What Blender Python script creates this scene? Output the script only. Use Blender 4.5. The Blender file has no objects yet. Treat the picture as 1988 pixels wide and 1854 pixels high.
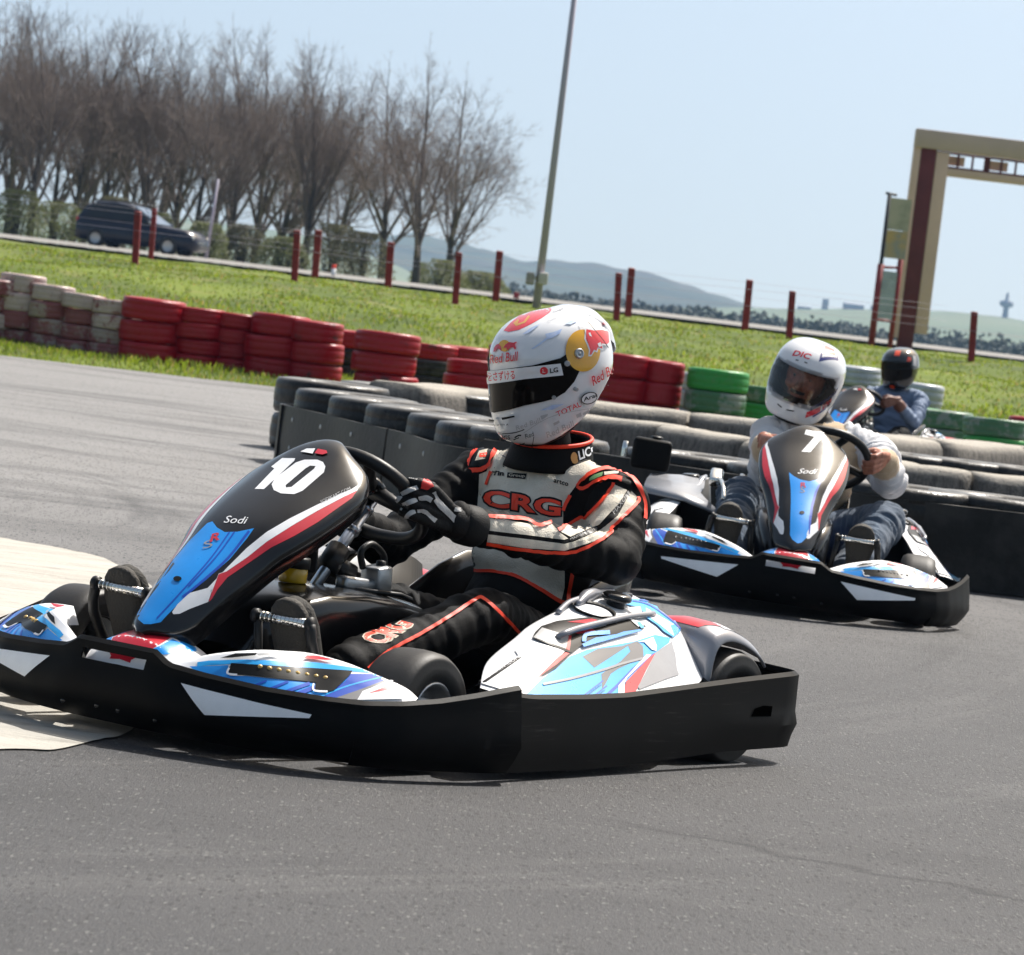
import bpy, bmesh, math, random
import numpy as np
from mathutils import Vector, Matrix, noise
from mathutils.bvhtree import BVHTree

# ------------------------------------------------------------------ camera, sky, sun, exposure
scene = bpy.context.scene
col = scene.collection
FPX, IW, IH, CAM_H = 8000.0, 1987.0, 1854.0, 1.03      # focal length in pixels of a 1987 px wide view
ROLL = math.atan(0.12)
PITCH = math.radians(2.5283)
cam_data = bpy.data.cameras.new('camera')
cam_data.sensor_width = 36.0
cam_data.lens = 36.0 * FPX / IW
cam_data.clip_start = 0.2
cam_data.clip_end = 20000
cam_data.dof.use_dof = True
cam_data.dof.focus_distance = 9.6
cam_data.dof.aperture_fstop = 17.0
cam = bpy.data.objects.new('camera', cam_data)
col.objects.link(cam)
_f = Vector((0, math.cos(PITCH), -math.sin(PITCH)))
_u0 = Vector((1, 0, 0)).cross(_f)
CR = Vector((1, 0, 0)) * math.cos(ROLL) + _u0 * math.sin(ROLL)
CU = -Vector((1, 0, 0)) * math.sin(ROLL) + _u0 * math.cos(ROLL)
CC = Vector((0, 0, CAM_H))
_m = Matrix((CR, CU, -_f)).transposed().to_4x4()
_m.translation = CC
cam.matrix_world = _m
scene.camera = cam

SUN_ELEV, SUN_AZ = math.radians(56), math.radians(38)    # azimuth from +y (away from the camera) towards +x
world = bpy.data.worlds.new('World')
scene.world = world
world.use_nodes = True
_nt = world.node_tree
_sky = _nt.nodes.new('ShaderNodeTexSky')
_sky.sky_type = 'NISHITA'
_sky.sun_disc = False
_sky.sun_elevation = SUN_ELEV
_sky.sun_rotation = SUN_AZ
_sky.air_density = 1.0
_sky.dust_density = 4.0
_sky.ozone_density = 1.5
_bg = _nt.nodes['Background']
_bg.inputs['Strength'].default_value = 0.112
_tint = _nt.nodes.new('ShaderNodeVectorMath'); _tint.operation = 'MULTIPLY'; _tint.inputs[1].default_value = (1.13, 1.07, 0.90)   # thin milky spring veil
_nt.links.new(_sky.outputs[0], _tint.inputs[0]); _nt.links.new(_tint.outputs[0], _bg.inputs['Color'])
# a long lens sees only the lowest degrees of sky: lift the lookup so that band is not the brown rim of the model
_tc = _nt.nodes.new('ShaderNodeTexCoord'); _va = _nt.nodes.new('ShaderNodeVectorMath'); _vn = _nt.nodes.new('ShaderNodeVectorMath')
_va.operation = 'ADD'; _va.inputs[1].default_value = (0, 0, 0.14); _vn.operation = 'NORMALIZE'
_nt.links.new(_tc.outputs['Generated'], _va.inputs[0]); _nt.links.new(_va.outputs[0], _vn.inputs[0]); _nt.links.new(_vn.outputs[0], _sky.inputs['Vector'])
sun_data = bpy.data.lights.new('sun', 'SUN')
sun_data.energy = 5.0
sun_data.angle = math.radians(0.53)
sun_data.color = (1.0, 0.965, 0.915)
sun = bpy.data.objects.new('sun', sun_data)
col.objects.link(sun)
_sd = Vector((math.sin(SUN_AZ) * math.cos(SUN_ELEV), math.cos(SUN_AZ) * math.cos(SUN_ELEV), math.sin(SUN_ELEV)))
sun.rotation_euler = _sd.to_track_quat('Z', 'Y').to_euler()
sun.location = (0, 0, 50)
scene.view_settings.view_transform = 'Standard'
scene.view_settings.look = 'None'
scene.view_settings.exposure = 0.52
scene.view_settings.gamma = 1.0
scene.cycles.max_bounces = 6
scene.cycles.transparent_max_bounces = 12

def at(u, v, y):
    """point of the photographed place seen at (u, v) in the 1987 px view, y metres in front of the camera"""
    d = _f + CR * ((u - IW / 2) / FPX) - CU * ((v - IH / 2) / FPX)
    return CC + d * (y / d.y)

def on_ground(u, v, z=0.0):
    d = _f + CR * ((u - IW / 2) / FPX) - CU * ((v - IH / 2) / FPX)
    return CC + d * ((z - CAM_H) / d.z)

def horizon(u):
    return 452 + 0.12 * u

# ------------------------------------------------------------------ materials
def hx(s):
    s = s.lstrip('#')
    def c(v):
        v = int(v, 16) / 255
        return v / 12.92 if v <= 0.04045 else ((v + 0.055) / 1.055) ** 2.4
    return (c(s[0:2]), c(s[2:4]), c(s[4:6]), 1)

def mat(name, color, rough=0.5, metal=0.0, coat=0.0, spec=0.5, bump=0.0, bscale=60.0, vary=0.0, vscale=6.0, sheen=0.0, dirt=None):
    m = bpy.data.materials.new(name)
    m.use_nodes = True
    nt = m.node_tree
    b = nt.nodes['Principled BSDF']
    color = hx(color) if isinstance(color, str) else color
    b.inputs['Base Color'].default_value = color
    b.inputs['Roughness'].default_value = rough
    b.inputs['Metallic'].default_value = metal
    b.inputs['Specular IOR Level'].default_value = spec
    b.inputs['Coat Weight'].default_value = coat
    b.inputs['Coat Roughness'].default_value = 0.06
    b.inputs['Sheen Weight'].default_value = sheen
    tc = nt.nodes.new('ShaderNodeTexCoord')
    if bump:
        n = nt.nodes.new('ShaderNodeTexNoise')
        n.inputs['Scale'].default_value = bscale
        n.inputs['Detail'].default_value = 5
        nt.links.new(tc.outputs['Object'], n.inputs['Vector'])
        bp = nt.nodes.new('ShaderNodeBump')
        bp.inputs['Strength'].default_value = bump
        bp.inputs['Distance'].default_value = 0.01
        nt.links.new(n.outputs['Fac'], bp.inputs['Height'])
        nt.links.new(bp.outputs['Normal'], b.inputs['Normal'])
    if vary or dirt:
        n2 = nt.nodes.new('ShaderNodeTexNoise')
        n2.inputs['Scale'].default_value = vscale
        n2.inputs['Detail'].default_value = 6
        n2.inputs['Roughness'].default_value = 0.65
        nt.links.new(tc.outputs['Object'], n2.inputs['Vector'])
        mx = nt.nodes.new('ShaderNodeMix')
        mx.data_type = 'RGBA'
        rp = nt.nodes.new('ShaderNodeMapRange')
        rp.inputs['From Min'].default_value = 0.38
        rp.inputs['From Max'].default_value = 0.68
        nt.links.new(n2.outputs['Fac'], rp.inputs['Value'])
        nt.links.new(rp.outputs['Result'], mx.inputs['Factor'])
        d = hx(dirt) if isinstance(dirt, str) else (dirt or tuple(c * (1 - vary) for c in color[:3]) + (1,))
        mx.inputs['A'].default_value = color
        mx.inputs['B'].default_value = d
        nt.links.new(mx.outputs['Result'], b.inputs['Base Color'])
        rr = nt.nodes.new('ShaderNodeMapRange')
        rr.inputs['To Min'].default_value = max(0.03, rough - 0.08)
        rr.inputs['To Max'].default_value = min(1, rough + 0.12)
        nt.links.new(n2.outputs['Fac'], rr.inputs['Value'])
        nt.links.new(rr.outputs['Result'], b.inputs['Roughness'])
    return m

M = {}
M['black_plastic'] = mat('black_plastic', (0.0035, 0.0035, 0.0038, 1), 0.48, spec=0.08, bump=0.03, bscale=160, dirt=(0.008, 0.0075, 0.007, 1), vscale=5)
M['gloss_black'] = mat('gloss_black', (0.0045, 0.0045, 0.005, 1), 0.20, spec=0.4, coat=0.25, dirt=(0.007, 0.007, 0.008, 1), vscale=9)
M['blue'] = mat('blue_vinyl', hx('#0b8fe4'), 0.28, coat=0.3, vary=0.12, vscale=10)
M['cyan'] = mat('light_blue_vinyl', hx('#22a6ec'), 0.28, coat=0.3, vary=0.1, vscale=10)
M['navy'] = mat('dark_blue_vinyl', hx('#1048b0'), 0.28, coat=0.3)
M['white'] = mat('white_vinyl', (0.84, 0.84, 0.85, 1), 0.3, coat=0.3, vary=0.12, vscale=9)
M['silver'] = mat('silver_vinyl', (0.27, 0.275, 0.295, 1), 0.34, coat=0.2, vary=0.15, vscale=9)
M['grey'] = mat('grey_vinyl', (0.13, 0.13, 0.14, 1), 0.35, coat=0.2)
M['red'] = mat('red_vinyl', hx('#c81e32'), 0.28, coat=0.3, vary=0.12, vscale=12)
M['decal_black'] = mat('black_print', (0.004, 0.004, 0.004, 1), 0.4, spec=0.2)
M['decal_grey'] = mat('grey_print', (0.42, 0.42, 0.42, 1), 0.3, coat=0.3)
M['slot_shade'] = mat('painted_slot_shade', (0.001, 0.001, 0.001, 1), 1.0, spec=0.0)  # near-black colour standing in for the shade inside a bumper slot
M['plastic_silver'] = mat('silver_plastic', (0.26, 0.26, 0.28, 1), 0.32, metal=0.35, coat=0.2)
M['chrome'] = mat('chrome', (0.75, 0.74, 0.70, 1), 0.16, metal=1.0, bump=0.05, bscale=80)
M['steel'] = mat('zinc_steel', (0.52, 0.55, 0.60, 1), 0.3, metal=1.0, bump=0.05)
M['alloy'] = mat('cast_alloy', (0.42, 0.43, 0.44, 1), 0.38, metal=0.9, bump=0.1, bscale=90)
M['tyre'] = mat('tyre_rubber', (0.014, 0.013, 0.013, 1), 0.5, spec=0.35, bump=0.05, bscale=150, dirt=(0.032, 0.030, 0.028, 1), vscale=7)
M['rubber'] = mat('dark_rubber', (0.006, 0.006, 0.006, 1), 0.42, spec=0.35, bump=0.06, bscale=120, dirt=(0.012, 0.011, 0.011, 1), vscale=4)
M['yellow_fluid'] = mat('yellow_fluid', hx('#c8a018'), 0.25, coat=0.5)
M['led'] = mat('amber_dot', hx('#c9a45c'), 0.3)
M['led_dark'] = mat('dark_dot', (0.05, 0.05, 0.055, 1), 0.2)
M['suit_black'] = mat('black_nomex', (0.0045, 0.0045, 0.005, 1), 0.6, spec=0.10, bump=0.25, bscale=420, dirt=(0.008, 0.0075, 0.007, 1), vscale=12)
M['suit_cream'] = mat('cream_nomex', (0.70, 0.64, 0.53, 1), 0.7, bump=0.4, bscale=300, sheen=0.15, dirt=(0.56, 0.49, 0.38, 1), vscale=9)
M['orange'] = mat('orange_piping', hx('#ee3a12'), 0.55)
M['grey_cloth'] = mat('grey_print_cloth', (0.30, 0.29, 0.28, 1), 0.7)
M['helmet_white'] = mat('helmet_white', (0.76, 0.76, 0.77, 1), 0.12, coat=0.8, vary=0.07, vscale=14)
M['helmet_red'] = mat('helmet_red', hx('#d0162c'), 0.16, coat=0.8, dirt=hx('#e0383c'), vscale=20)
M['helmet_yellow'] = mat('helmet_yellow', hx('#e0a312'), 0.16, coat=0.8)
M['helmet_paleblue'] = mat('helmet_paleblue', hx('#a9bfe6'), 0.14, coat=0.8, dirt=hx('#cfd8ea'), vscale=40)
M['gold'] = mat('gold_print', hx('#c9924a'), 0.3)
M['visor_dark'] = mat('visor_smoke', (0.004, 0.003, 0.003, 1), 0.10, spec=0.14)
M['green_print'] = mat('green_print', hx('#5c8a52'), 0.6)
M['shoe'] = mat('shoe_suede', (0.030, 0.027, 0.022, 1), 0.8, bump=0.4, bscale=200)
M['sole'] = mat('shoe_sole', (0.040, 0.035, 0.028, 1), 0.8, bump=0.5, bscale=150)
M['glove_black'] = mat('glove_black', (0.005, 0.005, 0.005, 1), 0.6, spec=0.22, bump=0.2, bscale=300)
M['glove_white'] = mat('glove_bone_print', (0.55, 0.54, 0.52, 1), 0.6, bump=0.3, bscale=200, vary=0.3, vscale=40)
M['glove_red'] = mat('glove_red', hx('#c6201c'), 0.55)

def scuff(m):
    # fine pale scratches and rubbed patches, the wear of a rental kart
    nt = m.node_tree; b = nt.nodes['Principled BSDF']
    src = b.inputs['Base Color'].links[0].from_socket
    tc = nt.nodes.new('ShaderNodeTexCoord')
    mp = nt.nodes.new('ShaderNodeMapping'); mp.inputs['Scale'].default_value = (5, 5, 110)
    n = nt.nodes.new('ShaderNodeTexNoise'); n.inputs['Scale'].default_value = 1.0; n.inputs['Detail'].default_value = 6; n.inputs['Roughness'].default_value = 0.7
    nt.links.new(tc.outputs['Object'], mp.inputs['Vector']); nt.links.new(mp.outputs[0], n.inputs['Vector'])
    p = nt.nodes.new('ShaderNodeTexNoise'); p.inputs['Scale'].default_value = 4.5; p.inputs['Detail'].default_value = 4
    nt.links.new(tc.outputs['Object'], p.inputs['Vector'])
    r1 = nt.nodes.new('ShaderNodeMapRange'); r1.inputs['From Min'].default_value = 0.56; r1.inputs['From Max'].default_value = 0.72; nt.links.new(n.outputs['Fac'], r1.inputs['Value'])
    r2 = nt.nodes.new('ShaderNodeMapRange'); r2.inputs['From Min'].default_value = 0.50; r2.inputs['From Max'].default_value = 0.66; nt.links.new(p.outputs['Fac'], r2.inputs['Value'])
    mu = nt.nodes.new('ShaderNodeMath'); mu.operation = 'MULTIPLY'; nt.links.new(r1.outputs[0], mu.inputs[0]); nt.links.new(r2.outputs[0], mu.inputs[1])
    mx = nt.nodes.new('ShaderNodeMix'); mx.data_type = 'RGBA'; mx.inputs['B'].default_value = (0.040, 0.038, 0.036, 1)
    nt.links.new(mu.outputs[0], mx.inputs['Factor']); nt.links.new(src, mx.inputs['A']); nt.links.new(mx.outputs['Result'], b.inputs['Base Color'])
scuff(M['black_plastic'])

# ------------------------------------------------------------------ mesh building
class MB:
    def __init__(s):
        s.v, s.f, s.m, s.sm = [], [], [], []
    def add(s, verts, faces, mi=0, smooth=True):
        o = len(s.v)
        s.v.extend([tuple(map(float, p)) for p in verts])
        for f in faces:
            s.f.append(tuple(i + o for i in f))
            s.m.append(mi)
            s.sm.append(smooth)
    def merge(s, o, mi_shift=0):
        s.add(o.v, [], 0)
        k = len(s.v) - len(o.v)
        for f, m, sm in zip(o.f, o.m, o.sm):
            s.f.append(tuple(i + k for i in f)); s.m.append(m + mi_shift); s.sm.append(sm)
    def box(s, c, size, mi=0, rot=None, bevel=0.0, seg=2):
        bm = bmesh.new()
        bmesh.ops.create_cube(bm, size=1)
        bmesh.ops.scale(bm, vec=size, verts=bm.verts)
        if bevel:
            bmesh.ops.bevel(bm, geom=bm.edges[:], offset=bevel, segments=seg, affect='EDGES', profile=0.5)
        if rot is not None:
            bmesh.ops.rotate(bm, cent=(0, 0, 0), matrix=rot, verts=bm.verts)
        bmesh.ops.translate(bm, vec=c, verts=bm.verts)
        s.frombm(bm, mi, smooth=bool(bevel))
    def frombm(s, bm, mi=None, smooth=True):
        bm.verts.index_update()
        o = len(s.v)
        s.v.extend([tuple(v.co) for v in bm.verts])
        for f in bm.faces:
            s.f.append(tuple(v.index + o for v in f.verts))
            s.m.append(f.material_index if mi is None else mi)
            s.sm.append(smooth)
        bm.free()
    def tube(s, pts, r, n=10, mi=0, caps=True, flat=None):
        pts = [Vector(p) for p in pts]
        rs = r if isinstance(r, (list, tuple)) else [r] * len(pts)
        rings = []
        t0 = (pts[1] - pts[0]).normalized()
        ref = Vector((0, 0, 1)) if abs(t0.z) < 0.9 else Vector((1, 0, 0))
        nrm = (ref - t0 * ref.dot(t0)).normalized()
        for i, p in enumerate(pts):
            a = pts[max(0, i - 1)]; b = pts[min(len(pts) - 1, i + 1)]
            t = (b - a).normalized()
            nrm = (nrm - t * nrm.dot(t))
            nrm = nrm.normalized() if nrm.length > 1e-6 else t.orthogonal().normalized()
            bn = t.cross(nrm)
            rings.append([p + (nrm * math.cos(k * 2 * math.pi / n) + bn * math.sin(k * 2 * math.pi / n)) * rs[i] for k in range(n)])
        v = [q for ring in rings for q in ring]
        f = []
        for i in range(len(pts) - 1):
            for k in range(n):
                f.append((i * n + k, i * n + (k + 1) % n, (i + 1) * n + (k + 1) % n, (i + 1) * n + k))
        if caps:
            f.append(tuple(reversed(range(n))))
            f.append(tuple((len(pts) - 1) * n + k for k in range(n)))
        s.add(v, f, mi)
    def lathe(s, prof, o=(0, 0, 0), axis=(0, 0, 1), n=32, mi=0, closed=False, arc=None):
        """prof: (radius, height) pairs turned about the axis"""
        ax = Vector(axis).normalized()
        e1 = ax.orthogonal().normalized(); e2 = ax.cross(e1)
        o = Vector(o)
        v, f = [], []
        for k in range(n):
            a = 2 * math.pi * k / n
            d = e1 * math.cos(a) + e2 * math.sin(a)
            for r, h in prof:
                v.append(o + d * r + ax * h)
        m = len(prof)
        for k in range(n):
            k2 = (k + 1) % n
            for i in range(m - 1 if not closed else m):
                j = (i + 1) % m
                f.append((k * m + i, k2 * m + i, k2 * m + j, k * m + j))
        s.add(v, f, mi)
    def loft(s, secs, mi=0, closed=False, caps=False):
        m = len(secs[0])
        v = [p for sec in secs for p in sec]
        f = []
        for i in range(len(secs) - 1):
            for k in range(m if closed else m - 1):
                j = (k + 1) % m
                f.append((i * m + k, i * m + j, (i + 1) * m + j, (i + 1) * m + k))
        if caps:
            f.append(tuple(reversed(range(m))))
            f.append(tuple((len(secs) - 1) * m + k for k in range(m)))
        s.add(v, f, mi)
    def mirrored(s):
        o = MB()
        o.v = [(x, -y, z) for x, y, z in s.v]
        o.f = [tuple(reversed(f)) for f in s.f]
        o.m, o.sm = list(s.m), list(s.sm)
        return o
    def solid(s, th):
        """give an open sheet a thickness"""
        bm = s.tobm()
        bmesh.ops.recalc_face_normals(bm, faces=bm.faces)
        bmesh.ops.solidify(bm, geom=bm.faces[:], thickness=th)
        r = MB(); r.frombm(bm)
        return r
    def tobm(s):
        bm = bmesh.new()
        vs = [bm.verts.new(p) for p in s.v]
        bm.verts.ensure_lookup_table()
        for f, m in zip(s.f, s.m):
            try:
                q = bm.faces.new([vs[i] for i in f]); q.material_index = m
            except ValueError:
                pass
        return bm
    def bvh(s, only=None):
        return BVHTree.FromPolygons([Vector(p) for p in s.v], s.f if only is None else [f for f, k in zip(s.f, only) if k])
    def build(s, name, mats, parent=None, weld=False, fixn=True):
        me = bpy.data.meshes.new(name)
        me.from_pydata(s.v, [], s.f)
        for m in (mats if isinstance(mats, (list, tuple)) else [mats]):
            me.materials.append(m)
        me.polygons.foreach_set('material_index', np.array(s.m, dtype=np.int32))
        me.polygons.foreach_set('use_smooth', np.array(s.sm, dtype=bool))
        me.update()
        if fixn or weld:
            bm = bmesh.new(); bm.from_mesh(me)
            if weld:
                bmesh.ops.remove_doubles(bm, verts=bm.verts, dist=1e-5)
            if fixn:
                bmesh.ops.recalc_face_normals(bm, faces=bm.faces)
            bm.to_mesh(me); bm.free()
        ob = bpy.data.objects.new(name, me)
        col.objects.link(ob)
        if parent is not None:
            ob.parent = parent
        return ob

def sharpen(ob, deg=35):
    me = ob.data
    bm = bmesh.new(); bm.from_mesh(me)
    for e in bm.edges:
        if len(e.link_faces) == 2 and e.calc_face_angle(0) > math.radians(deg):
            e.smooth = False
    bm.to_mesh(me); bm.free()
    return ob

def thing(name, label, cat, group=None, loc=(0, 0, 0), rotm=None):
    o = bpy.data.objects.new(name, None)
    col.objects.link(o)
    o.empty_display_size = 0.2
    if rotm is not None:
        mm = rotm.to_4x4(); mm.translation = loc
        o.matrix_world = mm
    else:
        o.location = loc
    return tag(o, label, cat, group)

def tag(o, label=None, cat=None, group=None, kind=None):
    if label: o['label'] = label
    if cat: o['category'] = cat
    if group: o['group'] = group
    if kind: o['kind'] = kind
    return o

def spline(pts, n):
    """Catmull-Rom resample of a list of tuples, n steps per span"""
    P = [np.array(p, float) for p in pts]
    out = []
    for i in range(len(P) - 1):
        p0 = P[max(0, i - 1)]; p1 = P[i]; p2 = P[i + 1]; p3 = P[min(len(P) - 1, i + 2)]
        for k in range(n):
            t = k / n
            out.append(0.5 * ((2 * p1) + (-p0 + p2) * t + (2 * p0 - 5 * p1 + 4 * p2 - p3) * t * t + (-p0 + 3 * p1 - 3 * p2 + p3) * t ** 3))
    out.append(P[-1])
    return out

# ------------------------------------------------------------------ graphics laid on a surface
def _fine(bm, res):
    bmesh.ops.triangulate(bm, faces=bm.faces[:])
    for _ in range(7):
        es = [e for e in bm.edges if e.calc_length() > res]
        if not es: break
        bmesh.ops.subdivide_edges(bm, edges=es, cuts=1)
        bmesh.ops.triangulate(bm, faces=bm.faces[:])

def text_bm(body, bold=0.0, shear=0.0):
    cu = bpy.data.curves.new('t', 'FONT')
    cu.body = body
    cu.resolution_u = 3
    cu.offset = bold
    cu.shear = 0.35 if body == 'Sodi' else 0.0
    ob = bpy.data.objects.new('t', cu)
    col.objects.link(ob)
    dg = bpy.context.evaluated_depsgraph_get()
    me = bpy.data.meshes.new_from_object(ob.evaluated_get(dg))
    bm = bmesh.new(); bm.from_mesh(me)
    bpy.data.objects.remove(ob); bpy.data.curves.remove(cu); bpy.data.meshes.remove(me)
    return bm

class Sheet:
    """a drawing sheet in front of a part: origin P, normal n; shapes drawn on it (in mm) are laid onto the part's surface"""
    def __init__(s, P, n):
        s.P = Vector(P); s.n = Vector(n).normalized()
        s.r = Vector((0, 0, 1)).cross(s.n).normalized()
        s.u = s.n.cross(s.r)
    def pt(s, a, b):
        return s.P + s.r * (a * 0.001) + s.u * (b * 0.001)
    def lay(s, bm, bvh, off, reach=0.6):
        back = Vector(-s.n)
        bad = []
        for v in bm.verts:
            p = s.pt(v.co.x, v.co.y)
            h, nn, i, d = bvh.ray_cast(p + s.n * reach, back, reach * 2)
            if h is None:
                bad.append(v); continue
            if nn.dot(s.n) < 0: nn = -nn
            v.co = h + nn * off
        if bad:
            bmesh.ops.delete(bm, geom=bad, context='VERTS')

def lay_graphics(mb, bvh, spec, mats_index, res=12.0, off0=0.0006, raised=0.0):
    """spec: (P, n, items); items: ('P', material, [a,b,...]), ('L', material, width, [a,b,...]), ('T', text, material, bold, [three corners])"""
    P, n, items = spec
    sh = Sheet(P, n)
    off = off0
    for it in items:
        bm = bmesh.new()
        k = it[0]
        if k == 'P':
            q = it[2]
            bm.faces.new([bm.verts.new((q[i], q[i + 1], 0)) for i in range(0, len(q), 2)])
            m = it[1]
        elif k == 'L':
            m, w, q = it[1], it[2], it[3]
            pl = spline([(q[i], q[i + 1]) for i in range(0, len(q), 2)], 5)
            prev = None
            for i, p in enumerate(pl):
                t = pl[min(i + 1, len(pl) - 1)] - pl[max(i - 1, 0)]
                t = t / (np.linalg.norm(t) + 1e-9)
                nn = np.array((-t[1], t[0])) * w / 2
                cur = [bm.verts.new((*(p + nn), 0)), bm.verts.new((*p, 0)), bm.verts.new((*(p - nn), 0))]
                if prev:
                    bm.faces.new((prev[0], cur[0], cur[1], prev[1]))
                    bm.faces.new((prev[1], cur[1], cur[2], prev[2]))
                prev = cur
        else:
            m = it[2]
            bm.free()
            bm = text_bm(it[1], it[3])
            xs = [v.co.x for v in bm.verts]; ys = [v.co.y for v in bm.verts]
            if not xs:
                bm.free(); continue
            x0, x1 = min(xs), max(xs); y0, y1 = min(ys), max(ys)
            c = it[4]
            A = np.array(c[0:2]); B = np.array(c[2:4]) - A; D = np.array(c[4:6]) - A
            for v in bm.verts:
                q = A + B * ((v.co.x - x0) / (x1 - x0 + 1e-9)) + D * ((v.co.y - y0) / (y1 - y0 + 1e-9))
                v.co = (q[0], q[1], 0)
        if k == 'T':
            bmesh.ops.triangulate(bm, faces=bm.faces[:])
            _fine(bm, res * 1.5)
        else:
            _fine(bm, res)
        sh.lay(bm, bvh, off + (raised if k == 'L' else 0))
        off += 0.0003
        mb.frombm(bm, mats_index[m], smooth=True)

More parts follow.
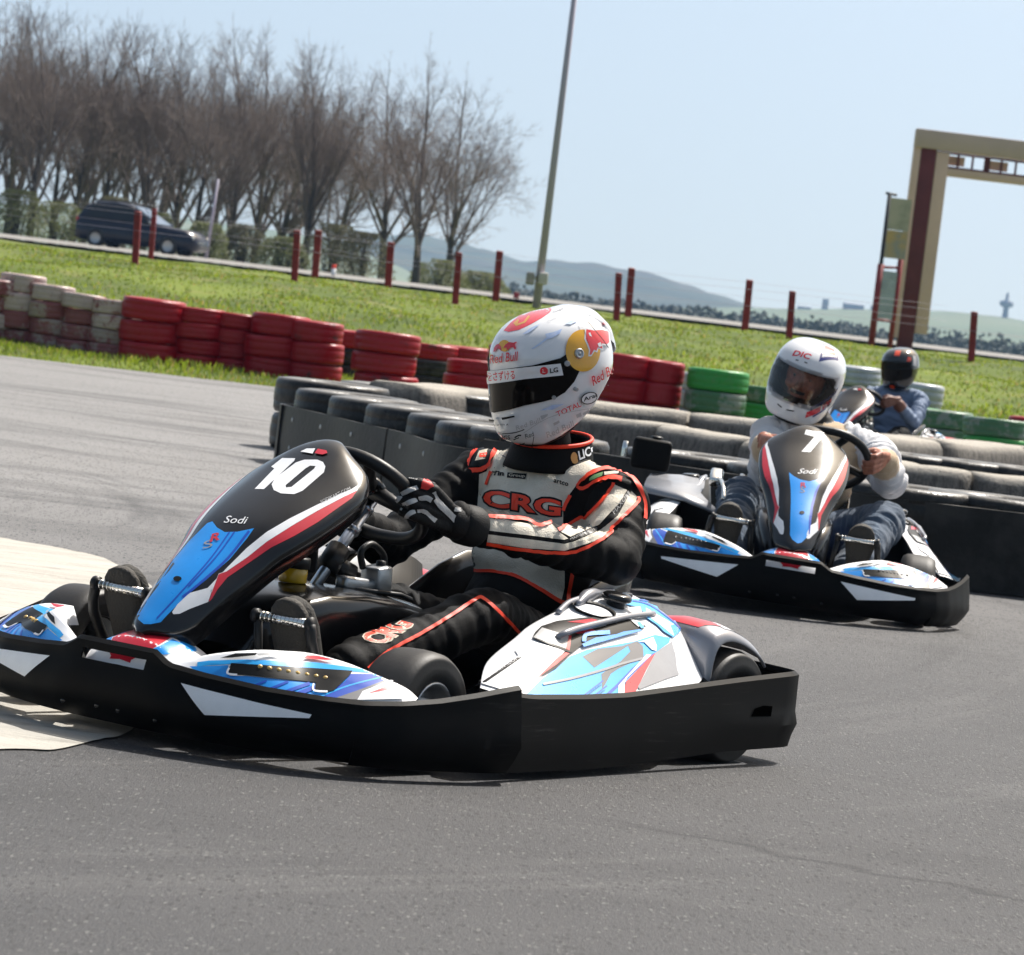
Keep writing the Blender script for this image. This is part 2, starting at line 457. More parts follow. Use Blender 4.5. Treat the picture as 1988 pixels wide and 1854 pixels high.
# ------------------------------------------------------------------ graphics sheets (mm on each part's drawing sheet)
GRAPHICS = {
 'fairing_front': ((0.62, 0.0, 0.45), (0.9991, -0.0237, 0.0354), [
  ('P','blue',[-53.2,30.1,-33.6,18.5,-7.6,10.5,24.4,8.7,50.8,19.8,72.1,36.0,66.3,11.1,58.3,-25.6,52.6,-76.0,52.6,-118.4,53.7,-157.1,56.0,-181.5,32.8,-211.9,19.6,-217.3,-1.5,-207.0,-12.0,-192.8,-21.2,-130.7,-28.0,-78.8,-37.3,-27.3]),
  ('P','navy',[65.8,25.1,72.1,36.0,66.6,9.4,58.6,-27.3,53.6,-77.6,54.3,-118.2,55.4,-156.8,56.8,-177.8,52.7,-178.5,45.0,-119.7,44.6,-70.3,50.9,-23.3]),
  ('T','Sodi','white',0.0,[-22.1,30.0,46.8,39.6,-20.3,49.0]),
  ('T','S','silver',0.0,[-1.8,-37.3,15.7,-34.4,-2.9,-18.1]),
  ('T','R','red',0.02,[-3.5,-18.2,17.6,-14.0,-5.0,-0.8]),
  ('P','decal_black',[26.0,-105.2,26.0,-106.4,25.6,-107.7,24.7,-108.9,23.4,-110.0,21.8,-111.0,20.0,-111.7,18.0,-112.2,16.0,-112.4,14.1,-112.3,12.3,-111.9,10.7,-111.3,9.5,-110.4,8.6,-109.3,8.2,-108.2,8.2,-106.9,8.7,-105.6,9.6,-104.4,10.8,-103.3,12.4,-102.4,14.2,-101.6,16.2,-101.2,18.2,-101.0,20.2,-101.1,22.0,-101.4,23.5,-102.1,24.8,-102.9,25.6,-104.0]),
  ('P','white',[-38.3,217.1,-12.0,228.5,2.8,223.9,-0.4,217.7]),
  ('P','red',[2.8,223.9,12.2,231.1,34.1,226.6,31.9,218.8,12.9,216.4,-0.3,217.0]),
 ]),
 'fairing_number_seven': ((0.47, 0.0, 0.575), (0.9994, -0.0235, 0.0269), [
  ('P','white',[-14.1,65.3,52.8,65.3,50.1,47.0,14.7,-14.1,-17.5,-17.3,21.3,44.8,-16.9,47.7]),
 ]),
 'fairing_blue': ((0.72, 0.0, 0.4), (0.769, 0.6357, 0.0672), [
  ('P','blue',[-4.4,54.8,6.3,60.0,17.6,47.9,35.4,40.0,62.3,44.3,96.7,56.2,84.8,33.6,53.2,-16.1,8.9,-66.0,-28.3,-104.5,-64.4,-151.2,-75.0,-166.5,-95.2,-173.2,-109.7,-175.0,-123.3,-167.0,-129.9,-148.9,-115.0,-117.5,-86.6,-76.0,-66.8,-33.4,-38.7,10.3]),
  ('L','navy',5,[87.0,49.1,48.7,-14.5,1.0,-70.0,-36.2,-108.4]),
  ('L','navy',3,[45.8,41.3,11.7,-21.3,-41.5,-99.8,-84.3,-160.0]),
  ('L','navy',3,[56.2,42.6,23.6,-15.6,-26.5,-85.3]),
  ('T','Sodi','white',0.0,[30.9,59.3,81.9,62.8,31.4,75.0]),
  ('T','S','silver',0.0,[-6.7,-3.4,13.4,4.3,-5.5,13.7]),
  ('T','R','red',0.03,[6.5,12.7,27.3,21.2,9.9,31.7]),
  ('P','decal_black',[-42.6,-71.7,-42.6,-72.9,-43.1,-74.1,-44.0,-75.3,-45.3,-76.3,-46.9,-77.1,-48.7,-77.8,-50.6,-78.2,-52.5,-78.3,-54.4,-78.1,-56.1,-77.7,-57.6,-77.0,-58.8,-76.1,-59.6,-75.0,-60.0,-73.9,-59.9,-72.6,-59.4,-71.4,-58.5,-70.2,-57.2,-69.2,-55.7,-68.4,-53.9,-67.7,-52.0,-67.4,-50.0,-67.3,-48.1,-67.4,-46.4,-67.9,-44.9,-68.5,-43.7,-69.4,-42.9,-70.5]),
  ('P','white',[180.5,237.1,193.0,245.5,211.7,247.9,207.0,235.4]),
  ('P','red',[211.0,236.8,217.2,247.7,236.1,245.9,238.5,240.3,228.1,235.6]),
 ]),
 'fairing_side': ((0.62, 0.1, 0.45), (0.7792, 0.6238, 0.0615), [
  ('P','white',[171.7,130.6,155.6,117.5,131.9,104.3,85.0,73.7,30.4,37.0,-15.7,1.5,-53.0,-37.2,-89.3,-84.1,-125.2,-133.1,-161.6,-148.3,-183.1,-174.3,-192.6,-192.4,-189.5,-196.7,-176.4,-194.2,-156.9,-181.6,-120.2,-162.1,-116.4,-142.6,-110.4,-116.4,-106.2,-100.2,-88.3,-91.6,-50.4,-58.0,-13.1,-19.4,40.5,24.8,86.7,60.3,141.1,98.7,167.8,114.8]),
  ('P','red',[168.5,116.6,158.2,97.5,127.8,69.9,89.9,35.3,43.7,-0.3,-3.0,-31.6,-48.5,-72.2,-86.5,-105.8,-104.0,-133.4,-113.1,-154.8,-119.3,-162.4,-115.5,-142.5,-106.0,-101.5,-88.2,-92.5,-50.3,-58.8,-13.0,-20.2,40.6,23.9,86.8,59.5,141.2,97.9]),
  ('T','SODIKART.COM','decal_grey',0.0,[93.1,76.8,153.8,115.6,89.8,82.8]),
 ]),
 'fairing_number_ten': ((0.47, 0.0, 0.575), (0.7809, 0.623, 0.0467), [
  ('P','white',[-19.3,30.5,9.6,33.8,7.8,27.9,-49.6,-42.1,-70.0,-44.3,-33.3,5.4,-40.7,8.7]),
  ('P','white',[29.6,32.9,58.4,36.6,71.0,33.0,77.3,23.9,75.6,10.7,34.0,-35.2,17.1,-44.7,-12.0,-46.7,-28.2,-41.5,-34.4,-30.2,-28.9,-15.7,12.5,24.6,44.0,21.4,34.6,14.1,-4.0,-28.0,-2.5,-33.0,9.2,-30.2,53.3,15.7,56.0,22.0,44.0,21.4,12.5,24.6]),
 ]),
 'sidepod': ((-0.1, 0.5, 0.27), (0.8267, 0.5571, 0.0785), [
  ('P','cyan',[-154.4,-127.8,-123.5,-86.6,-89.4,-51.9,-69.2,-29.1,-33.1,-9.5,70.9,23.6,114.6,44.2,152.0,42.2,149.6,31.0,119.9,3.9,99.4,-16.3,73.2,-52.6,53.9,-82.2,46.9,-102.5,-11.3,-115.7,-87.2,-126.6,-133.0,-131.1]),
  ('P','grey',[-41.7,-26.2,-10.5,-4.6,42.0,8.2,75.5,24.2,89.5,14.5,95.3,-14.9,73.1,-22.5,40.9,-42.2,25.3,-55.9,10.8,-92.6,4.4,-58.7,42.7,-26.5,62.5,-0.7,55.6,10.8,-12.6,-47.0]),
  ('P','navy',[44.4,-83.5,116.7,-1.2,119.9,3.9,105.5,-3.9,71.2,-37.4,38.2,-80.5,14.6,-106.8,24.2,-106.3]),
  ('P','white',[99.5,-2.7,111.0,-2.0,62.6,-59.8,57.5,-74.0,61.7,-97.4,46.7,-101.0,45.1,-79.5]),
  ('P','red',[119.3,2.6,106.2,-9.6,83.2,-40.4,60.0,-69.8,60.6,-97.6,83.3,-93.8,91.2,-71.5,103.0,-37.8,115.6,-7.5]),
  ('P','silver',[119.9,3.9,154.6,33.6,166.0,6.1,173.5,-27.6,179.7,-39.2,146.9,-54.4,92.7,-82.9,88.1,-77.7,102.9,-42.8]),
  ('L','silver',5,[-118.2,-96.7,-55.3,-75.5,7.1,-49.8,47.2,-31.0,91.3,-13.5]),
  ('P','white',[75.1,21.1,89.8,26.9,109.7,37.3,119.8,19.3,120.6,7.1,109.7,8.3,90.3,23.1]),
  ('P','red',[-81.6,-23.0,-72.2,-24.0,-97.1,-52.1,-125.3,-78.3,-130.9,-82.9,-105.2,-49.3]),
  ('P','decal_black',[-71.7,-24.4,-67.9,-23.9,-96.1,-59.7,-124.2,-80.9,-125.2,-79.1,-97.0,-52.9]),
  ('P','white',[-188.6,-33.4,-171.9,-13.7,-149.0,-10.7,-82.0,-19.9,-107.0,-50.3,-131.7,-83.0,-157.9,-119.0,-162.8,-125.8,-251.8,-111.4,-231.5,-89.4,-210.2,-74.9,-177.1,-47.3]),
  ('P','decal_black',[-248.5,-112.9,-182.7,-48.8,-171.3,-47.3,-236.6,-109.4]),
  ('T','SODIKART.COM','white',0.0,[-246.5,-110.7,-176.4,-49.5,-250.9,-106.7]),
  ('P','decal_black',[-140.3,25.3,-109.4,41.0,-57.2,55.7,-4.4,66.6,33.4,72.8,74.8,67.5,89.6,57.8,75.5,47.5,38.4,35.5,1.5,22.1,-49.3,-4.0,-66.9,-23.0,-77.8,-22.5,-155.9,-2.7,-151.8,10.2]),  # shade of the recess between rail and vents, painted as flat black
  ('P','decal_grey',[-138.7,22.0,-79.2,11.4,-82.4,-16.5,-154.1,-1.7]),
  ('P','red',[-79.5,14.0,-74.0,12.9,-74.3,-19.7,-82.4,-16.9]),
  ('P','red',[-86.3,41.4,-34.0,56.1,-6.6,53.6,-24.9,45.7,-55.6,43.5]),
  ('P','red',[-71.8,20.1,-31.1,34.0,-22.9,30.5,-60.0,18.6]),
  ('P','white',[-54.8,37.8,-2.7,53.3,10.5,55.8,-1.7,45.7,-23.7,36.6,-60.6,23.1]),
  ('P','white',[49.6,68.0,75.0,65.6,85.5,59.2,70.8,53.4,58.2,61.4]),
  ('P','blue',[-49.5,-2.5,-21.0,16.0,23.7,29.7,38.1,37.4,75.4,48.2,79.6,45.7,10.1,15.5,-44.8,-8.4]),
  ('P','cyan',[65.8,62.4,73.1,65.3,84.4,53.3,77.0,50.4]),
  ('L','blue',9,[-46.3,3.0,-45.9,14.7,-37.2,21.6,8.0,31.5]),
  ('L','navy',3,[-34.3,-117.2,6.8,-76.9]),
  ('L','navy',3,[-11.4,-114.9,15.9,-87.3]),
 ]),
 'sidepod_rear': ((-0.35, 0.42, 0.35), (0.8316, 0.5512, 0.0681), [
  ('P','cyan',[-54.9,4.8,-28.6,16.3,18.5,20.6,59.3,12.1,85.3,-4.3,99.4,-21.4,101.5,-37.0,82.4,-57.4,59.2,-47.4,41.6,-33.9,16.1,-21.4,11.2,-14.2,-2.6,-0.1,-22.6,1.2]),
  ('P','white',[11.6,0.6,80.5,-27.9,71.4,-31.5,79.6,-45.5,83.2,-54.5,45.2,-31.1,34.6,-26.1,15.1,-13.6]),
  ('P','white',[-22.1,-2.7,-0.8,0.9,3.6,-11.2,-2.3,-17.2]),
  ('L','navy',3,[-20.1,12.2,20.2,7.7,75.5,-20.6,97.6,-37.5]),
  ('L','navy',3,[-4.8,16.3,35.5,11.7,91.6,-22.5]),
  ('P','white',[-54.9,4.8,-25.9,-4.4,1.9,-19.4,-3.8,-21.3,-33.3,-8.2,-58.3,0.4]),
 ]),
 'sidepod_ahead': ((-0.3, 0.52, 0.26), (0.9975, -0.0547, 0.0452), [
  ('P','cyan',[35.0,54.2,74.7,45.5,114.5,20.5,156.6,-27.9,193.3,-79.8,210.1,-104.3,161.2,-116.8,119.9,-72.6,85.8,-31.3,63.3,11.9,24.6,39.6]),
  ('P','navy',[108.7,19.6,145.3,-21.3,180.7,-70.8,197.7,-106.4,189.4,-107.8,160.5,-61.4,129.0,-15.5]),
  ('P','red',[43.3,-21.4,62.6,-25.0,104.0,-79.5,117.8,-111.4,107.9,-113.1,80.6,-66.4]),
 ]),
 'front_panel': ((0.84, 0.4, 0.185), (0.7841, 0.6134, 0.0946), [
  ('P','cyan',[-221.4,2.0,-197.8,8.3,-118.2,20.8,26.8,32.7,153.3,30.9,178.2,27.5,101.3,23.1,-148.9,7.2,-196.5,-1.7,-220.2,-6.8]),
  ('P','blue',[-236.2,-8.8,-196.3,-3.3,-156.6,3.8,-150.6,-17.4,-113.7,-13.6,28.3,-10.6,28.6,-28.9,58.9,-26.7,70.0,-18.7,96.3,14.7,158.1,25.0,184.8,23.5,122.5,-14.5,68.6,-39.3,-8.1,-43.7,-131.0,-36.9,-192.6,-31.7]),
  ('P','navy',[98.0,17.4,158.1,25.0,184.8,23.5,122.5,-14.5,68.6,-39.3,36.3,-41.3,88.0,-0.2]),
  ('L','cyan',3,[36.2,-40.1,97.1,-7.2,174.7,23.0]),
  ('L','navy',4,[-110.5,-38.4,-72.4,-18.5]),
  ('L','navy',5,[-73.7,-40.2,-28.1,-14.9]),
  ('L','navy',7,[-40.9,-41.8,16.4,-13.3]),
  ('L','navy',9,[-12.4,-42.2,27.5,-20.1]),
  ('P','decal_black',[-149.8,7.9,101.3,23.1,96.1,13.0,68.4,-21.4,55.6,-26.7,28.9,-28.0,29.0,-10.1,-113.7,-13.2,-150.7,-16.6,-153.7,-5.6]),
  ('P','grey',[68.6,-39.3,122.2,-12.9,191.1,22.7,194.8,19.1,126.8,-16.4,118.9,-34.5]),
  ('P','white',[126.8,-16.4,189.7,17.6,204.3,8.4,213.8,-20.9,117.8,-35.5]),
  ('P','red',[136.3,-20.9,195.8,11.0,200.1,0.2]),
  ('L','white',4,[-152.5,-3.0,-154.2,-14.6,-133.8,-15.3]),
  ('L','white',4,[24.7,-14.3,27.3,-28.2,55.6,-27.1]),
  ('P','red',[-6.1,34.7,3.3,41.2,25.4,43.6,64.6,39.6,42.6,36.4]),
  ('P','decal_black',[-174.1,13.7,-143.4,27.4,-99.5,33.8,-102.9,28.5,-150.3,17.6]),
  ('P','decal_grey',[-101.3,31.9,-71.6,38.1,-44.9,35.8,-96.8,28.4]),
 ]),
 'nose_cone': ((0.88, 0.0, 0.18), (0.76, 0.6433, 0.0928), [
  ('P','red',[-37.6,55.2,-19.3,58.7,-12.4,36.6,10.6,35.3,75.1,51.7,86.3,45.5,52.7,31.4,14.9,1.7,-23.2,-25.1,-70.4,-28.8,-53.2,14.9]),
  ('P','blue',[15.1,0.5,55.3,27.5,93.4,38.1,110.4,9.3,40.9,-6.7]),
 ]),
 'helmet': ((-0.46, 0.0, 0.842), (0.8169, 0.5766, 0.0162), [
  ('P','helmet_red',[-118.0,99.2,-104.6,119.5,-85.8,139.8,-59.6,157.5,-32.2,166.5,-14.4,167.0,-11.7,163.1,-16.3,154.6,-32.2,139.7,-55.0,122.4,-81.3,105.4,-105.3,97.3]),
  ('P','gold',[-97.5,119.7,-88.1,129.9,-84.4,128.6,-86.7,119.3,-73.4,126.4,-64.7,141.9,-59.2,140.8,-69.4,123.4,-89.5,112.9]),
  ('T','5','helmet_white',0.0,[-22.8,155.2,-16.3,159.6,-24.5,162.8]),
  ('P','helmet_paleblue',[-47.2,63.4,-31.3,78.4,-14.9,94.8,-19.5,102.8,-3.1,108.5,18.6,119.9,14.7,108.7,-1.5,95.9,-11.6,91.7,-27.5,76.4,-40.4,65.8]),
  ('P','helmet_paleblue',[-72.7,94.4,-53.7,112.9,-33.8,124.5,-46.2,110.4,-59.0,99.0]),
  ('P','helmet_paleblue',[-13.5,-30.0,2.2,-13.7,18.6,-2.6,10.2,-19.8,-4.0,-34.2]),
  ('P','helmet_paleblue',[-7.5,-75.7,19.0,-59.7,46.7,-52.5,20.4,-70.3]),
  ('P','helmet_paleblue',[22.4,131.9,38.8,142.9,53.1,143.0,36.7,131.9]),
  ('P','helmet_yellow',[-96.0,64.5,-95.9,61.5,-96.5,58.6,-97.8,55.8,-99.6,53.5,-102.0,51.5,-104.7,50.2,-107.6,49.4,-110.6,49.4,-113.5,50.0,-116.3,51.3,-118.7,53.1,-120.6,55.4,-122.0,58.1,-122.7,61.0,-122.7,64.1,-122.1,67.0,-120.9,69.7,-119.0,72.1,-116.7,74.1,-114.0,75.4,-111.1,76.1,-108.1,76.2,-105.1,75.6,-102.4,74.3,-100.0,72.5,-98.1,70.2,-96.7,67.5]),
  ('P','helmet_red',[-132.8,45.8,-132.6,55.1,-128.6,62.8,-122.6,65.7,-116.5,60.1,-113.5,51.2,-117.1,51.4,-121.2,55.2,-125.3,53.9,-128.0,47.1]),
  ('P','helmet_red',[-110.0,56.6,-107.5,64.8,-99.8,72.3,-88.4,72.3,-82.4,75.3,-80.9,74.7,-85.1,69.2,-81.1,60.4,-83.5,56.5,-87.7,61.7,-94.7,60.1,-99.7,54.4,-103.3,54.7,-102.5,59.8]),
  ('T','Red Bull','helmet_red',0.012,[-137.0,17.4,-74.6,32.7,-138.3,38.6]),
  ('P','helmet_yellow',[111.7,80.7,112.2,73.1,111.7,65.6,110.2,58.3,107.8,51.4,104.5,45.2,100.4,39.6,95.6,35.0,90.3,31.3,84.4,28.8,78.3,27.4,72.0,27.2,65.7,28.1,59.6,30.3,53.8,33.5,48.4,37.8,43.6,43.0,39.5,49.0,36.2,55.7,33.8,62.8,32.3,70.3,31.8,77.9,32.3,85.4,33.7,92.7,36.1,99.6,39.4,105.8,43.5,111.4,48.3,116.0,53.7,119.6,59.5,122.2,65.7,123.6,71.9,123.8,78.2,122.8,84.4,120.7,90.2,117.5,95.6,113.2,100.4,108.0,104.5,102.0,107.8,95.3,110.2,88.2]),
  ('P','helmet_white',[70.2,127.4,90.8,128.0,108.1,132.4,126.7,132.0,132.9,101.7,127.3,94.9,115.3,94.0,118.2,83.0,106.5,85.0,104.9,75.5,98.2,77.5,92.6,65.3,85.6,64.4,85.1,78.6,78.5,91.0,71.3,102.5]),
  ('P','helmet_red',[73.3,125.0,91.3,124.5,108.6,128.9,124.8,127.4,129.7,103.8,125.1,98.2,112.6,98.0,115.6,86.2,104.9,88.4,102.3,78.8,96.9,81.6,91.5,68.8,87.9,68.3,87.9,79.7,81.1,93.1,74.4,103.7]),
  ('P','helmet_white',[78.7,117.1,83.0,119.1,87.8,110.1,82.3,111.1]),
  ('P','helmet_white',[102.2,95.9,108.7,100.3,113.4,92.0,106.6,89.3]),
  ('P','helmet_red',[106.8,150.1,112.8,156.2,117.5,147.9,121.8,137.0,111.0,142.8]),
  ('T','Red Bu','helmet_red',0.012,[105.1,-2.3,149.3,34.2,98.1,18.5]),
  ('T','Red','decal_grey',0.0,[140.5,-5.5,152.3,3.1,137.1,4.7]),
  ('P','decal_black',[115.8,-21.7,116.9,-24.5,117.0,-27.7,116.2,-31.1,114.5,-34.5,112.0,-37.7,108.9,-40.7,105.2,-43.1,101.2,-45.0,97.0,-46.2,93.0,-46.7,89.2,-46.4,85.9,-45.3,83.2,-43.6,81.3,-41.2,80.2,-38.3,80.1,-35.1,80.9,-31.7,82.6,-28.3,85.1,-25.1,88.3,-22.2,91.9,-19.7,95.9,-17.8,100.1,-16.6,104.1,-16.2,107.9,-16.5,111.2,-17.5,113.9,-19.3]),
  ('P','helmet_white',[114.0,-22.7,114.8,-25.1,114.9,-27.9,114.1,-30.8,112.5,-33.7,110.3,-36.5,107.4,-39.1,104.1,-41.3,100.6,-43.0,96.9,-44.1,93.3,-44.6,90.0,-44.4,87.1,-43.6,84.8,-42.1,83.1,-40.1,82.3,-37.7,82.2,-35.0,83.0,-32.1,84.6,-29.1,86.8,-26.3,89.7,-23.7,93.0,-21.6,96.6,-19.9,100.2,-18.7,103.8,-18.3,107.1,-18.5,110.0,-19.3,112.4,-20.7]),
  ('T','Arai','decal_black',0.02,[86.6,-41.2,114.7,-26.1,84.7,-32.2]),
  ('T','TOTAL','helmet_red',0.01,[32.2,-84.1,83.1,-52.4,26.9,-73.4]),
  ('T','Red Bull','decal_grey',0.0,[-54.4,-126.9,-3.5,-100.9,-57.9,-116.7]),
  ('T','Red Bull','decal_grey',0.01,[16.4,-135.2,71.5,-100.4,11.5,-122.6]),
  ('T','Red','decal_black',0.0,[-30.9,-142.4,-13.5,-133.7,-34.7,-132.9]),
  ('T','NGS','decal_black',0.02,[-88.6,-152.9,-65.3,-147.7,-90.5,-143.8]),
  ('T','FE','decal_black',0.0,[-80.7,-166.1,-70.5,-162.7,-82.5,-157.8]),
  ('L','decal_black',2,[-69.4,-162.5,-50.3,-158.2,-32.6,-151.2]),
  ('L','decal_black',2,[-83.4,-137.5,-57.4,-131.6,-37.2,-121.8]),
  ('L','decal_black',3,[-56.0,-142.2,-47.8,-136.4,-42.5,-135.7]),
  ('L','decal_black',2,[-57.2,-146.6,-50.5,-142.9,-46.1,-140.9]),
  ('T','MONSTER A','decal_black',0.0,[-111.9,-124.5,-72.2,-116.4,-112.8,-121.0]),
  ('P','decal_grey',[-6.1,-86.3,10.8,-78.7,9.7,-84.2,-1.4,-94.6]),
  ('P','decal_grey',[70.7,-72.6,80.6,-66.0,83.5,-74.5,73.5,-80.1]),
  ('P','decal_grey',[84.3,-67.2,97.2,-56.6,99.9,-63.4,86.8,-72.3]),
  ('P','decal_grey',[24.1,-98.4,35.5,-89.7,37.9,-94.8,26.6,-104.1]),
  ('P','decal_black',[-119.3,-109.0,-103.3,-108.3,-103.1,-112.6,-117.6,-114.1]),
  ('P','decal_black',[-88.5,-101.7,-62.5,-92.6,-60.9,-96.3,-86.5,-106.1]),
  ('L','decal_black',1.5,[-13.5,-133.7,-14.9,-155.4,-15.5,-164.4]),
  ('L','decal_black',1.5,[61.6,145.9,84.0,125.6,108.3,103.8,122.9,87.9]),
  ('L','decal_grey',1.2,[-36.4,-127.8,28.6,-78.1,158.9,-36.0]),
  ('T','Diego','decal_black',0.0,[-3.8,140.9,17.6,154.4,-7.3,145.8]),
 ]),
 'visor': ((-0.4, -0.02, 0.82), (0.8138, 0.5808, 0.0185), [
  ('P','visor_dark',[-95.5,20.8,-39.3,35.3,12.3,49.2,73.1,73.9,98.7,96.1,110.2,102.9,122.4,99.9,127.5,82.8,122.1,53.6,111.8,23.8,94.0,-3.5,71.4,-21.4,47.8,-31.6,6.9,-45.9,-26.7,-61.0,-60.8,-72.6,-74.3,-72.6,-80.6,-44.2,-87.6,-9.5]),
 ]),
 'visor_band': ((-0.4, -0.02, 0.86), (0.8139, 0.5808, 0.0144), [
  ('P','helmet_white',[-95.4,-19.9,-39.2,-5.4,74.6,22.3,84.5,-3.8,-1.2,-24.3,-49.1,-38.7,-88.4,-48.9]),
  ('T','をさずける','helmet_red',0.015,[-83.6,-41.8,-22.1,-27.4,-87.8,-20.3]),
  ('P','helmet_red',[48.1,1.8,48.2,-0.3,47.8,-2.3,47.0,-4.1,45.8,-5.8,44.3,-7.1,42.5,-8.0,40.6,-8.5,38.6,-8.5,36.7,-8.1,34.9,-7.2,33.3,-5.9,32.0,-4.4,31.1,-2.5,30.6,-0.5,30.6,1.5,31.0,3.5,31.8,5.4,33.0,7.0,34.5,8.3,36.3,9.2,38.2,9.7,40.2,9.8,42.1,9.3,43.9,8.5,45.5,7.2,46.7,5.6,47.6,3.8]),
  ('T','L','helmet_white',0.0,[36.6,-2.9,42.9,-1.4,35.4,4.0]),
  ('T','LG','decal_black',0.03,[54.0,-2.4,71.9,2.7,51.2,7.9]),
 ]),
 'torso': ((-0.42, -0.02, 0.5), (0.8136, 0.5792, 0.0509), [
  ('P','suit_cream',[-70.6,144.3,-50.3,172.0,-34.9,163.3,-4.2,161.3,9.1,141.6,46.0,132.1,78.3,131.4,120.0,140.4,185.2,174.3,204.5,150.1,160.4,131.8,145.4,110.2,128.0,79.3,114.6,45.4,121.0,-3.8,133.3,-70.0,142.9,-143.8,139.6,-172.8,87.2,-154.6,26.9,-130.4,-30.7,-127.2,-65.8,-131.9,-93.9,-135.5,-90.2,-81.5,-84.1,-5.7,-92.9,96.7,-75.6,106.2]),
  ('L','orange',9,[-93.9,-135.5,-30.6,-128.0,27.1,-131.8,87.4,-156.0,147.8,-180.6,153.1,-153.1,155.9,-106.3]),
  ('L','orange',7,[-65.0,107.6,-69.3,85.6,-71.4,74.6]),
  ('L','orange',8,[128.7,74.0,119.4,49.6,116.0,34.8]),
  ('T','CRG','decal_black',0.075,[-75.6,19.0,116.6,16.4,-80.3,66.2]),
  ('T','CRG','orange',0.035,[-71.9,23.8,111.5,20.0,-74.8,62.0]),
  ('P','decal_black',[-24.1,108.6,21.0,111.0,19.1,98.2,-24.2,96.1]),
  ('T','Group','suit_cream',0.01,[-20.3,98.4,17.4,100.1,-19.9,106.7]),
  ('T','Tin','decal_black',0.04,[-60.8,96.7,-31.8,99.4,-60.8,108.1]),
  ('T','artco','decal_black',0.02,[86.2,98.1,120.8,93.3,86.1,107.4]),
  ('L','grey_cloth',3,[-45.1,145.9,-14.7,132.0]),
  ('L','grey_cloth',3,[-35.3,125.7,-14.4,157.1]),
  ('P','decal_black',[-115.6,111.6,-103.3,154.3,-69.4,167.7,-60.0,151.1,-69.9,117.6]),
  ('P','suit_cream',[-99.1,149.5,-81.4,156.1,-82.1,133.9,-104.6,125.6]),
  ('P','orange',[-96.5,143.4,-81.1,148.3,-81.8,137.5,-97.1,133.7]),
  ('L','orange',9,[-119.8,111.1,-116.6,132.9,-105.2,155.2]),
  ('L','orange',10,[-120.0,112.8,-114.2,101.1,-73.4,116.5,-63.6,150.6,-50.4,172.7]),
 ]),
 'arm': ((-0.3, 0.25, 0.52), (0.8226, 0.5664, 0.0501), [
  ('P','suit_cream',[-199.4,-11.9,-168.3,-9.9,-119.3,-11.8,-91.2,-14.3,-57.5,-5.7,-37.9,-22.6,-17.2,-33.8,-25.4,-37.7,-115.9,-37.8,-197.6,-38.5]),
  ('P','suit_cream',[-195.8,-46.9,-114.7,-46.7,-24.2,-46.9,38.7,-22.9,74.8,-0.8,80.5,-7.0,40.2,-34.2,-22.2,-62.3,-112.0,-67.2,-196.6,-64.4]),
  ('P','suit_cream',[-41.1,-19.5,2.8,17.6,20.1,17.8,49.3,55.0,70.4,106.5,105.3,95.1,90.3,61.1,52.1,7.4,-12.6,-29.7]),
  ('P','suit_cream',[-4.2,-40.1,57.8,-3.7,91.2,32.7,114.3,94.9,129.8,83.0,128.2,68.9,78.1,0.4,36.1,-29.5]),
  ('P','decal_black',[-17.0,-35.8,52.5,4.6,90.7,57.7,107.5,94.0,114.5,93.6,91.1,33.4,57.7,-3.0,-7.8,-39.5]),
  ('T','MAXON MOTO','grey_cloth',0.0,[-11.5,-37.6,50.1,-3.3,-14.9,-32.8]),
  ('T','MAXON','grey_cloth',0.0,[83.6,32.4,111.7,83.1,77.4,40.3]),
  ('L','orange',7,[-197.5,-65.9,-111.7,-69.9,-21.7,-66.4,24.8,-49.1,78.9,-11.3,83.8,4.6,129.6,66.3,131.3,82.2]),
  ('L','orange',7,[-202.6,-8.8,-154.9,-6.0,-113.1,-6.1,-87.7,-13.9,-57.7,-4.0]),
  ('L','orange',7,[-41.8,-18.9,2.2,16.8,19.1,20.4,49.2,55.7,68.7,93.1,72.2,108.2]),
  ('L','orange',8,[-10.9,89.5,6.9,112.8,35.5,133.3,69.5,139.8,105.6,129.3,133.6,101.6,148.4,68.8,151.2,34.4]),
  ('L','orange',8,[-10.9,89.5,3.5,85.9,32.3,105.0,65.3,118.4,89.9,116.8]),
  ('P','green_print',[14.3,109.6,23.4,119.8,45.2,128.3,44.4,119.1,28.2,110.0,14.9,104.8]),
  ('P','suit_cream',[47.3,128.5,80.5,135.0,81.3,129.5,49.7,121.2]),
 ]),
 'leg': ((0.1, 0.22, 0.28), (0.8056, 0.5874, 0.0774), [
  ('L','orange',7,[-167.0,-120.1,-136.3,-85.3,-100.3,-57.7,-60.0,-29.1,-0.1,18.3,47.5,59.3,64.6,62.9,98.2,42.1,137.4,12.0,164.5,-10.0]),
  ('T','CRG','suit_cream',0.07,[-137.7,-67.9,-76.1,-14.0,-198.7,-60.0]),
  ('T','CRG','orange',0.03,[-141.1,-65.7,-79.6,-13.6,-194.5,-58.5]),
 ]),
 'glove': ((0.15, 0.2, 0.54), (0.8041, 0.5924, 0.0498), [
  ('L','glove_white',9,[-109.2,51.5,-90.5,55.8,-70.1,54.7]),
  ('L','glove_white',10,[-101.4,13.6,-84.5,24.5,-67.4,33.8]),
  ('L','glove_white',9,[-115.9,-7.6,-107.3,0.3,-101.4,9.4]),
  ('L','glove_white',10,[-94.4,-10.1,-81.1,-1.9,-65.8,6.3]),
  ('L','glove_white',9,[-99.8,-20.9,-97.0,-15.7,-95.2,-11.6]),
  ('L','glove_white',10,[-62.3,9.1,-46.4,13.1,-33.4,9.0]),
  ('L','glove_white',9,[-86.5,-41.3,-77.7,-28.0,-66.7,-20.4]),
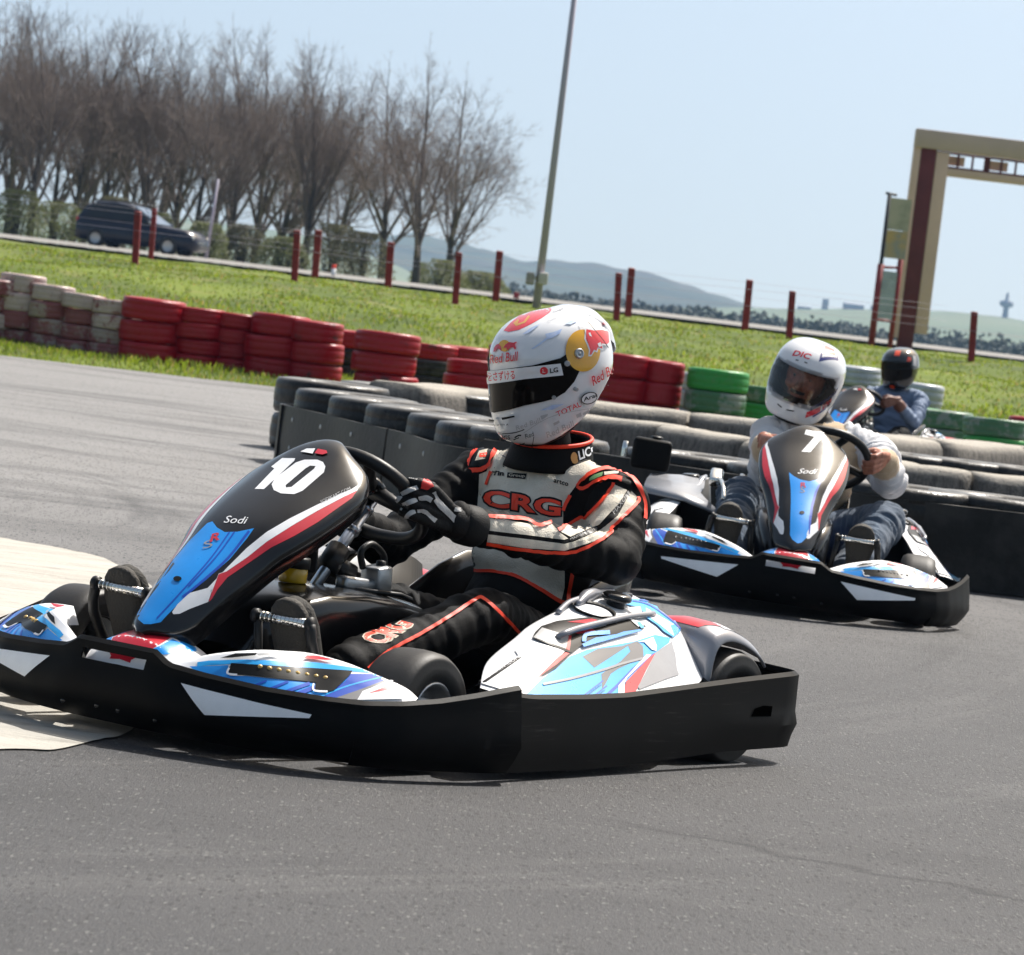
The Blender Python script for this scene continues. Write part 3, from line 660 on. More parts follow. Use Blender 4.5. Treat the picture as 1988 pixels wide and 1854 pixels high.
  ('L','glove_white',10,[-62.5,-18.9,-46.3,-17.7,-31.5,-27.4,-18.9,-35.4]),
  ('L','glove_white',14,[-25.3,13.9,-9.9,-1.4,9.4,-16.3,26.5,-29.4]),
  ('L','glove_white',8,[-31.1,28.5,-18.7,7.0]),
  ('P','glove_red',[-54.2,58.3,-46.0,54.0,-33.5,39.8,-47.0,32.2,-60.7,34.3,-58.7,48.1]),
  ('P','glove_red',[34.6,-2.4,49.8,-1.0,61.4,-13.3,51.9,-17.5]),
  ('L','glove_white',8,[17.4,-3.7,34.9,-5.2,60.0,-5.8]),
 ]),
}
COLLAR_SHEET = ((-0.45, 0.08, 0.67), (0.82, 0.5714, 0.0338))
COLLAR_MARKS = [('T', 'LICO', 'white', 0.03, [40.2, -9.3, 82.3, 16.8, 33.1, 11.8]), ('P', 'gold', [34.0, -3.0, 34.2, -5.8, 34.0, -8.6, 33.4, -11.1, 32.4, -13.2, 31.2, -14.9, 29.7, -16.1, 28.0, -16.6, 26.2, -16.5, 24.5, -15.8, 22.8, -14.5, 21.3, -12.7, 20.1, -10.4, 19.2, -7.8, 18.6, -5.0, 18.5, -2.2, 18.7, 0.5, 19.3, 3.0, 20.2, 5.2, 21.5, 6.9, 23.0, 8.0, 24.7, 8.6, 26.4, 8.5, 28.2, 7.7, 29.8, 6.4, 31.3, 4.6, 32.5, 2.3, 33.5, -0.2]), ('P', 'gold', [36.1, -10.6, 36.1, -12.2, 35.8, -13.7, 35.1, -15.1, 34.2, -16.4, 32.9, -17.4, 31.5, -18.1, 30.0, -18.5, 28.4, -18.5, 26.9, -18.2, 25.4, -17.5, 24.2, -16.6, 23.2, -15.4, 22.5, -13.9, 22.1, -12.4, 22.1, -10.8, 22.4, -9.3, 23.0, -7.9, 24.0, -6.6, 25.2, -5.6, 26.6, -4.9, 28.2, -4.5, 29.7, -4.5, 31.3, -4.8, 32.7, -5.5, 34.0, -6.4, 35.0, -7.6, 35.7, -9.0])]
HELMET_SCREWS = [((63.0, 67.5), 0.0125), ((38.6, 41.1), 0.007), ((66.8, -15.2), 0.005), ((19.4, -40.7), 0.005)]

# ------------------------------------------------------------------ go-kart (x forward, y to its left, z up; origin between the axles on the ground)
def strip_wall(plan, zb, zt, th, holes=None, bulge=0.012, tuck=0.03, rows=7, lip=0.003):
    """upright plastic wall along a plan line; zt, zb per point"""
    n = len(plan)
    P = np.array(plan, float)
    T = np.gradient(P, axis=0); T /= np.linalg.norm(T, axis=1)[:, None]
    N = np.stack([T[:, 1], -T[:, 0]], 1)
    cen = np.array([0.05, 0.0])
    s = np.sign(((P - cen) * N).sum(1)); N *= s[:, None]
    grid = []
    for i in range(n):
        zs = rows if holes is None else holes['z'](zb[i], zt[i])
        fr = np.linspace(0, 1, rows) if holes is None else None
        c = []
        zl = [zb[i] + (zt[i] - zb[i]) * f for f in fr] if holes is None else zs
        for z in zl:
            f = (z - zb[i]) / (zt[i] - zb[i])
            o = bulge * math.sin(math.pi * min(1, f * 1.1)) - tuck * (1 - min(1, f / 0.35)) ** 2
            q = P[i] + N[i] * o
            c.append((q[0], q[1], z))
        q = P[i] - N[i] * lip * 0.5; c.append((q[0], q[1], zt[i] + 0.0012))
        q = P[i] - N[i] * lip; c.append((q[0], q[1], zt[i] - 0.004))
        grid.append(c)
    mb = MB()
    m = len(grid[0])
    v = [p for c in grid for p in c]
    f = []
    for i in range(n - 1):
        for k in range(m - 1):
            if holes and holes['cut'](v[i * m + k], v[(i + 1) * m + k + 1]): continue
            f.append((i * m + k, (i + 1) * m + k, (i + 1) * m + k + 1, i * m + k + 1))
    mb.add(v, f, 0)
    return mb.solid(-th)

def resamp(pts, n):
    P = np.array(pts, float)
    d = np.r_[0, np.cumsum(np.linalg.norm(np.diff(P[:, :2], axis=0), axis=1))]
    t = np.linspace(0, d[-1], n)
    return np.stack([np.interp(t, d, P[:, k]) for k in range(P.shape[1])], 1)

def kart_wheel(x, y, r, w, parent, side, r_rim):
    t = MB()
    hw = w / 2
    prof = [(r_rim, -hw * 0.80), (r_rim + 0.012, -hw * 0.98), (r - 0.030, -hw * 1.02), (r - 0.010, -hw * 0.93), (r - 0.002, -hw * 0.70), (r, -hw * 0.4), (r, -hw * 0.3), (r + 0.001, 0), (r, hw * 0.3), (r, hw * 0.4),
            (r - 0.002, hw * 0.70), (r - 0.010, hw * 0.93), (r - 0.014, hw * 0.97), (r - 0.017, hw * 0.965), (r - 0.030, hw * 1.02), (r_rim + 0.012, hw * 0.98), (r_rim, hw * 0.80)]
    t.lathe(prof, (x, y, r), (0, 1, 0), 48, 0)
    rm = MB()
    s = 1 if side > 0 else -1
    rp = [(r_rim + 0.004, -hw * 0.9), (r_rim + 0.004, -hw * 0.8), (r_rim - 0.008, -hw * 0.6), (r_rim - 0.01, hw * 0.3), (r_rim - 0.004, hw * 0.78), (r_rim + 0.006, hw * 0.9), (r_rim + 0.002, hw * 0.97), (r_rim - 0.006, hw * 0.86), (r_rim - 0.016, hw * 0.45), (0.030, hw * 0.35), (0.028, hw * 0.7), (0.0, hw * 0.72)]
    rm.lathe([(a, b * s) for a, b in rp], (x, y, r), (0, 1, 0), 36, 0)
    w_ = t.build('wheel', M['tyre'], parent)
    rm.build('rim', M['alloy'], w_)
    return w_

def make_kart(label, number, loc, rotm, group, wheel_y=0.0, wheel_r=0.150):
    root = thing('go_kart', label, 'go-kart', group, loc, rotm)
    G = GRAPHICS
    # ---- front bumper
    half = [(0.970, 0.0), (0.969, 0.10), (0.966, 0.14), (0.950, 0.23), (0.912, 0.36), (0.855, 0.47), (0.795, 0.533)]
    zt_h = [0.184, 0.184, 0.164, 0.160, 0.149, 0.145, 0.144]
    hp = resamp([(a, b, c) for (a, b), c in zip(half, zt_h)], 40)
    ys = hp[:, 1]
    hp[:, 2] = np.interp(ys, [0, 0.104, 0.142, 0.23, 0.36, 0.47, 0.535], [0.184, 0.184, 0.162, 0.154, 0.146, 0.144, 0.144])
    full = np.concatenate([np.stack([hp[::-1, 0], -hp[::-1, 1], hp[::-1, 2]], 1)[:-1], hp])
    zrows = lambda zb, zt: [zb, zb + 0.02, 0.07, 0.10, 0.125, 0.140, zt - 0.036 if zt > 0.165 else 0.1415 + 0.0001, zt - 0.016 if zt > 0.165 else 0.1425, zt]
    def zr(zb, zt):
        a = [zb, zb + 0.012, 0.06, 0.085, 0.11, 0.128]
        if zt > 0.1635: b = [0.148, 0.170]
        else: b = [0.128 + (zt - 0.128) * 0.35, 0.128 + (zt - 0.128) * 0.75]
        return a + b + [zt]
    def cut(a, b):
        return abs((a[1] + b[1]) / 2) < 0.088 and 0.147 < (a[2] + b[2]) / 2 < 0.171
    fb = strip_wall(full[:, :2], [0.026] * len(full), full[:, 2], 0.006, {'z': zr, 'cut': cut})
    bv = fb.bvh()
    # white triangle stickers on both halves
    for sgn in (1, -1):
        bm = bmesh.new()
        tri = [(0.184 * sgn, 0.137), (0.253 * sgn, 0.081), (0.46 * sgn, 0.108), (0.462 * sgn, 0.116)]
        bm.faces.new([bm.verts.new((y * 1000, z * 1000, 0)) for y, z in tri])
        _fine(bm, 12)
        for v in bm.verts:
            y, z = v.co.x / 1000, v.co.y / 1000
            d = Vector((1, y * 0.9, 0)).normalized()
            h, nn, i, dd = bv.ray_cast(Vector((0.4, y * 0.2, z)) + Vector((0, 0, 0)), (Vector((1.0, y * 1.0, z)) - Vector((0.4, y * 0.2, z))).normalized(), 2)
            # cast from outside so the outer skin is met first
            o = Vector((1.6, y, z))
            h, nn, i, dd = bv.ray_cast(o, Vector((-1, 0, 0)), 2)
            if h: v.co = h + Vector((0.0012, 0.0004 * sgn, 0))
        fb.frombm(bm, 1)
        for yy, zz in ((0.03, 0.055), (0.13, 0.05)):
            h, nn, i, dd = bv.ray_cast(Vector((1.6, yy * sgn, zz)), Vector((-1, 0, 0)), 2)
            fb.lathe([(0, 0.002), (0.004, 0.0015), (0.006, 0.0)], h, (1, 0, 0), 12, 2)
    sharpen(fb.build('front_bumper', [M['black_plastic'], M['white'], M['gloss_black']], root), 40)
    # ---- side bumpers
    sb = resamp([(0.803, 0.521, 0.143), (0.785, 0.538, 0.144), (0.72, 0.580, 0.150), (0.64, 0.610, 0.160), (0.55, 0.638, 0.176), (0.47, 0.658, 0.192), (0.432, 0.664, 0.198)], 26)
    rb = resamp([(0.424, 0.645, 0.180), (0.35, 0.640, 0.174), (0.13, 0.628, 0.172), (-0.05, 0.616, 0.174), (-0.31, 0.602, 0.190), (-0.55, 0.590, 0.205), (-0.80, 0.577, 0.218)], 40)
    for sgn in (1, -1):
        w = strip_wall(sb[:, :2] * [1, sgn], [0.022] * len(sb), sb[:, 2], 0.006, bulge=0.014, tuck=0.016)
        # moulded swage near its rear edge
        w.v = [(x, y + sgn * 0.007 * math.exp(-((z - 0.075) / 0.018) ** 2) * max(0, min(1, (0.66 - x) / 0.1)), z) for x, y, z in w.v]
        sharpen(w.build('side_bumper', M['black_plastic'], root), 40)
    zt = rb[:, 2]
    cor = [(-0.835, 0.566, 0.219), (-0.850, 0.535, 0.220), (-0.862, 0.40, 0.224), (-0.87, 0.2, 0.225), (-0.872, 0.0, 0.225)]
    ch = np.concatenate([rb, resamp(cor, 30)])
    full = np.concatenate([ch, np.stack([ch[::-1, 0], -ch[::-1, 1], ch[::-1, 2]], 1)[1:]])
    zb = np.interp(full[:, 0], [-0.9, -0.5, -0.2, 0.1, 0.43], [0.052, 0.045, 0.028, 0.018, 0.02])
    w = strip_wall(full[:, :2], zb, full[:, 2], 0.006, bulge=0.002, tuck=0.005)
    w.v = [(x, y + (1 if y > 0 else -1) * 0.010 * math.exp(-((z - 0.105 - 0.02 * (x + 0.8)) / 0.016) ** 2) * max(0, min(1, (-0.42 - x) / 0.25)) * (abs(y) > 0.5), z) for x, y, z in w.v]
    bv = w.bvh()
    for sgn in (1, -1):
        bm = bmesh.new()
        bm.faces.new([bm.verts.new((a, b, 0)) for a, b in ((-0.62, 0.145), (-0.605, 0.127), (-0.70, 0.126), (-0.705, 0.150), (-0.66, 0.152))])  # flat patch painted as the dark of a slot, no hole is cut
        _fine(bm, 0.03)
        for v in bm.verts:
            h, nn, i, d = bv.ray_cast(Vector((v.co.x, 1.2 * sgn, v.co.y)), Vector((0, -sgn, 0)), 2)
            if h: v.co = h + Vector((0, 0.0015 * sgn, 0))
        w.frombm(bm, 1)
    sharpen(w.build('rear_bumper', [M['black_plastic'], M['slot_shade']], root), 40)
    # ---- floor, frame rails, axle
    fl = MB()
    fl.loft([[(0.86, -0.22, 0.05), (0.86, 0.22, 0.05)], [(0.55, -0.33, 0.045), (0.55, 0.33, 0.045)], [(0.2, -0.34, 0.045), (0.2, 0.34, 0.045)], [(-0.3, -0.30, 0.05), (-0.3, 0.30, 0.05)]])
    fl.solid(0.004).build('floor_tray', M['alloy'], root)
    fr = MB()
    for sgn in (1, -1):
        fr.tube(spline([(0.93, 0.16 * sgn, 0.075), (0.80, 0.24 * sgn, 0.07), (0.5, 0.33 * sgn, 0.065), (0.1, 0.36 * sgn, 0.065), (-0.3, 0.32 * sgn, 0.075), (-0.80, 0.30 * sgn, 0.12)], 4), 0.015, 10)
        fr.tube([(0.40, 0.36 * sgn, 0.07), (0.38, 0.60 * sgn, 0.10), (-0.30, 0.57 * sgn, 0.10), (-0.32, 0.33 * sgn, 0.075)], 0.011, 8)
    fr.tube([(-0.62, -0.50, 0.137), (-0.62, 0.50, 0.137)], 0.02, 12)
    fr.tube([(0.546, -0.44, 0.125), (0.546, 0.44, 0.125)], 0.014, 10)
    fr.tube([(0.93, -0.2, 0.075), (0.93, 0.2, 0.075)], 0.013, 10)
    fr.build('frame', M['gloss_black'], root)
    # ---- wheels
    for sgn in (1, -1):
        kart_wheel(0.546, 0.470 * sgn, 0.128, 0.125, root, sgn, 0.062)
        kart_wheel(-0.62, 0.455 * sgn, 0.137, 0.185, root, sgn, 0.064)
    # ---- front corner panels
    inner = [(0.93, 0.135, 0.172), (0.905, 0.20, 0.200), (0.86, 0.28, 0.222), (0.80, 0.315, 0.226), (0.742, 0.335, 0.225), (0.728, 0.42, 0.219), (0.700, 0.50, 0.200), (0.672, 0.545, 0.184), (0.668, 0.575, 0.168)]
    outer = [(0.957, 0.145, 0.165), (0.938, 0.23, 0.1545), (0.905, 0.345, 0.1460), (0.880, 0.40, 0.1445), (0.858, 0.445, 0.1430), (0.833, 0.485, 0.1425), (0.795, 0.525, 0.1420), (0.745, 0.560, 0.1445), (0.695, 0.585, 0.150)]
    ii = np.array(spline(inner, 5)); oo = np.array(spline(outer, 5))
    base = MB()
    secs = []
    for a, b in zip(ii, oo):
        s_ = []
        for t in np.linspace(0, 1, 12):
            p = a * (1 - t) + b * t
            p[2] += 0.005 * math.sin(math.pi * t) * (1 if t < 0.5 else 0.8)
            s_.append(tuple(p))
        s_.insert(0, (a[0] - 0.012, a[1] - 0.012, a[2] - 0.04))
        secs.append(s_)
    base.loft(secs)
    bv = base.bvh()
    keys = ['white', 'blue', 'cyan', 'navy', 'grey', 'red', 'decal_black', 'decal_grey']
    ix = {k: i for i, k in enumerate(keys)}
    lay_graphics(base, bv, G['front_panel'], ix, 10)
    dots = MB()
    P0, n0, _ = G['front_panel']
    sh = Sheet(P0, n0)
    for i in range(8):
        p = Vector((0.866 - 0.034 * i / 7, 0.306 + 0.148 * i / 7, 0.19))
        h, nn, k, d = bv.ray_cast(p + sh.n * 0.5, -sh.n, 1)
        if h:
            if nn.dot(sh.n) < 0: nn = -nn
            dots.lathe([(0, 0.0055), (0.003, 0.005), (0.0052, 0.003), (0.006, 0.0015)], h, nn, 14)
    for sgn in (1, -1):
        mb = base if sgn == 1 else base.mirrored()
        p = mb.build('front_panel', [M[k] for k in keys], root)
        (dots if sgn == 1 else dots.mirrored()).build('light_strip', M['led'] if number == '10' else M['led_dark'], p)
    # ---- nose cone between the panels
    nc = MB()
    secs = []
    for x, wd, z in ((0.960, 0.110, 0.150), (0.945, 0.122, 0.182), (0.915, 0.130, 0.210), (0.86, 0.13, 0.224), (0.79, 0.13, 0.210), (0.75, 0.13, 0.18)):
        secs.append([(x - 0.01 * abs(t) ** 2, t * wd, z - 0.05 * abs(t) ** 2.2 - 0.003) for t in np.linspace(-1, 1, 25)])
    nc.loft([[(a, b, c) for a, b, c in s_] for s_ in secs])
    keys = ['white', 'red', 'blue', 'navy']
    ix = {k: i for i, k in enumerate(keys)}
    bv = nc.bvh()
    lay_graphics(nc, bv, G['nose_cone'], ix, 10)
    mir = MB(); lay_graphics(mir, bv, G['nose_cone'], ix, 10)
    nc.merge(mir.mirrored())
    nc.build('nose_cone', [M[k] for k in keys], root)
    # ---- number fairing
    ridge = [(0.908, 0.218, 0.010), (0.896, 0.236, 0.045), (0.868, 0.265, 0.076), (0.805, 0.331, 0.096), (0.705, 0.416, 0.122), (0.640, 0.470, 0.146), (0.560, 0.522, 0.163), (0.467, 0.578, 0.168), (0.415, 0.614, 0.150), (0.375, 0.641, 0.118), (0.345, 0.654, 0.082), (0.322, 0.655, 0.040)]
    R = np.array(spline(ridge, 5))
    T = np.gradient(R[:, :2], axis=0); T /= np.linalg.norm(T, axis=1)[:, None]
    fa = MB()
    secs = []
    for i, (x, z, wd) in enumerate(R):
        t = T[i]
        dn = np.array([t[1], -t[0]])
        if dn[1] > 0: dn = -dn
        f = i / (len(R) - 1)
        s_ = []
        depth = 0.050 * min(1, wd / 0.09)
        skirt = 0.055 * min(1, wd / 0.06)
        for k in np.linspace(-1.35, 1.35, 37):
            a = min(1, abs(k)); e = max(0, abs(k) - 1) / 0.35
            dd = depth * (0.12 * min(1, a / 0.42) ** 2 + 0.88 * max(0, (a - 0.42) / 0.58) ** 1.35) + skirt * e
            yy = wd * (a ** 0.96) * (1 + 0.012 * math.sin(math.pi * min(1, e * 1.2)) - 0.10 * e * e) * (1 if k > 0 else -1)
            s_.append((x + dn[0] * dd, yy, z + dn[1] * dd))
        secs.append(s_)
    fa.loft(secs)
    bv = fa.bvh()
    keys = ['gloss_black', 'white', 'red', 'blue', 'navy', 'silver', 'decal_black', 'decal_grey']
    ix = {k: i for i, k in enumerate(keys)}
    if number == '7': lay_graphics(fa, bv, G['fairing_front'], ix, 10)
    if number != '7': lay_graphics(fa, bv, G['fairing_blue'], ix, 10)
    if number == '10': lay_graphics(fa, bv, G['fairing_number_ten'], ix, 10)
    if number == '7': lay_graphics(fa, bv, G['fairing_number_seven'], ix, 10)
    st = MB()
    lay_graphics(st, bv, (G['fairing_side'][0], G['fairing_side'][1], [i for i in G['fairing_side'][2]]), ix, 10)
    fa.merge(st)
    st = MB()
    lay_graphics(st, bv, (G['fairing_side'][0], G['fairing_side'][1], [i for i in G['fairing_side'][2] if i[0] == 'P']), ix, 10)
    fa.merge(st.mirrored())
    fa.build('number_fairing', [M[k] for k in keys], root)
    bl = MB()
    bl.tube([(0.40, 0, 0.56), (0.37, 0, 0.53), (0.36, 0, 0.36)], 0.02, 8)
    bl.tube([(0.36, 0, 0.36), (0.5, 0, 0.2), (0.80, 0, 0.12)], 0.012, 6)
    bl.tube([(0.86, 0, 0.235), (0.80, 0, 0.12), (0.80, 0, 0.06)], 0.016, 8)
    bl.build('fairing_bracket', M['rubber'], root)
    # ---- fuel tank under the column
    tk = MB()
    secs = []
    for x, wd, z in ((0.66, 0.085, 0.20), (0.62, 0.11, 0.265), (0.54, 0.135, 0.312), (0.44, 0.145, 0.332), (0.30, 0.145, 0.334), (0.18, 0.135, 0.325), (0.06, 0.115, 0.308), (-0.02, 0.085, 0.285), (-0.06, 0.05, 0.25)):
        s_ = []
        for k in np.linspace(-1, 1, 31):
            a = abs(k)
            if a < 0.55:
                yy = wd * a / 0.55 * 0.86; zz = z - 0.010 * (a / 0.55) ** 3
            elif a < 0.72:
                t = (a - 0.55) / 0.17 * math.pi / 2
                yy = wd * (0.86 + 0.14 * math.sin(t)); zz = z - 0.010 - 0.028 * (1 - math.cos(t))
            else:
                t = (a - 0.72) / 0.28
                yy = wd * (1 - 0.12 * t); zz = z - 0.038 - t * (z - 0.038 - 0.06)
            s_.append((x, yy * (1 if k > 0 else -1), zz))
        secs.append(s_)
    tk.loft(secs, 0)
    bv = tk.bvh()
    bm = bmesh.new()
    for q in (((0.20, 0.15), (0.16, 0.21), (0.02, 0.245), (-0.05, 0.245), (-0.03, 0.20), (0.06, 0.15)),):
        bm.faces.new([bm.verts.new((a, b, 0)) for a, b in q])
    _fine(bm, 0.02)
    for v in bm.verts:
        h, nn, i, d = bv.ray_cast(Vector((v.co.x, 0.6, v.co.y)), Vector((0, -1, 0)), 1)
        if h: v.co = h + Vector((0, 0.0015, 0.0005))
    tk.frombm(bm, 1)
    tk.build('fuel_tank', [M['gloss_black'], M['navy']], root)
    # ---- brake fluid reservoir, column, master cylinder
    rs = MB()
    rs.lathe([(0.0, 0), (0.030, 0.0), (0.032, 0.004), (0.032, 0.030), (0.030, 0.034)], (0.41, 0.0, 0.334), (0, 0, 1), 24, 0)
    cp = MB()
    cp.lathe([(0.030, 0.0), (0.036, 0.001), (0.036, 0.020), (0.034, 0.025), (0.0, 0.027)], (0.41, 0.0, 0.366), (0, 0, 1), 24, 0)
    r_ = rs.build('brake_reservoir', M['yellow_fluid'], root); cp.build('cap', M['rubber'], r_)
    cl = MB()
    ax0, ax1 = Vector((0.352, 0, 0.30)), Vector((0.158, 0, 0.527))
    cl.tube([ax0, ax1], 0.0135, 16, 0)
    d = (ax1 - ax0).normalized()
    cl.tube([ax0 + d * 0.20, ax0 + d * 0.215], 0.018, 16, 0)
    cl.tube([ax0 + d * 0.265, ax0 + d * 0.275], 0.017, 16, 0)
    cl.tube([ax0 + d * 0.085, ax0 + d * 0.15], 0.027, 14, 1)
    cl.tube([ax0 + d * 0.12 + Vector((-0.05, 0.02, -0.03)), ax0 + d * 0.11], 0.02, 10, 1)
    cl.build('steering_column', [M['steel'], M['rubber']], root)
    mc = MB()
    mc.box((0.165, 0.045, 0.352), (0.052, 0.055, 0.062), 0, Matrix.Rotation(math.radians(8), 3, 'Y'), 0.006)
    mc.box((0.235, 0.045, 0.340), (0.12, 0.035, 0.03), 0, Matrix.Rotation(math.radians(-4), 3, 'Y'), 0.008)
    mc.lathe([(0, 0.012), (0.011, 0.011), (0.012, 0)], (0.155, 0.045, 0.384), (0, 0, 1), 12, 1)
    mc.tube(spline([(0.20, 0.03, 0.375), (0.215, 0.03, 0.41), (0.18, 0.03, 0.43), (0.13, 0.03, 0.405), (0.12, 0.03, 0.36)], 4), 0.008, 8, 1)
    mc.tube([(0.28, 0.05, 0.33), (0.14, 0.10, 0.325), (0.10, 0.10, 0.315)], 0.006, 8, 1)
    mc.build('master_cylinder', [M['alloy'], M['rubber']], root)
    # ---- steering wheel, turned to the right
    sw = MB()
    C0 = Vector((0.188, wheel_y, 0.537)); up = Vector((0.75, 0, 0.66)).normalized(); lat = Vector((0, 1, 0)); nn = lat.cross(up)
    rp = []
    for k in range(49):
        a = 2 * math.pi * k / 48
        rr = wheel_r
        sx = math.cos(a); sy = math.sin(a)
        flat = 0.86 if sy < -0.6 else 1.0
        rp.append(C0 + (lat * sx * rr + up * sy * rr * (0.93 + 0.07 * abs(sx))) * 1.0)
    sw.tube(rp, 0.0155, 12, 0, caps=False)
    for a in (200, 340, 90 - 30):
        a = math.radians(a)
        e = C0 + (lat * math.cos(a) + up * math.sin(a)) * wheel_r * 0.97
        sw.tube([C0 - nn * 0.02, C0 + (e - C0) * 0.5 - nn * 0.008, e], [0.022, 0.016, 0.014], 8, 0)
    s_ = sw.build('steering_wheel', M['rubber'], root)
    hb = MB()
    hb.lathe([(0.0, 0.0), (0.036, 0.0), (0.040, 0.008), (0.030, 0.03), (0.018, 0.035), (0.0, 0.035)], C0 - nn * 0.035, nn, 20)
    hb.build('hub', M['gloss_black'], s_)
    # ---- pedals
    for sgn in (1, -1):
        pd = MB()
        a, b = Vector((0.712, 0.160 * sgn, 0.279)), Vector((0.712, 0.297 * sgn, 0.281))
        pd.tube([a, b], 0.0105, 14, 0)
        for k in range(1, 12):
            q = a.lerp(b, k / 12); q2 = q + (b - a).normalized() * 0.0035
            pd.tube([q, q2], 0.0113, 14, 0)
        pd.tube([a - (b - a).normalized() * 0.012, a], 0.015, 12, 1); pd.tube([b, b + (b - a).normalized() * 0.012], 0.016, 12, 1)
        pd.tube(spline([b + (b - a).normalized() * 0.006, (0.70, 0.312 * sgn, 0.22), (0.62, 0.318 * sgn, 0.12), (0.60, 0.318 * sgn, 0.07)], 3), 0.012, 8, 1)
        pd.tube([a, (0.68, 0.15 * sgn, 0.18), (0.62, 0.15 * sgn, 0.07)], 0.009, 8, 1)
        pd.build('pedal', [M['chrome'], M['rubber']], root)
    # ---- side pods
    S = {  # x: outer base, ridge, top, inner top, inner base (y, z)
        0.435: ((0.612, 0.180), (0.602, 0.183), (0.585, 0.186), (0.562, 0.188), (0.56, 0.12)),
        0.30: ((0.622, 0.172), (0.575, 0.206), (0.53, 0.226), (0.475, 0.231), (0.465, 0.12)),
        0.15: ((0.622, 0.171), (0.535, 0.250), (0.485, 0.276), (0.434, 0.279), (0.425, 0.12)),
        0.06: ((0.618, 0.172), (0.515, 0.271), (0.462, 0.302), (0.408, 0.305), (0.40, 0.12)),
        -0.10: ((0.608, 0.177), (0.498, 0.298), (0.445, 0.325), (0.372, 0.337), (0.36, 0.14)),
        -0.25: ((0.600, 0.186), (0.485, 0.312), (0.435, 0.343), (0.350, 0.366), (0.33, 0.15)),
        -0.36: ((0.580, 0.192), (0.470, 0.318), (0.425, 0.350), (0.335, 0.377), (0.30, 0.18)),
        -0.45: ((0.545, 0.200), (0.452, 0.312), (0.410, 0.346), (0.33, 0.370), (0.30, 0.20)),
        -0.505: ((0.515, 0.206), (0.440, 0.300), (0.40, 0.330), (0.33, 0.35), (0.30, 0.21)),
    }
    xs = sorted(S, reverse=True)
    ctl = [np.array([(x, y, z) for y, z in S[x]]) for x in xs]
    secs = []
    for i in range(len(ctl) - 1):
        for k in range(6):
            t = k / 6
            g = []
            for j in range(5):
                p0 = ctl[max(0, i - 1)][j]; p1 = ctl[i][j]; p2 = ctl[i + 1][j]; p3 = ctl[min(len(ctl) - 1, i + 2)][j]
                g.append(0.5 * ((2 * p1) + (-p0 + p2) * t + (2 * p0 - 5 * p1 + 4 * p2 - p3) * t * t + (-p0 + 3 * p1 - 3 * p2 + p3) * t ** 3))
            secs.append(g)
    secs.append(list(ctl[-1]))
    pod = MB()
    S2 = []
    for g in secs:
        q = np.array(spline([g[0], g[1], g[2], g[3]], 6))
        q[3:9, 2] += 0.0
        S2.append([tuple(p) for p in q] + [tuple(g[4])])
    pod.loft(S2)
    nrow = len(S2[0]) - 1
    pod.m = [7 if k % nrow == nrow - 1 else 0 for k in range(len(pod.f))]
    last = S2[-1]
    pod.add(last + [(-0.50, 0.515, 0.16), (-0.50, 0.30, 0.16)], [tuple(range(len(last))) + (len(last) + 1, len(last))], 0)
    bv = pod.bvh()
    keys = ['white', 'silver', 'cyan', 'blue', 'navy', 'grey', 'red', 'decal_black', 'decal_grey']
    ix = {k: i for i, k in enumerate(keys)}
    pr_ = MB()
    pr_.merge(pod)
    lay_graphics(pr_, bv, G['sidepod'], ix, 9)
    lay_graphics(pr_, bv, G['sidepod_rear'], ix, 9, 0.0040)
    if number == '7': lay_graphics(pr_, bv, G['sidepod_ahead'], ix, 9, 0.0050)
    pl_txt = {k: None for k in ()}
    pr_mir = MB(); pr_mir.merge(pod)
    lay_graphics(pr_mir, bv, (G['sidepod'][0], G['sidepod'][1], [i for i in G['sidepod'][2] if i[0] != 'T']), ix, 9)
    lay_graphics(pr_mir, bv, G['sidepod_rear'], ix, 9, 0.0012)
    for sgn in (1, -1):
        p = (pr_ if sgn == 1 else pr_mir.mirrored()).build('side_pod', [M[k] for k in keys], root, fixn=False)
        hd = MB()
        hd.tube(spline([(0.075, 0.495 * sgn, 0.290), (0.06, 0.505 * sgn, 0.302), (0.0, 0.497 * sgn, 0.312), (-0.12, 0.483 * sgn, 0.326), (-0.24, 0.468 * sgn, 0.338), (-0.36, 0.452 * sgn, 0.343)], 4), [0.0075] * 21, 10)
        hd.build('guard_rail', M['plastic_silver'], p)
        cp = MB()
        cp.lathe([(0.0, 0.030), (0.028, 0.030), (0.034, 0.026), (0.036, 0.016), (0.030, 0.012), (0.022, 0.010), (0.022, -0.01)], (-0.27, 0.405 * sgn, 0.353), (0.05, 0.10 * sgn, 1), 24)
        cp.box((-0.305, 0.40 * sgn, 0.378), (0.05, 0.022, 0.012), 0, None, 0.004)
        cp.build('filler_cap', M['gloss_black'], p)
        wl = MB()
        wl.lathe([(0.047, 0.002), (0.052, 0.006), (0.049, 0.0), (0.040, -0.012), (0.0, -0.014)], (-0.17, 0.415 * sgn, 0.342), (0.1, 0.25 * sgn, 1), 28)
        wl.build('filler_neck', M['decal_black'], p)
        lv = MB()
        lv.tube(spline([(-0.06, 0.395 * sgn, 0.333), (-0.13, 0.37 * sgn, 0.352), (-0.19, 0.36 * sgn, 0.362)], 4), 0.007, 8)
        lv.tube(spline([(-0.16, 0.375 * sgn, 0.350), (-0.22, 0.36 * sgn, 0.370), (-0.28, 0.355 * sgn, 0.378), (-0.33, 0.35 * sgn, 0.380)], 4), [0.006, 0.008, 0.011, 0.014, 0.015, 0.014, 0.012, 0.010, 0.009, 0.008, 0.008, 0.008, 0.008], 8)
        lv.build('air_duct', M['plastic_silver'], p)
        # mudguard over the rear tyre
        fd = MB()
        ss = []
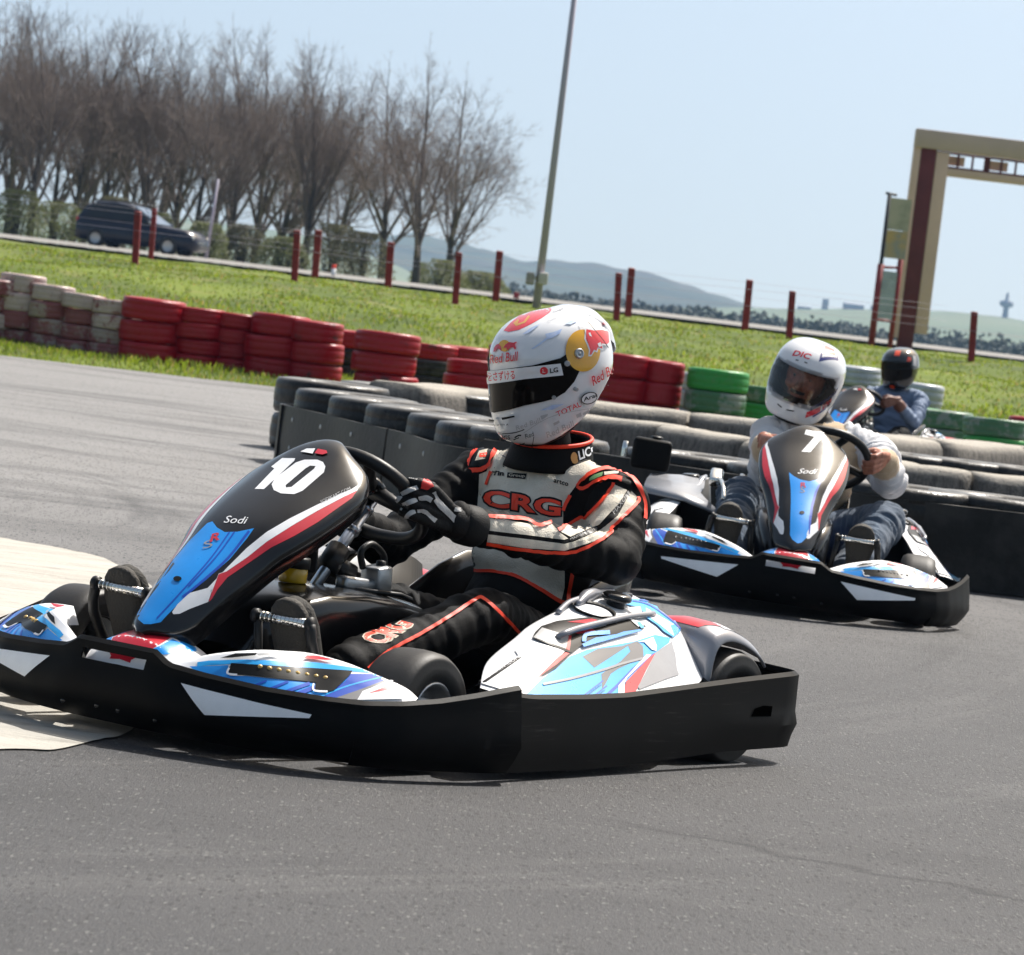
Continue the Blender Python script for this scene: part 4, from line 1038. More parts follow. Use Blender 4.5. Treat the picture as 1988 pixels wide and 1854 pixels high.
        for x, z in ((-0.50, 0.150), (-0.503, 0.215), (-0.508, 0.27), (-0.525, 0.312), (-0.565, 0.328), (-0.62, 0.324), (-0.68, 0.306), (-0.725, 0.284), (-0.742, 0.268)):
            ss.append([(x, 0.335 * sgn, z - 0.004), (x, 0.40 * sgn, z + 0.004), (x, 0.47 * sgn, z), (x, 0.515 * sgn, z - 0.012), (x - 0.002, 0.535 * sgn, z - 0.034)])
        ss = [[tuple(q) for q in r] for r in zip(*[spline(c, 4) for c in zip(*ss)])]
        ss = list(map(list, zip(*[list(c) for c in zip(*ss)])))
        fd.loft(ss)
        f2 = fd.solid(0.006)
        # white and red top sticker
        bvf = f2.bvh()
        for mi, q in ((1, ((-0.60, 0.35), (-0.585, 0.508), (-0.71, 0.508), (-0.70, 0.35))), (2, ((-0.530, 0.35), (-0.530, 0.47), (-0.60, 0.50), (-0.63, 0.35)))):
            bm = bmesh.new()
            bm.faces.new([bm.verts.new((a, b * sgn, 0)) for a, b in q])
            _fine(bm, 0.02)
            for v in bm.verts:
                h, nn, i, d = bvf.ray_cast(Vector((v.co.x, v.co.y, 0.6)), Vector((0, 0, -1)), 1)
                if h: v.co = h + Vector((0, 0, 0.0015))
            f2.frombm(bm, mi)
        f2.build('mudguard', [M['plastic_silver'], M['white'], M['red']], root, fixn=False)
    # ---- seat shell
    st = MB()
    secs = []
    for x, wd, zb_, zs in ((-0.10, 0.17, 0.10, 0.15), (-0.20, 0.185, 0.075, 0.23), (-0.32, 0.195, 0.07, 0.31), (-0.43, 0.20, 0.08, 0.365), (-0.53, 0.20, 0.12, 0.40), (-0.60, 0.195, 0.20, 0.405), (-0.64, 0.185, 0.29, 0.40), (-0.66, 0.16, 0.38, 0.395)):
        s_ = []
        for k in np.linspace(-1, 1, 25):
            a = abs(k)
            if a < 0.5: yy = wd * a / 0.5 * 0.85; zz = zb_ + 0.015 * (a / 0.5) ** 3
            else:
                t = (a - 0.5) / 0.5
                yy = wd * (0.85 + 0.15 * min(1, t * 2)) + 0.02 * t; zz = zb_ + 0.015 + (zs - zb_ - 0.015) * t
            s_.append((x + 0.03 * max(0, a - 0.6), yy * (1 if k > 0 else -1), zz))
        secs.append(s_)
    st.loft(secs)
    st.solid(0.008).build('seat', M['gloss_black'], root)
    # ---- engine cover and air box on the right side
    ec = MB()
    tp = [[(-0.22, -0.56, 0.362), (-0.22, -0.45, 0.375), (-0.22, -0.35, 0.372)], [(-0.05, -0.572, 0.345), (-0.05, -0.45, 0.352), (-0.05, -0.35, 0.350)],
          [(0.04, -0.575, 0.330), (0.06, -0.46, 0.334), (0.08, -0.36, 0.332)], [(0.075, -0.575, 0.318), (0.10, -0.46, 0.320), (0.14, -0.34, 0.318)], [(0.10, -0.56, 0.306), (0.15, -0.42, 0.300), (0.27, -0.26, 0.268)]]
    ec.loft(tp)
    e_ = ec.solid(0.01).build('engine_cover', M['silver'], root, fixn=False)
    eb = MB()
    eb.loft([[(0.085, -0.565, 0.304), (0.135, -0.43, 0.300), (0.24, -0.27, 0.266)], [(0.05, -0.56, 0.24), (0.09, -0.43, 0.225), (0.17, -0.28, 0.20)], [(-0.02, -0.54, 0.17), (0.0, -0.43, 0.15), (0.05, -0.30, 0.13)]])
    eb.box((-0.12, -0.44, 0.20), (0.24, 0.20, 0.20), 0, None, 0.02)
    eb.solid(0.006)
    eb.build('engine_block', M['rubber'], root)
    ab = MB()
    ab.box((-0.27, -0.572, 0.432), (0.10, 0.152, 0.122), 0, None, 0.018, 3)
    a_ = ab.build('air_box', M['black_plastic'], root)
    kn = MB()
    kn.lathe([(0, 0.014), (0.02, 0.012), (0.026, 0.006), (0.012, 0.0)], (-0.27, -0.56, 0.493), (0, 0, 1), 8)
    kn.build('knob', M['rubber'], a_)
    ex = MB()
    ex.tube(spline([(0.28, -0.27, 0.33), (0.22, -0.28, 0.375), (0.12, -0.29, 0.39), (0.03, -0.30, 0.395)], 4), 0.008, 8, 0)
    ex.box((0.0, -0.31, 0.395), (0.10, 0.05, 0.04), 0, Matrix.Rotation(math.radians(25), 3, 'Y'), 0.012)
    ex.lathe([(0, 0.03), (0.010, 0.03), (0.012, 0), (0.012, -0.03)], (-0.20, -0.675, 0.44), (0, 0, 1), 12, 0)
    ex.build('exhaust_shield', M['chrome'], root)
    return root

# ------------------------------------------------------------------ people (bodies grown from tapered limbs into one skin)
def seg_dist(P, a, b, ra, rb):
    ab = b - a
    t = np.clip(((P - a) @ ab) / (ab @ ab), 0, 1)
    return np.linalg.norm(P - (a + t[:, None] * ab), axis=1) - (ra + (rb - ra) * t)

def skin_mesh(prims, voxel, smooth=4, fold=0.0, fold_scale=18, fold_where=None):
    """prims: ('c', a, b, ra, rb, region) limbs and ('e', centre, radii, region) lumps -> one continuous mesh and a region per face"""
    bm = bmesh.new()
    for p in prims:
        if p[0] == 'c':
            a, b, ra, rb = Vector(p[1]), Vector(p[2]), p[3], p[4]
            n = 6
            L = (b - a).length
            k = max(2, int(L / (0.6 * min(ra, rb))))
            for i in range(k + 1):
                t = i / k
                bmesh.ops.create_icosphere(bm, subdivisions=2, radius=ra + (rb - ra) * t, matrix=Matrix.Translation(a.lerp(b, t)))
        else:
            c, r = Vector(p[1]), p[2]
            mt = Matrix.Translation(c) @ Matrix.Diagonal((r[0], r[1], r[2], 1))
            bmesh.ops.create_icosphere(bm, subdivisions=3, radius=1.0, matrix=mt)
    me = bpy.data.meshes.new('tmp'); bm.to_mesh(me); bm.free()
    ob = bpy.data.objects.new('tmp', me); col.objects.link(ob)
    r = ob.modifiers.new('r', 'REMESH'); r.mode = 'VOXEL'; r.voxel_size = voxel; r.use_smooth_shade = True
    s = ob.modifiers.new('s', 'SMOOTH'); s.iterations = smooth; s.factor = 0.5
    dg = bpy.context.evaluated_depsgraph_get()
    m2 = bpy.data.meshes.new_from_object(ob.evaluated_get(dg))
    bpy.data.objects.remove(ob); bpy.data.meshes.remove(me)
    nv, nf = len(m2.vertices), len(m2.polygons)
    V = np.empty(nv * 3); m2.vertices.foreach_get('co', V); V = V.reshape(-1, 3)
    N = np.array([v.normal[:] for v in m2.vertices])
    F = [tuple(p.vertices) for p in m2.polygons]
    bpy.data.meshes.remove(m2)
    D = np.stack([seg_dist(V, np.array(p[1], float), np.array(p[2], float), p[3], p[4]) if p[0] == 'c' else (np.linalg.norm((V - np.array(p[1])) / np.array(p[2]), axis=1) - 1) * min(p[2]) for p in prims], 1)
    near = D.argmin(1)
    if fold:
        d = np.zeros(nv)
        for i in range(nv):
            q = Vector(V[i])
            w = 1.0 if fold_where is None else fold_where(V[i], prims[near[i]][-1])
            if w:
                pr = prims[near[i]]
                if pr[0] == 'c':   # folds run round the limb: stretch the noise across, squeeze it along
                    ax = (Vector(pr[2]) - Vector(pr[1])).normalized()
                    along = q.dot(ax)
                    qq = (q - ax * along) * (fold_scale * 0.45) + ax * (along * fold_scale * 2.2)
                else:
                    qq = Vector((q.x * fold_scale * 0.8, q.y * fold_scale * 0.6, q.z * fold_scale * 1.1))
                v = noise.noise(qq) + 0.5 * noise.noise(qq * 2.1 + Vector((3, 1, 7)))
                d[i] = w * fold * (abs(v) * 1.6 - 0.35)
        V = V + N * d[:, None]
    reg = [prims[k][-1] for k in near]
    return V, F, reg

def hand_prims(G, a, u, b, s=1.0, thumb=1, curl=1.0):
    """a gripping hand: G grip centre, a along the bar, u finger direction over the bar, b outward from the back of the hand"""
    G, a, u, b = Vector(G), Vector(a).normalized(), Vector(u), Vector(b)
    u = (u - a * u.dot(a) * 0.75).normalized(); b = (b - u * b.dot(u)).normalized()
    P = []
    wrist = G - u * 0.100 * s + b * 0.016 * s - a * 0.01
    knl = []
    lens = [0.92, 1.0, 0.95, 0.80]
    for i in range(4):
        o = (0.033 - 0.022 * i) * s * thumb
        K = G + a * o - u * (0.016 + (0.006 if i in (0, 3) else 0)) * s + b * 0.033 * s
        knl.append(K)
        l = lens[i] * s
        j1 = K + u * 0.038 * l - b * 0.004 * s
        j2 = j1 + u * 0.010 * l - b * 0.028 * l * curl
        j3 = j2 - u * 0.018 * l - b * 0.012 * l * curl
        r = 0.0105 * s
        P += [('c', K, j1, r * 1.12, r, 'f%d' % i), ('c', j1, j2, r, r * 0.95, 'f%d' % i), ('c', j2, j3, r * 0.95, r * 0.82, 'f%d' % i)]
    for K in knl:
        P.append(('c', wrist + (K - G) * 0.35 - b * 0.004 * s, K, 0.017 * s, 0.0125 * s, 'palm'))
    P.append(('c', knl[0] - b * 0.014 * s, knl[3] - b * 0.014 * s, 0.013 * s, 0.012 * s, 'palm'))
    tb = wrist + u * 0.032 * s + a * 0.034 * s * thumb - b * 0.006 * s
    t1 = tb + u * 0.030 * s + a * 0.018 * s * thumb - b * 0.012 * s
    t2 = t1 + u * 0.022 * s + a * 0.002 * s * thumb - b * 0.016 * s
    P += [('c', wrist + b * -0.002, tb, 0.018 * s, 0.015 * s, 'palm'), ('c', tb, t1, 0.014 * s, 0.012 * s, 'thumb'), ('c', t1, t2, 0.012 * s, 0.009 * s, 'thumb')]
    P.append(('c', wrist - u * 0.03 * s, wrist + u * 0.01 * s, 0.026 * s, 0.024 * s, 'palm'))
    return P, wrist

def helmet_shell(C, yaw, pitch, roll, sc=1.0, port=None):
    """full-face shell; local x forward, y left, z up"""
    Rm = (Matrix.Rotation(yaw, 3, 'Z') @ Matrix.Rotation(pitch, 3, 'Y') @ Matrix.Rotation(roll, 3, 'X'))
    lev = [  # z, front x, back x, half width
        (-0.158, 0.098, -0.060, 0.088), (-0.150, 0.128, -0.088, 0.106), (-0.135, 0.147, -0.108, 0.116), (-0.110, 0.158, -0.125, 0.122), (-0.075, 0.162, -0.140, 0.128), (-0.035, 0.158, -0.152, 0.132),
        (0.0, 0.155, -0.160, 0.135), (0.035, 0.148, -0.163, 0.134), (0.07, 0.141, -0.158, 0.128), (0.10, 0.122, -0.144, 0.115), (0.122, 0.093, -0.120, 0.096), (0.136, 0.060, -0.092, 0.070), (0.1435, 0.022, -0.055, 0.036), (0.1445, -0.010, -0.022, 0.006)]
    L = np.array(spline(lev, 5))
    n = 72
    mb = MB()
    v = []
    for z, xf, xb, w in L:
        for k in range(n):
            a = 2 * math.pi * k / n
            c, s = math.cos(a), math.sin(a)
            e = 0.92
            xc = (xf + xb) / 2
            x = xc + (xf - xb) / 2 * math.copysign(abs(c) ** e, c)
            y = w * math.copysign(abs(s) ** e, s)
            # the shell is cut higher at the back than at the chin
            if z < 0: z2 = z + 0.42 * max(0, 0.095 - x) * min(1, -z / 0.15) ** 1.3
            else: z2 = z
            # the chin bar is narrower in front
            if x > 0.03: y *= 1 - 0.20 * ((x - 0.03) / 0.13) ** 2 * (1 if z < 0.03 else 0.6)
            v.append(Vector((x, y, z2)) * sc)
    f = []
    m = len(L)
    for i in range(m - 1):
        for k in range(n):
            q = (i * n + k, i * n + (k + 1) % n, (i + 1) * n + (k + 1) % n, (i + 1) * n + k)
            if port:
                p = sum((v[j] for j in q), Vector()) / 4
                if port(p / sc): continue
            f.append(q)
    f.append(tuple((m - 1) * n + k for k in range(n)))
    loc = list(v)
    mb.add([Vector(C) + Rm @ p for p in v], f, 0)
    return mb, Rm

def sym_copy(mb, C, Rm):
    """mirror a laid piece over the helmet's own middle plane"""
    o = MB()
    C = Vector(C); R = Rm.transposed()
    for p in mb.v:
        q = R @ (Vector(p) - C); q.y = -q.y
        o.v.append(tuple(C + Rm @ q))
    ys = [(R @ (Vector(p) - C)).y for p in o.v]
    for f, m, s in zip(mb.f, mb.m, mb.sm):
        if all(ys[i] < -0.062 for i in f):
            o.f.append(tuple(reversed(f))); o.m.append(m); o.sm.append(s)
    return o

def shoe(parent, heel, toe, up, w=0.098):
    """shoe lying along heel->toe with the sole facing away from 'up'"""
    heel, toe, up = Vector(heel), Vector(toe), Vector(up).normalized()
    d = (toe - heel); Ln = d.length; d.normalize(); up = (up - d * up.dot(d)).normalized(); sd = up.cross(d)
    mb = MB()
    secs = []
    for t, wd, ht in ((0.0, 0.030, 0.045), (0.04, 0.056, 0.075), (0.18, 0.066, 0.095), (0.35, 0.066, 0.085), (0.55, 0.084, 0.066), (0.75, w, 0.052), (0.9, 0.084, 0.042), (0.97, 0.056, 0.034), (1.0, 0.022, 0.026)):
        s_ = []
        for k in range(20):
            a = 2 * math.pi * k / 20
            c, s = math.cos(a), math.sin(a)
            y = wd / 2 * math.copysign(abs(c) ** 0.7, c)
            z = ht * (0.5 + 0.5 * math.copysign(abs(s) ** 0.8, s)) if s > 0 else ht * (0.5 + 0.5 * math.copysign(abs(s) ** 0.5, s))
            s_.append(heel + d * (t * Ln) + sd * y + up * z)
        secs.append(s_)
    mb.loft(secs, 0, closed=True, caps=True)
    o = mb.build('shoe', M['shoe'], parent)
    so = MB()
    secs = []
    for t, wd in ((0.0, 0.034), (0.04, 0.062), (0.18, 0.073), (0.35, 0.070), (0.55, 0.088), (0.75, w + 0.006), (0.9, 0.090), (0.97, 0.062), (1.0, 0.026)):
        secs.append([heel + d * (t * Ln * 1.02 - 0.003) + sd * (wd / 2 * q) + up * z for q, z in ((-1, 0.006), (-1, -0.008), (-0.6, -0.013), (0, -0.014), (0.6, -0.013), (1, -0.008), (1, 0.006))])
    so.loft(secs, 0, closed=True, caps=True)
    so.build('sole', M['sole'], o)
    return o

def dressed(V, F, reg, region_mat, mats):
    mb = MB()
    mb.v = [tuple(p) for p in V]
    for f in F:
        mb.f.append(f); mb.sm.append(True)
        mb.m.append(region_mat(reg[f[0]], V[list(f)].mean(0)))
    return mb

def part_bvh(V, F, reg, keep):
    return BVHTree.FromPolygons([Vector(p) for p in V], [f for f in F if reg[f[0]] in keep])

def racer_ten(loc, rotm):
    root = thing('person', 'racing driver in black and cream suit and white visored helmet driving the nearest kart', 'person', 'kart drivers', loc, rotm)
    G = GRAPHICS
    hl = dict(G=(0.205, 0.145, 0.545), a=(-0.28, 0.05, 0.95), u=(0.90, -0.26, 0.22), b=(0.25, 0.92, 0.02))
    hr = dict(G=(0.115, -0.095, 0.462), a=(-0.55, 0.55, -0.5), u=(0.85, 0.25, 0.25), b=(0.15, -0.55, 0.75))
    hp, wl = hand_prims(hl['G'], hl['a'], hl['u'], hl['b'], 1.08, 1)
    hp2, wr = hand_prims(hr['G'], hr['a'], hr['u'], hr['b'], 1.05, -1)
    el, er = Vector((-0.375, 0.322, 0.448)), Vector((-0.26, -0.26, 0.40))
    kl, kr = Vector((-0.01, 0.235, 0.302)), Vector((0.02, -0.235, 0.30))
    pr = [('e', (-0.43, 0, 0.185), (0.15, 0.165, 0.11), 'hip'), ('e', (-0.47, 0, 0.29), (0.125, 0.150, 0.12), 'torso'), ('e', (-0.50, 0, 0.40), (0.125, 0.158, 0.13), 'torso'),
          ('e', (-0.515, 0, 0.505), (0.125, 0.178, 0.13), 'torso'), ('e', (-0.52, 0, 0.575), (0.105, 0.190, 0.085), 'torso'),
          ('c', (-0.52, 0.10, 0.592), (-0.52, 0.195, 0.575), 0.075, 0.073, 'torso'), ('c', (-0.515, -0.10, 0.592), (-0.51, -0.20, 0.577), 0.075, 0.070, 'torso'),
          ('c', (-0.51, 0, 0.60), (-0.485, 0, 0.735), 0.064, 0.058, 'neck'),
          ('c', (-0.52, 0.205, 0.572), el, 0.076, 0.062, 'arm'), ('c', el, wl + Vector((-0.03, 0, 0)), 0.062, 0.041, 'arm'),
          ('c', (-0.51, -0.21, 0.574), er, 0.072, 0.058, 'armr'), ('c', er, wr, 0.058, 0.040, 'armr'),
          ('c', (-0.40, 0.115, 0.185), kl, 0.100, 0.068, 'leg'), ('c', kl, (0.46, 0.222, 0.175), 0.068, 0.060, 'leg'),
          ('c', (-0.40, -0.115, 0.185), kr, 0.098, 0.064, 'legr'), ('c', kr, (0.48, -0.222, 0.155), 0.064, 0.046, 'legr')]
    def fw(p, r):
        return {'arm': 1.0, 'armr': 1.0, 'leg': 0.8, 'legr': 0.8, 'torso': 0.9, 'hip': 0.8, 'neck': 0.0}[r]
    V, F, reg = skin_mesh(pr, 0.0085, 4, 0.009, 9, fw)
    body = dressed(V, F, reg, lambda r, p: 0, None)
    keys = ['suit_black', 'suit_cream', 'orange', 'decal_black', 'grey_cloth', 'green_print']
    ix = {k: i for i, k in enumerate(keys)}
    bt = part_bvh(V, F, reg, ('torso', 'hip'))
    lay_graphics(body, bt, G['torso'], ix, 9, 0.0012, 0.002)
    lay_graphics(body, part_bvh(V, F, reg, ('arm', 'torso')), G['arm'], ix, 8, 0.0012, 0.002)
    lay_graphics(body, part_bvh(V, F, reg, ('leg', 'hip')), G['leg'], ix, 8, 0.0012, 0.002)
    body.build('body', [M[k] for k in keys], root, fixn=False)
    # knitted cuff of the near sleeve
    cf = MB()
    d = (el - wl).normalized()
    cf.lathe([(0.040, -0.028), (0.046, -0.022), (0.047, 0.0), (0.047, 0.02), (0.043, 0.03)], wl + d * 0.052, d, 24)
    cf.build('cuff', M['glove_black'], root)
    # collar
    co = MB()
    secs = []
    for z, rx, ry in ((0.632, 0.108, 0.112), (0.650, 0.102, 0.106), (0.690, 0.094, 0.098), (0.698, 0.092, 0.096)):
        s_ = []
        for k in range(40):
            a = 2 * math.pi * k / 40
            tilt = -0.020 * math.cos(a) - 0.0 * math.sin(a)
            s_.append((-0.512 + rx * math.cos(a), ry * math.sin(a), z + tilt * (1 if z > 0.66 else 0.6)))
        secs.append(s_)
    co.loft(secs, 0, closed=True)
    rim = [(p[0], p[1], p[2] + 0.002) for p in secs[-1]]; rim.append(rim[0])
    co2 = co.solid(0.008)
    co2.tube(rim, 0.0048, 8, 1, caps=False)
    lg = (G['torso'][0], G['torso'][1], COLLAR_MARKS)
    lay_graphics(co2, co.bvh(), (COLLAR_SHEET[0], COLLAR_SHEET[1], COLLAR_MARKS), {'white': 2, 'gold': 3}, 8, 0.0012)
    co2.build('collar', [M['suit_black'], M['orange'], M['white'], M['gold']], root, fixn=False)
    for prims, nm, gfx in ((hp, 'glove', True), (hp2, 'glove', False)):
        V, F, reg = skin_mesh(prims, 0.0030, 3, 0.0008, 60)
        gm = dressed(V, F, reg, lambda r, p: 0, None)
        if gfx:
            bv = gm.bvh()
            lay_graphics(gm, bv, G['glove'], {'glove_white': 1, 'glove_red': 2}, 5, 0.0006)
            w0 = wl
            dd = (el - wl).normalized()
            gm.lathe([(0.030, -0.02), (0.037, -0.012), (0.040, 0.01), (0.041, 0.035), (0.036, 0.04)], w0 + dd * 0.008, dd, 24)
        else:
            dd = (er - wr).normalized()
            gm.lathe([(0.030, -0.02), (0.037, -0.012), (0.040, 0.01), (0.041, 0.045), (0.036, 0.05)], wr + dd * 0.008, dd, 24)
            bv = gm.bvh()
            P0, n0 = G['glove'][0], G['glove'][1]
            u = Vector(hr['u']).normalized(); b = Vector(hr['b']).normalized(); a = Vector(hr['a']).normalized()
            sh = Sheet(hr['G'], b)
            items = []
            for i in range(4):
                o = (0.033 - 0.022 * i) * -1
                p0 = a * o - u * 0.05; p1 = a * o + u * 0.000; p2 = a * o + u * 0.004; p3 = a * o + u * 0.03
                for q0, q1 in ((p0, p1), (p2, p3)):
                    items.append(('L', 'glove_white', 9, [q0.dot(sh.r) * 1000, q0.dot(sh.u) * 1000, q1.dot(sh.r) * 1000, q1.dot(sh.u) * 1000]))
            lay_graphics(gm, bv, (hr['G'], tuple(b), items), {'glove_white': 1, 'glove_red': 2}, 5, 0.0006)
            gm.tube([wr + dd * 0.035 + b * 0.039 - a * 0.02, wr + dd * 0.035 + b * 0.040 + a * 0.02], 0.006, 6, 2)
        gm.build(nm, [M['glove_black'], M['glove_white'], M['glove_red']], root, fixn=False)
    shoe(root, (0.630, 0.232, 0.075), (0.712, 0.238, 0.325), (-0.9, 0, 0.3))
    shoe(root, (0.630, -0.232, 0.075), (0.712, -0.238, 0.325), (-0.9, 0, 0.3))
    # helmet
    C = (-0.462, 0.0, 0.861)
    hm, Rm = helmet_shell(C, math.radians(-17), math.radians(18), math.radians(-2), 0.985)
    bv = hm.bvh()
    shell_only = MB(); shell_only.merge(hm)
    keys = ['helmet_white', 'helmet_red', 'helmet_yellow', 'helmet_paleblue', 'gold', 'decal_black', 'decal_grey']
    ix = {k: i for i, k in enumerate(keys)}
    lay_graphics(hm, bv, G['helmet'], ix, 7, 0.0005)
    h_ = hm.build('helmet', [M[k] for k in keys], root, fixn=False)
    vz = MB()
    lay_graphics(vz, bv, G['visor'], {'visor_dark': 0}, 6, 0.0035)
    vz.merge(sym_copy(vz, C, Rm))
    v_ = vz.build('visor', [M['visor_dark']], h_, fixn=False)
    vb = MB()
    lay_graphics(vb, bv, G['visor_band'], {'helmet_white': 0, 'helmet_red': 1, 'decal_black': 2}, 6, 0.0062)
    vb.build('visor_band', [M['helmet_white'], M['helmet_red'], M['decal_black']], h_, fixn=False)
    P0, n0, _ = G['helmet']
    sh = Sheet(P0, n0)
    pv = MB()
    for (a, b), r in HELMET_SCREWS:
        h, nn, i, d = bv.ray_cast(sh.pt(a, b) + sh.n * 0.5, -sh.n, 1)
        if h:
            if nn.dot(sh.n) < 0: nn = -nn
            pv.lathe([(0, 0.009), (r * 0.30, 0.009), (r * 0.32, 0.0075), (r * 0.62, 0.0078), (r * 0.70, 0.0095), (r * 0.92, 0.009), (r, 0.006), (r, 0.0)], h, nn, 24)
    pv.build('visor_screw', M['alloy'], h_)
    # rear air deflector on the crown
    sp = MB()
    secs = []
    for x, w, z0, z1 in ((-0.035, 0.050, 0.120, 0.1440), (-0.055, 0.062, 0.112, 0.1475), (-0.085, 0.074, 0.100, 0.1465), (-0.12, 0.080, 0.075, 0.136), (-0.148, 0.074, 0.045, 0.108), (-0.160, 0.064, 0.025, 0.080), (-0.150, 0.05, 0.010, 0.05)):
        secs.append([Vector(C) + Rm @ (Vector((x, w * math.sin(t), z0 + (z1 - z0) * max(0, math.cos(t)) ** 0.6)) * 0.985) for t in np.linspace(-math.pi / 2, math.pi / 2, 21)])
    sp.loft(secs)
    sp.build('air_deflector', M['helmet_white'], h_)
    # black lining at the helmet's lower edge
    lr = MB()
    ring = []
    for k in range(41):
        a = 2 * math.pi * k / 40
        ring.append(Vector(C) + Rm @ (Vector((0.019 + 0.079 * math.cos(a), 0.088 * math.sin(a), -0.158 + 0.42 * max(0, 0.076 - 0.079 * math.cos(a)))) * 0.985))
    lr.tube(ring, 0.007, 8, 0, caps=False)
    lr.build('edge_trim', M['rubber'], h_)
    return root

def clear_visor_material():
    m = bpy.data.materials.new('tinted_visor')
    m.use_nodes = True
    nt = m.node_tree
    for n in list(nt.nodes): nt.nodes.remove(n)
    out = nt.nodes.new('ShaderNodeOutputMaterial')
    mx = nt.nodes.new('ShaderNodeMixShader')
    tr = nt.nodes.new('ShaderNodeBsdfTransparent'); tr.inputs['Color'].default_value = (0.80, 0.80, 0.82, 1)
    gl = nt.nodes.new('ShaderNodeBsdfGlossy'); gl.inputs['Roughness'].default_value = 0.06
    fr = nt.nodes.new('ShaderNodeFresnel'); fr.inputs['IOR'].default_value = 1.6
    nt.links.new(fr.outputs[0], mx.inputs[0]); nt.links.new(tr.outputs[0], mx.inputs[1]); nt.links.new(gl.outputs[0], mx.inputs[2])
    nt.links.new(mx.outputs[0], out.inputs['Surface'])
    return m

M['clear_visor'] = clear_visor_material()
M['skin'] = mat('brown_skin', hx('#b5745a'), 0.5, bump=0.1, bscale=200, dirt=hx('#84503c'), vscale=30)
M['skin_dark'] = mat('dark_skin', hx('#6a4030'), 0.5, bump=0.1, bscale=200)
M['hair'] = mat('dark_hair', (0.012, 0.010, 0.009, 1), 0.6)
M['eye'] = mat('eye_white', (0.32, 0.29, 0.27, 1), 0.3)
M['iris'] = mat('iris', (0.03, 0.018, 0.010, 1), 0.15)
M['vest'] = mat('tan_knit', hx('#cbb08e'), 0.85, bump=0.5, bscale=260, sheen=0.3, vary=0.15, vscale=14)
M['sleeve'] = mat('white_cotton', (0.66, 0.65, 0.66, 1), 0.8, bump=0.3, bscale=200, sheen=0.2, vary=0.08, vscale=10)
M['jeans'] = mat('blue_denim', hx('#3b4a5c'), 0.8, bump=0.5, bscale=380, sheen=0.2, dirt=hx('#586a7e'), vscale=9)
M['greyblue_shirt'] = mat('greyblue_shirt', hx('#6f7f98'), 0.75, bump=0.2, bscale=200, vary=0.15, vscale=8)
M['helmet_gloss_black'] = mat('helmet_black', (0.012, 0.010, 0.010, 1), 0.14, coat=0.8)
M['helmet_orange'] = mat('helmet_orange', hx('#d8431c'), 0.2, coat=0.8)
M['helmet_navy'] = mat('helmet_navy', hx('#22286e'), 0.16, coat=0.8)

def local_sheet(C, Rm, d):
    """drawing sheet in front of a helmet, facing the helmet-local direction d"""
    n = Rm @ Vector(d).normalized()
    P = Vector(C)
    sh = Sheet(P, n)
    return sh

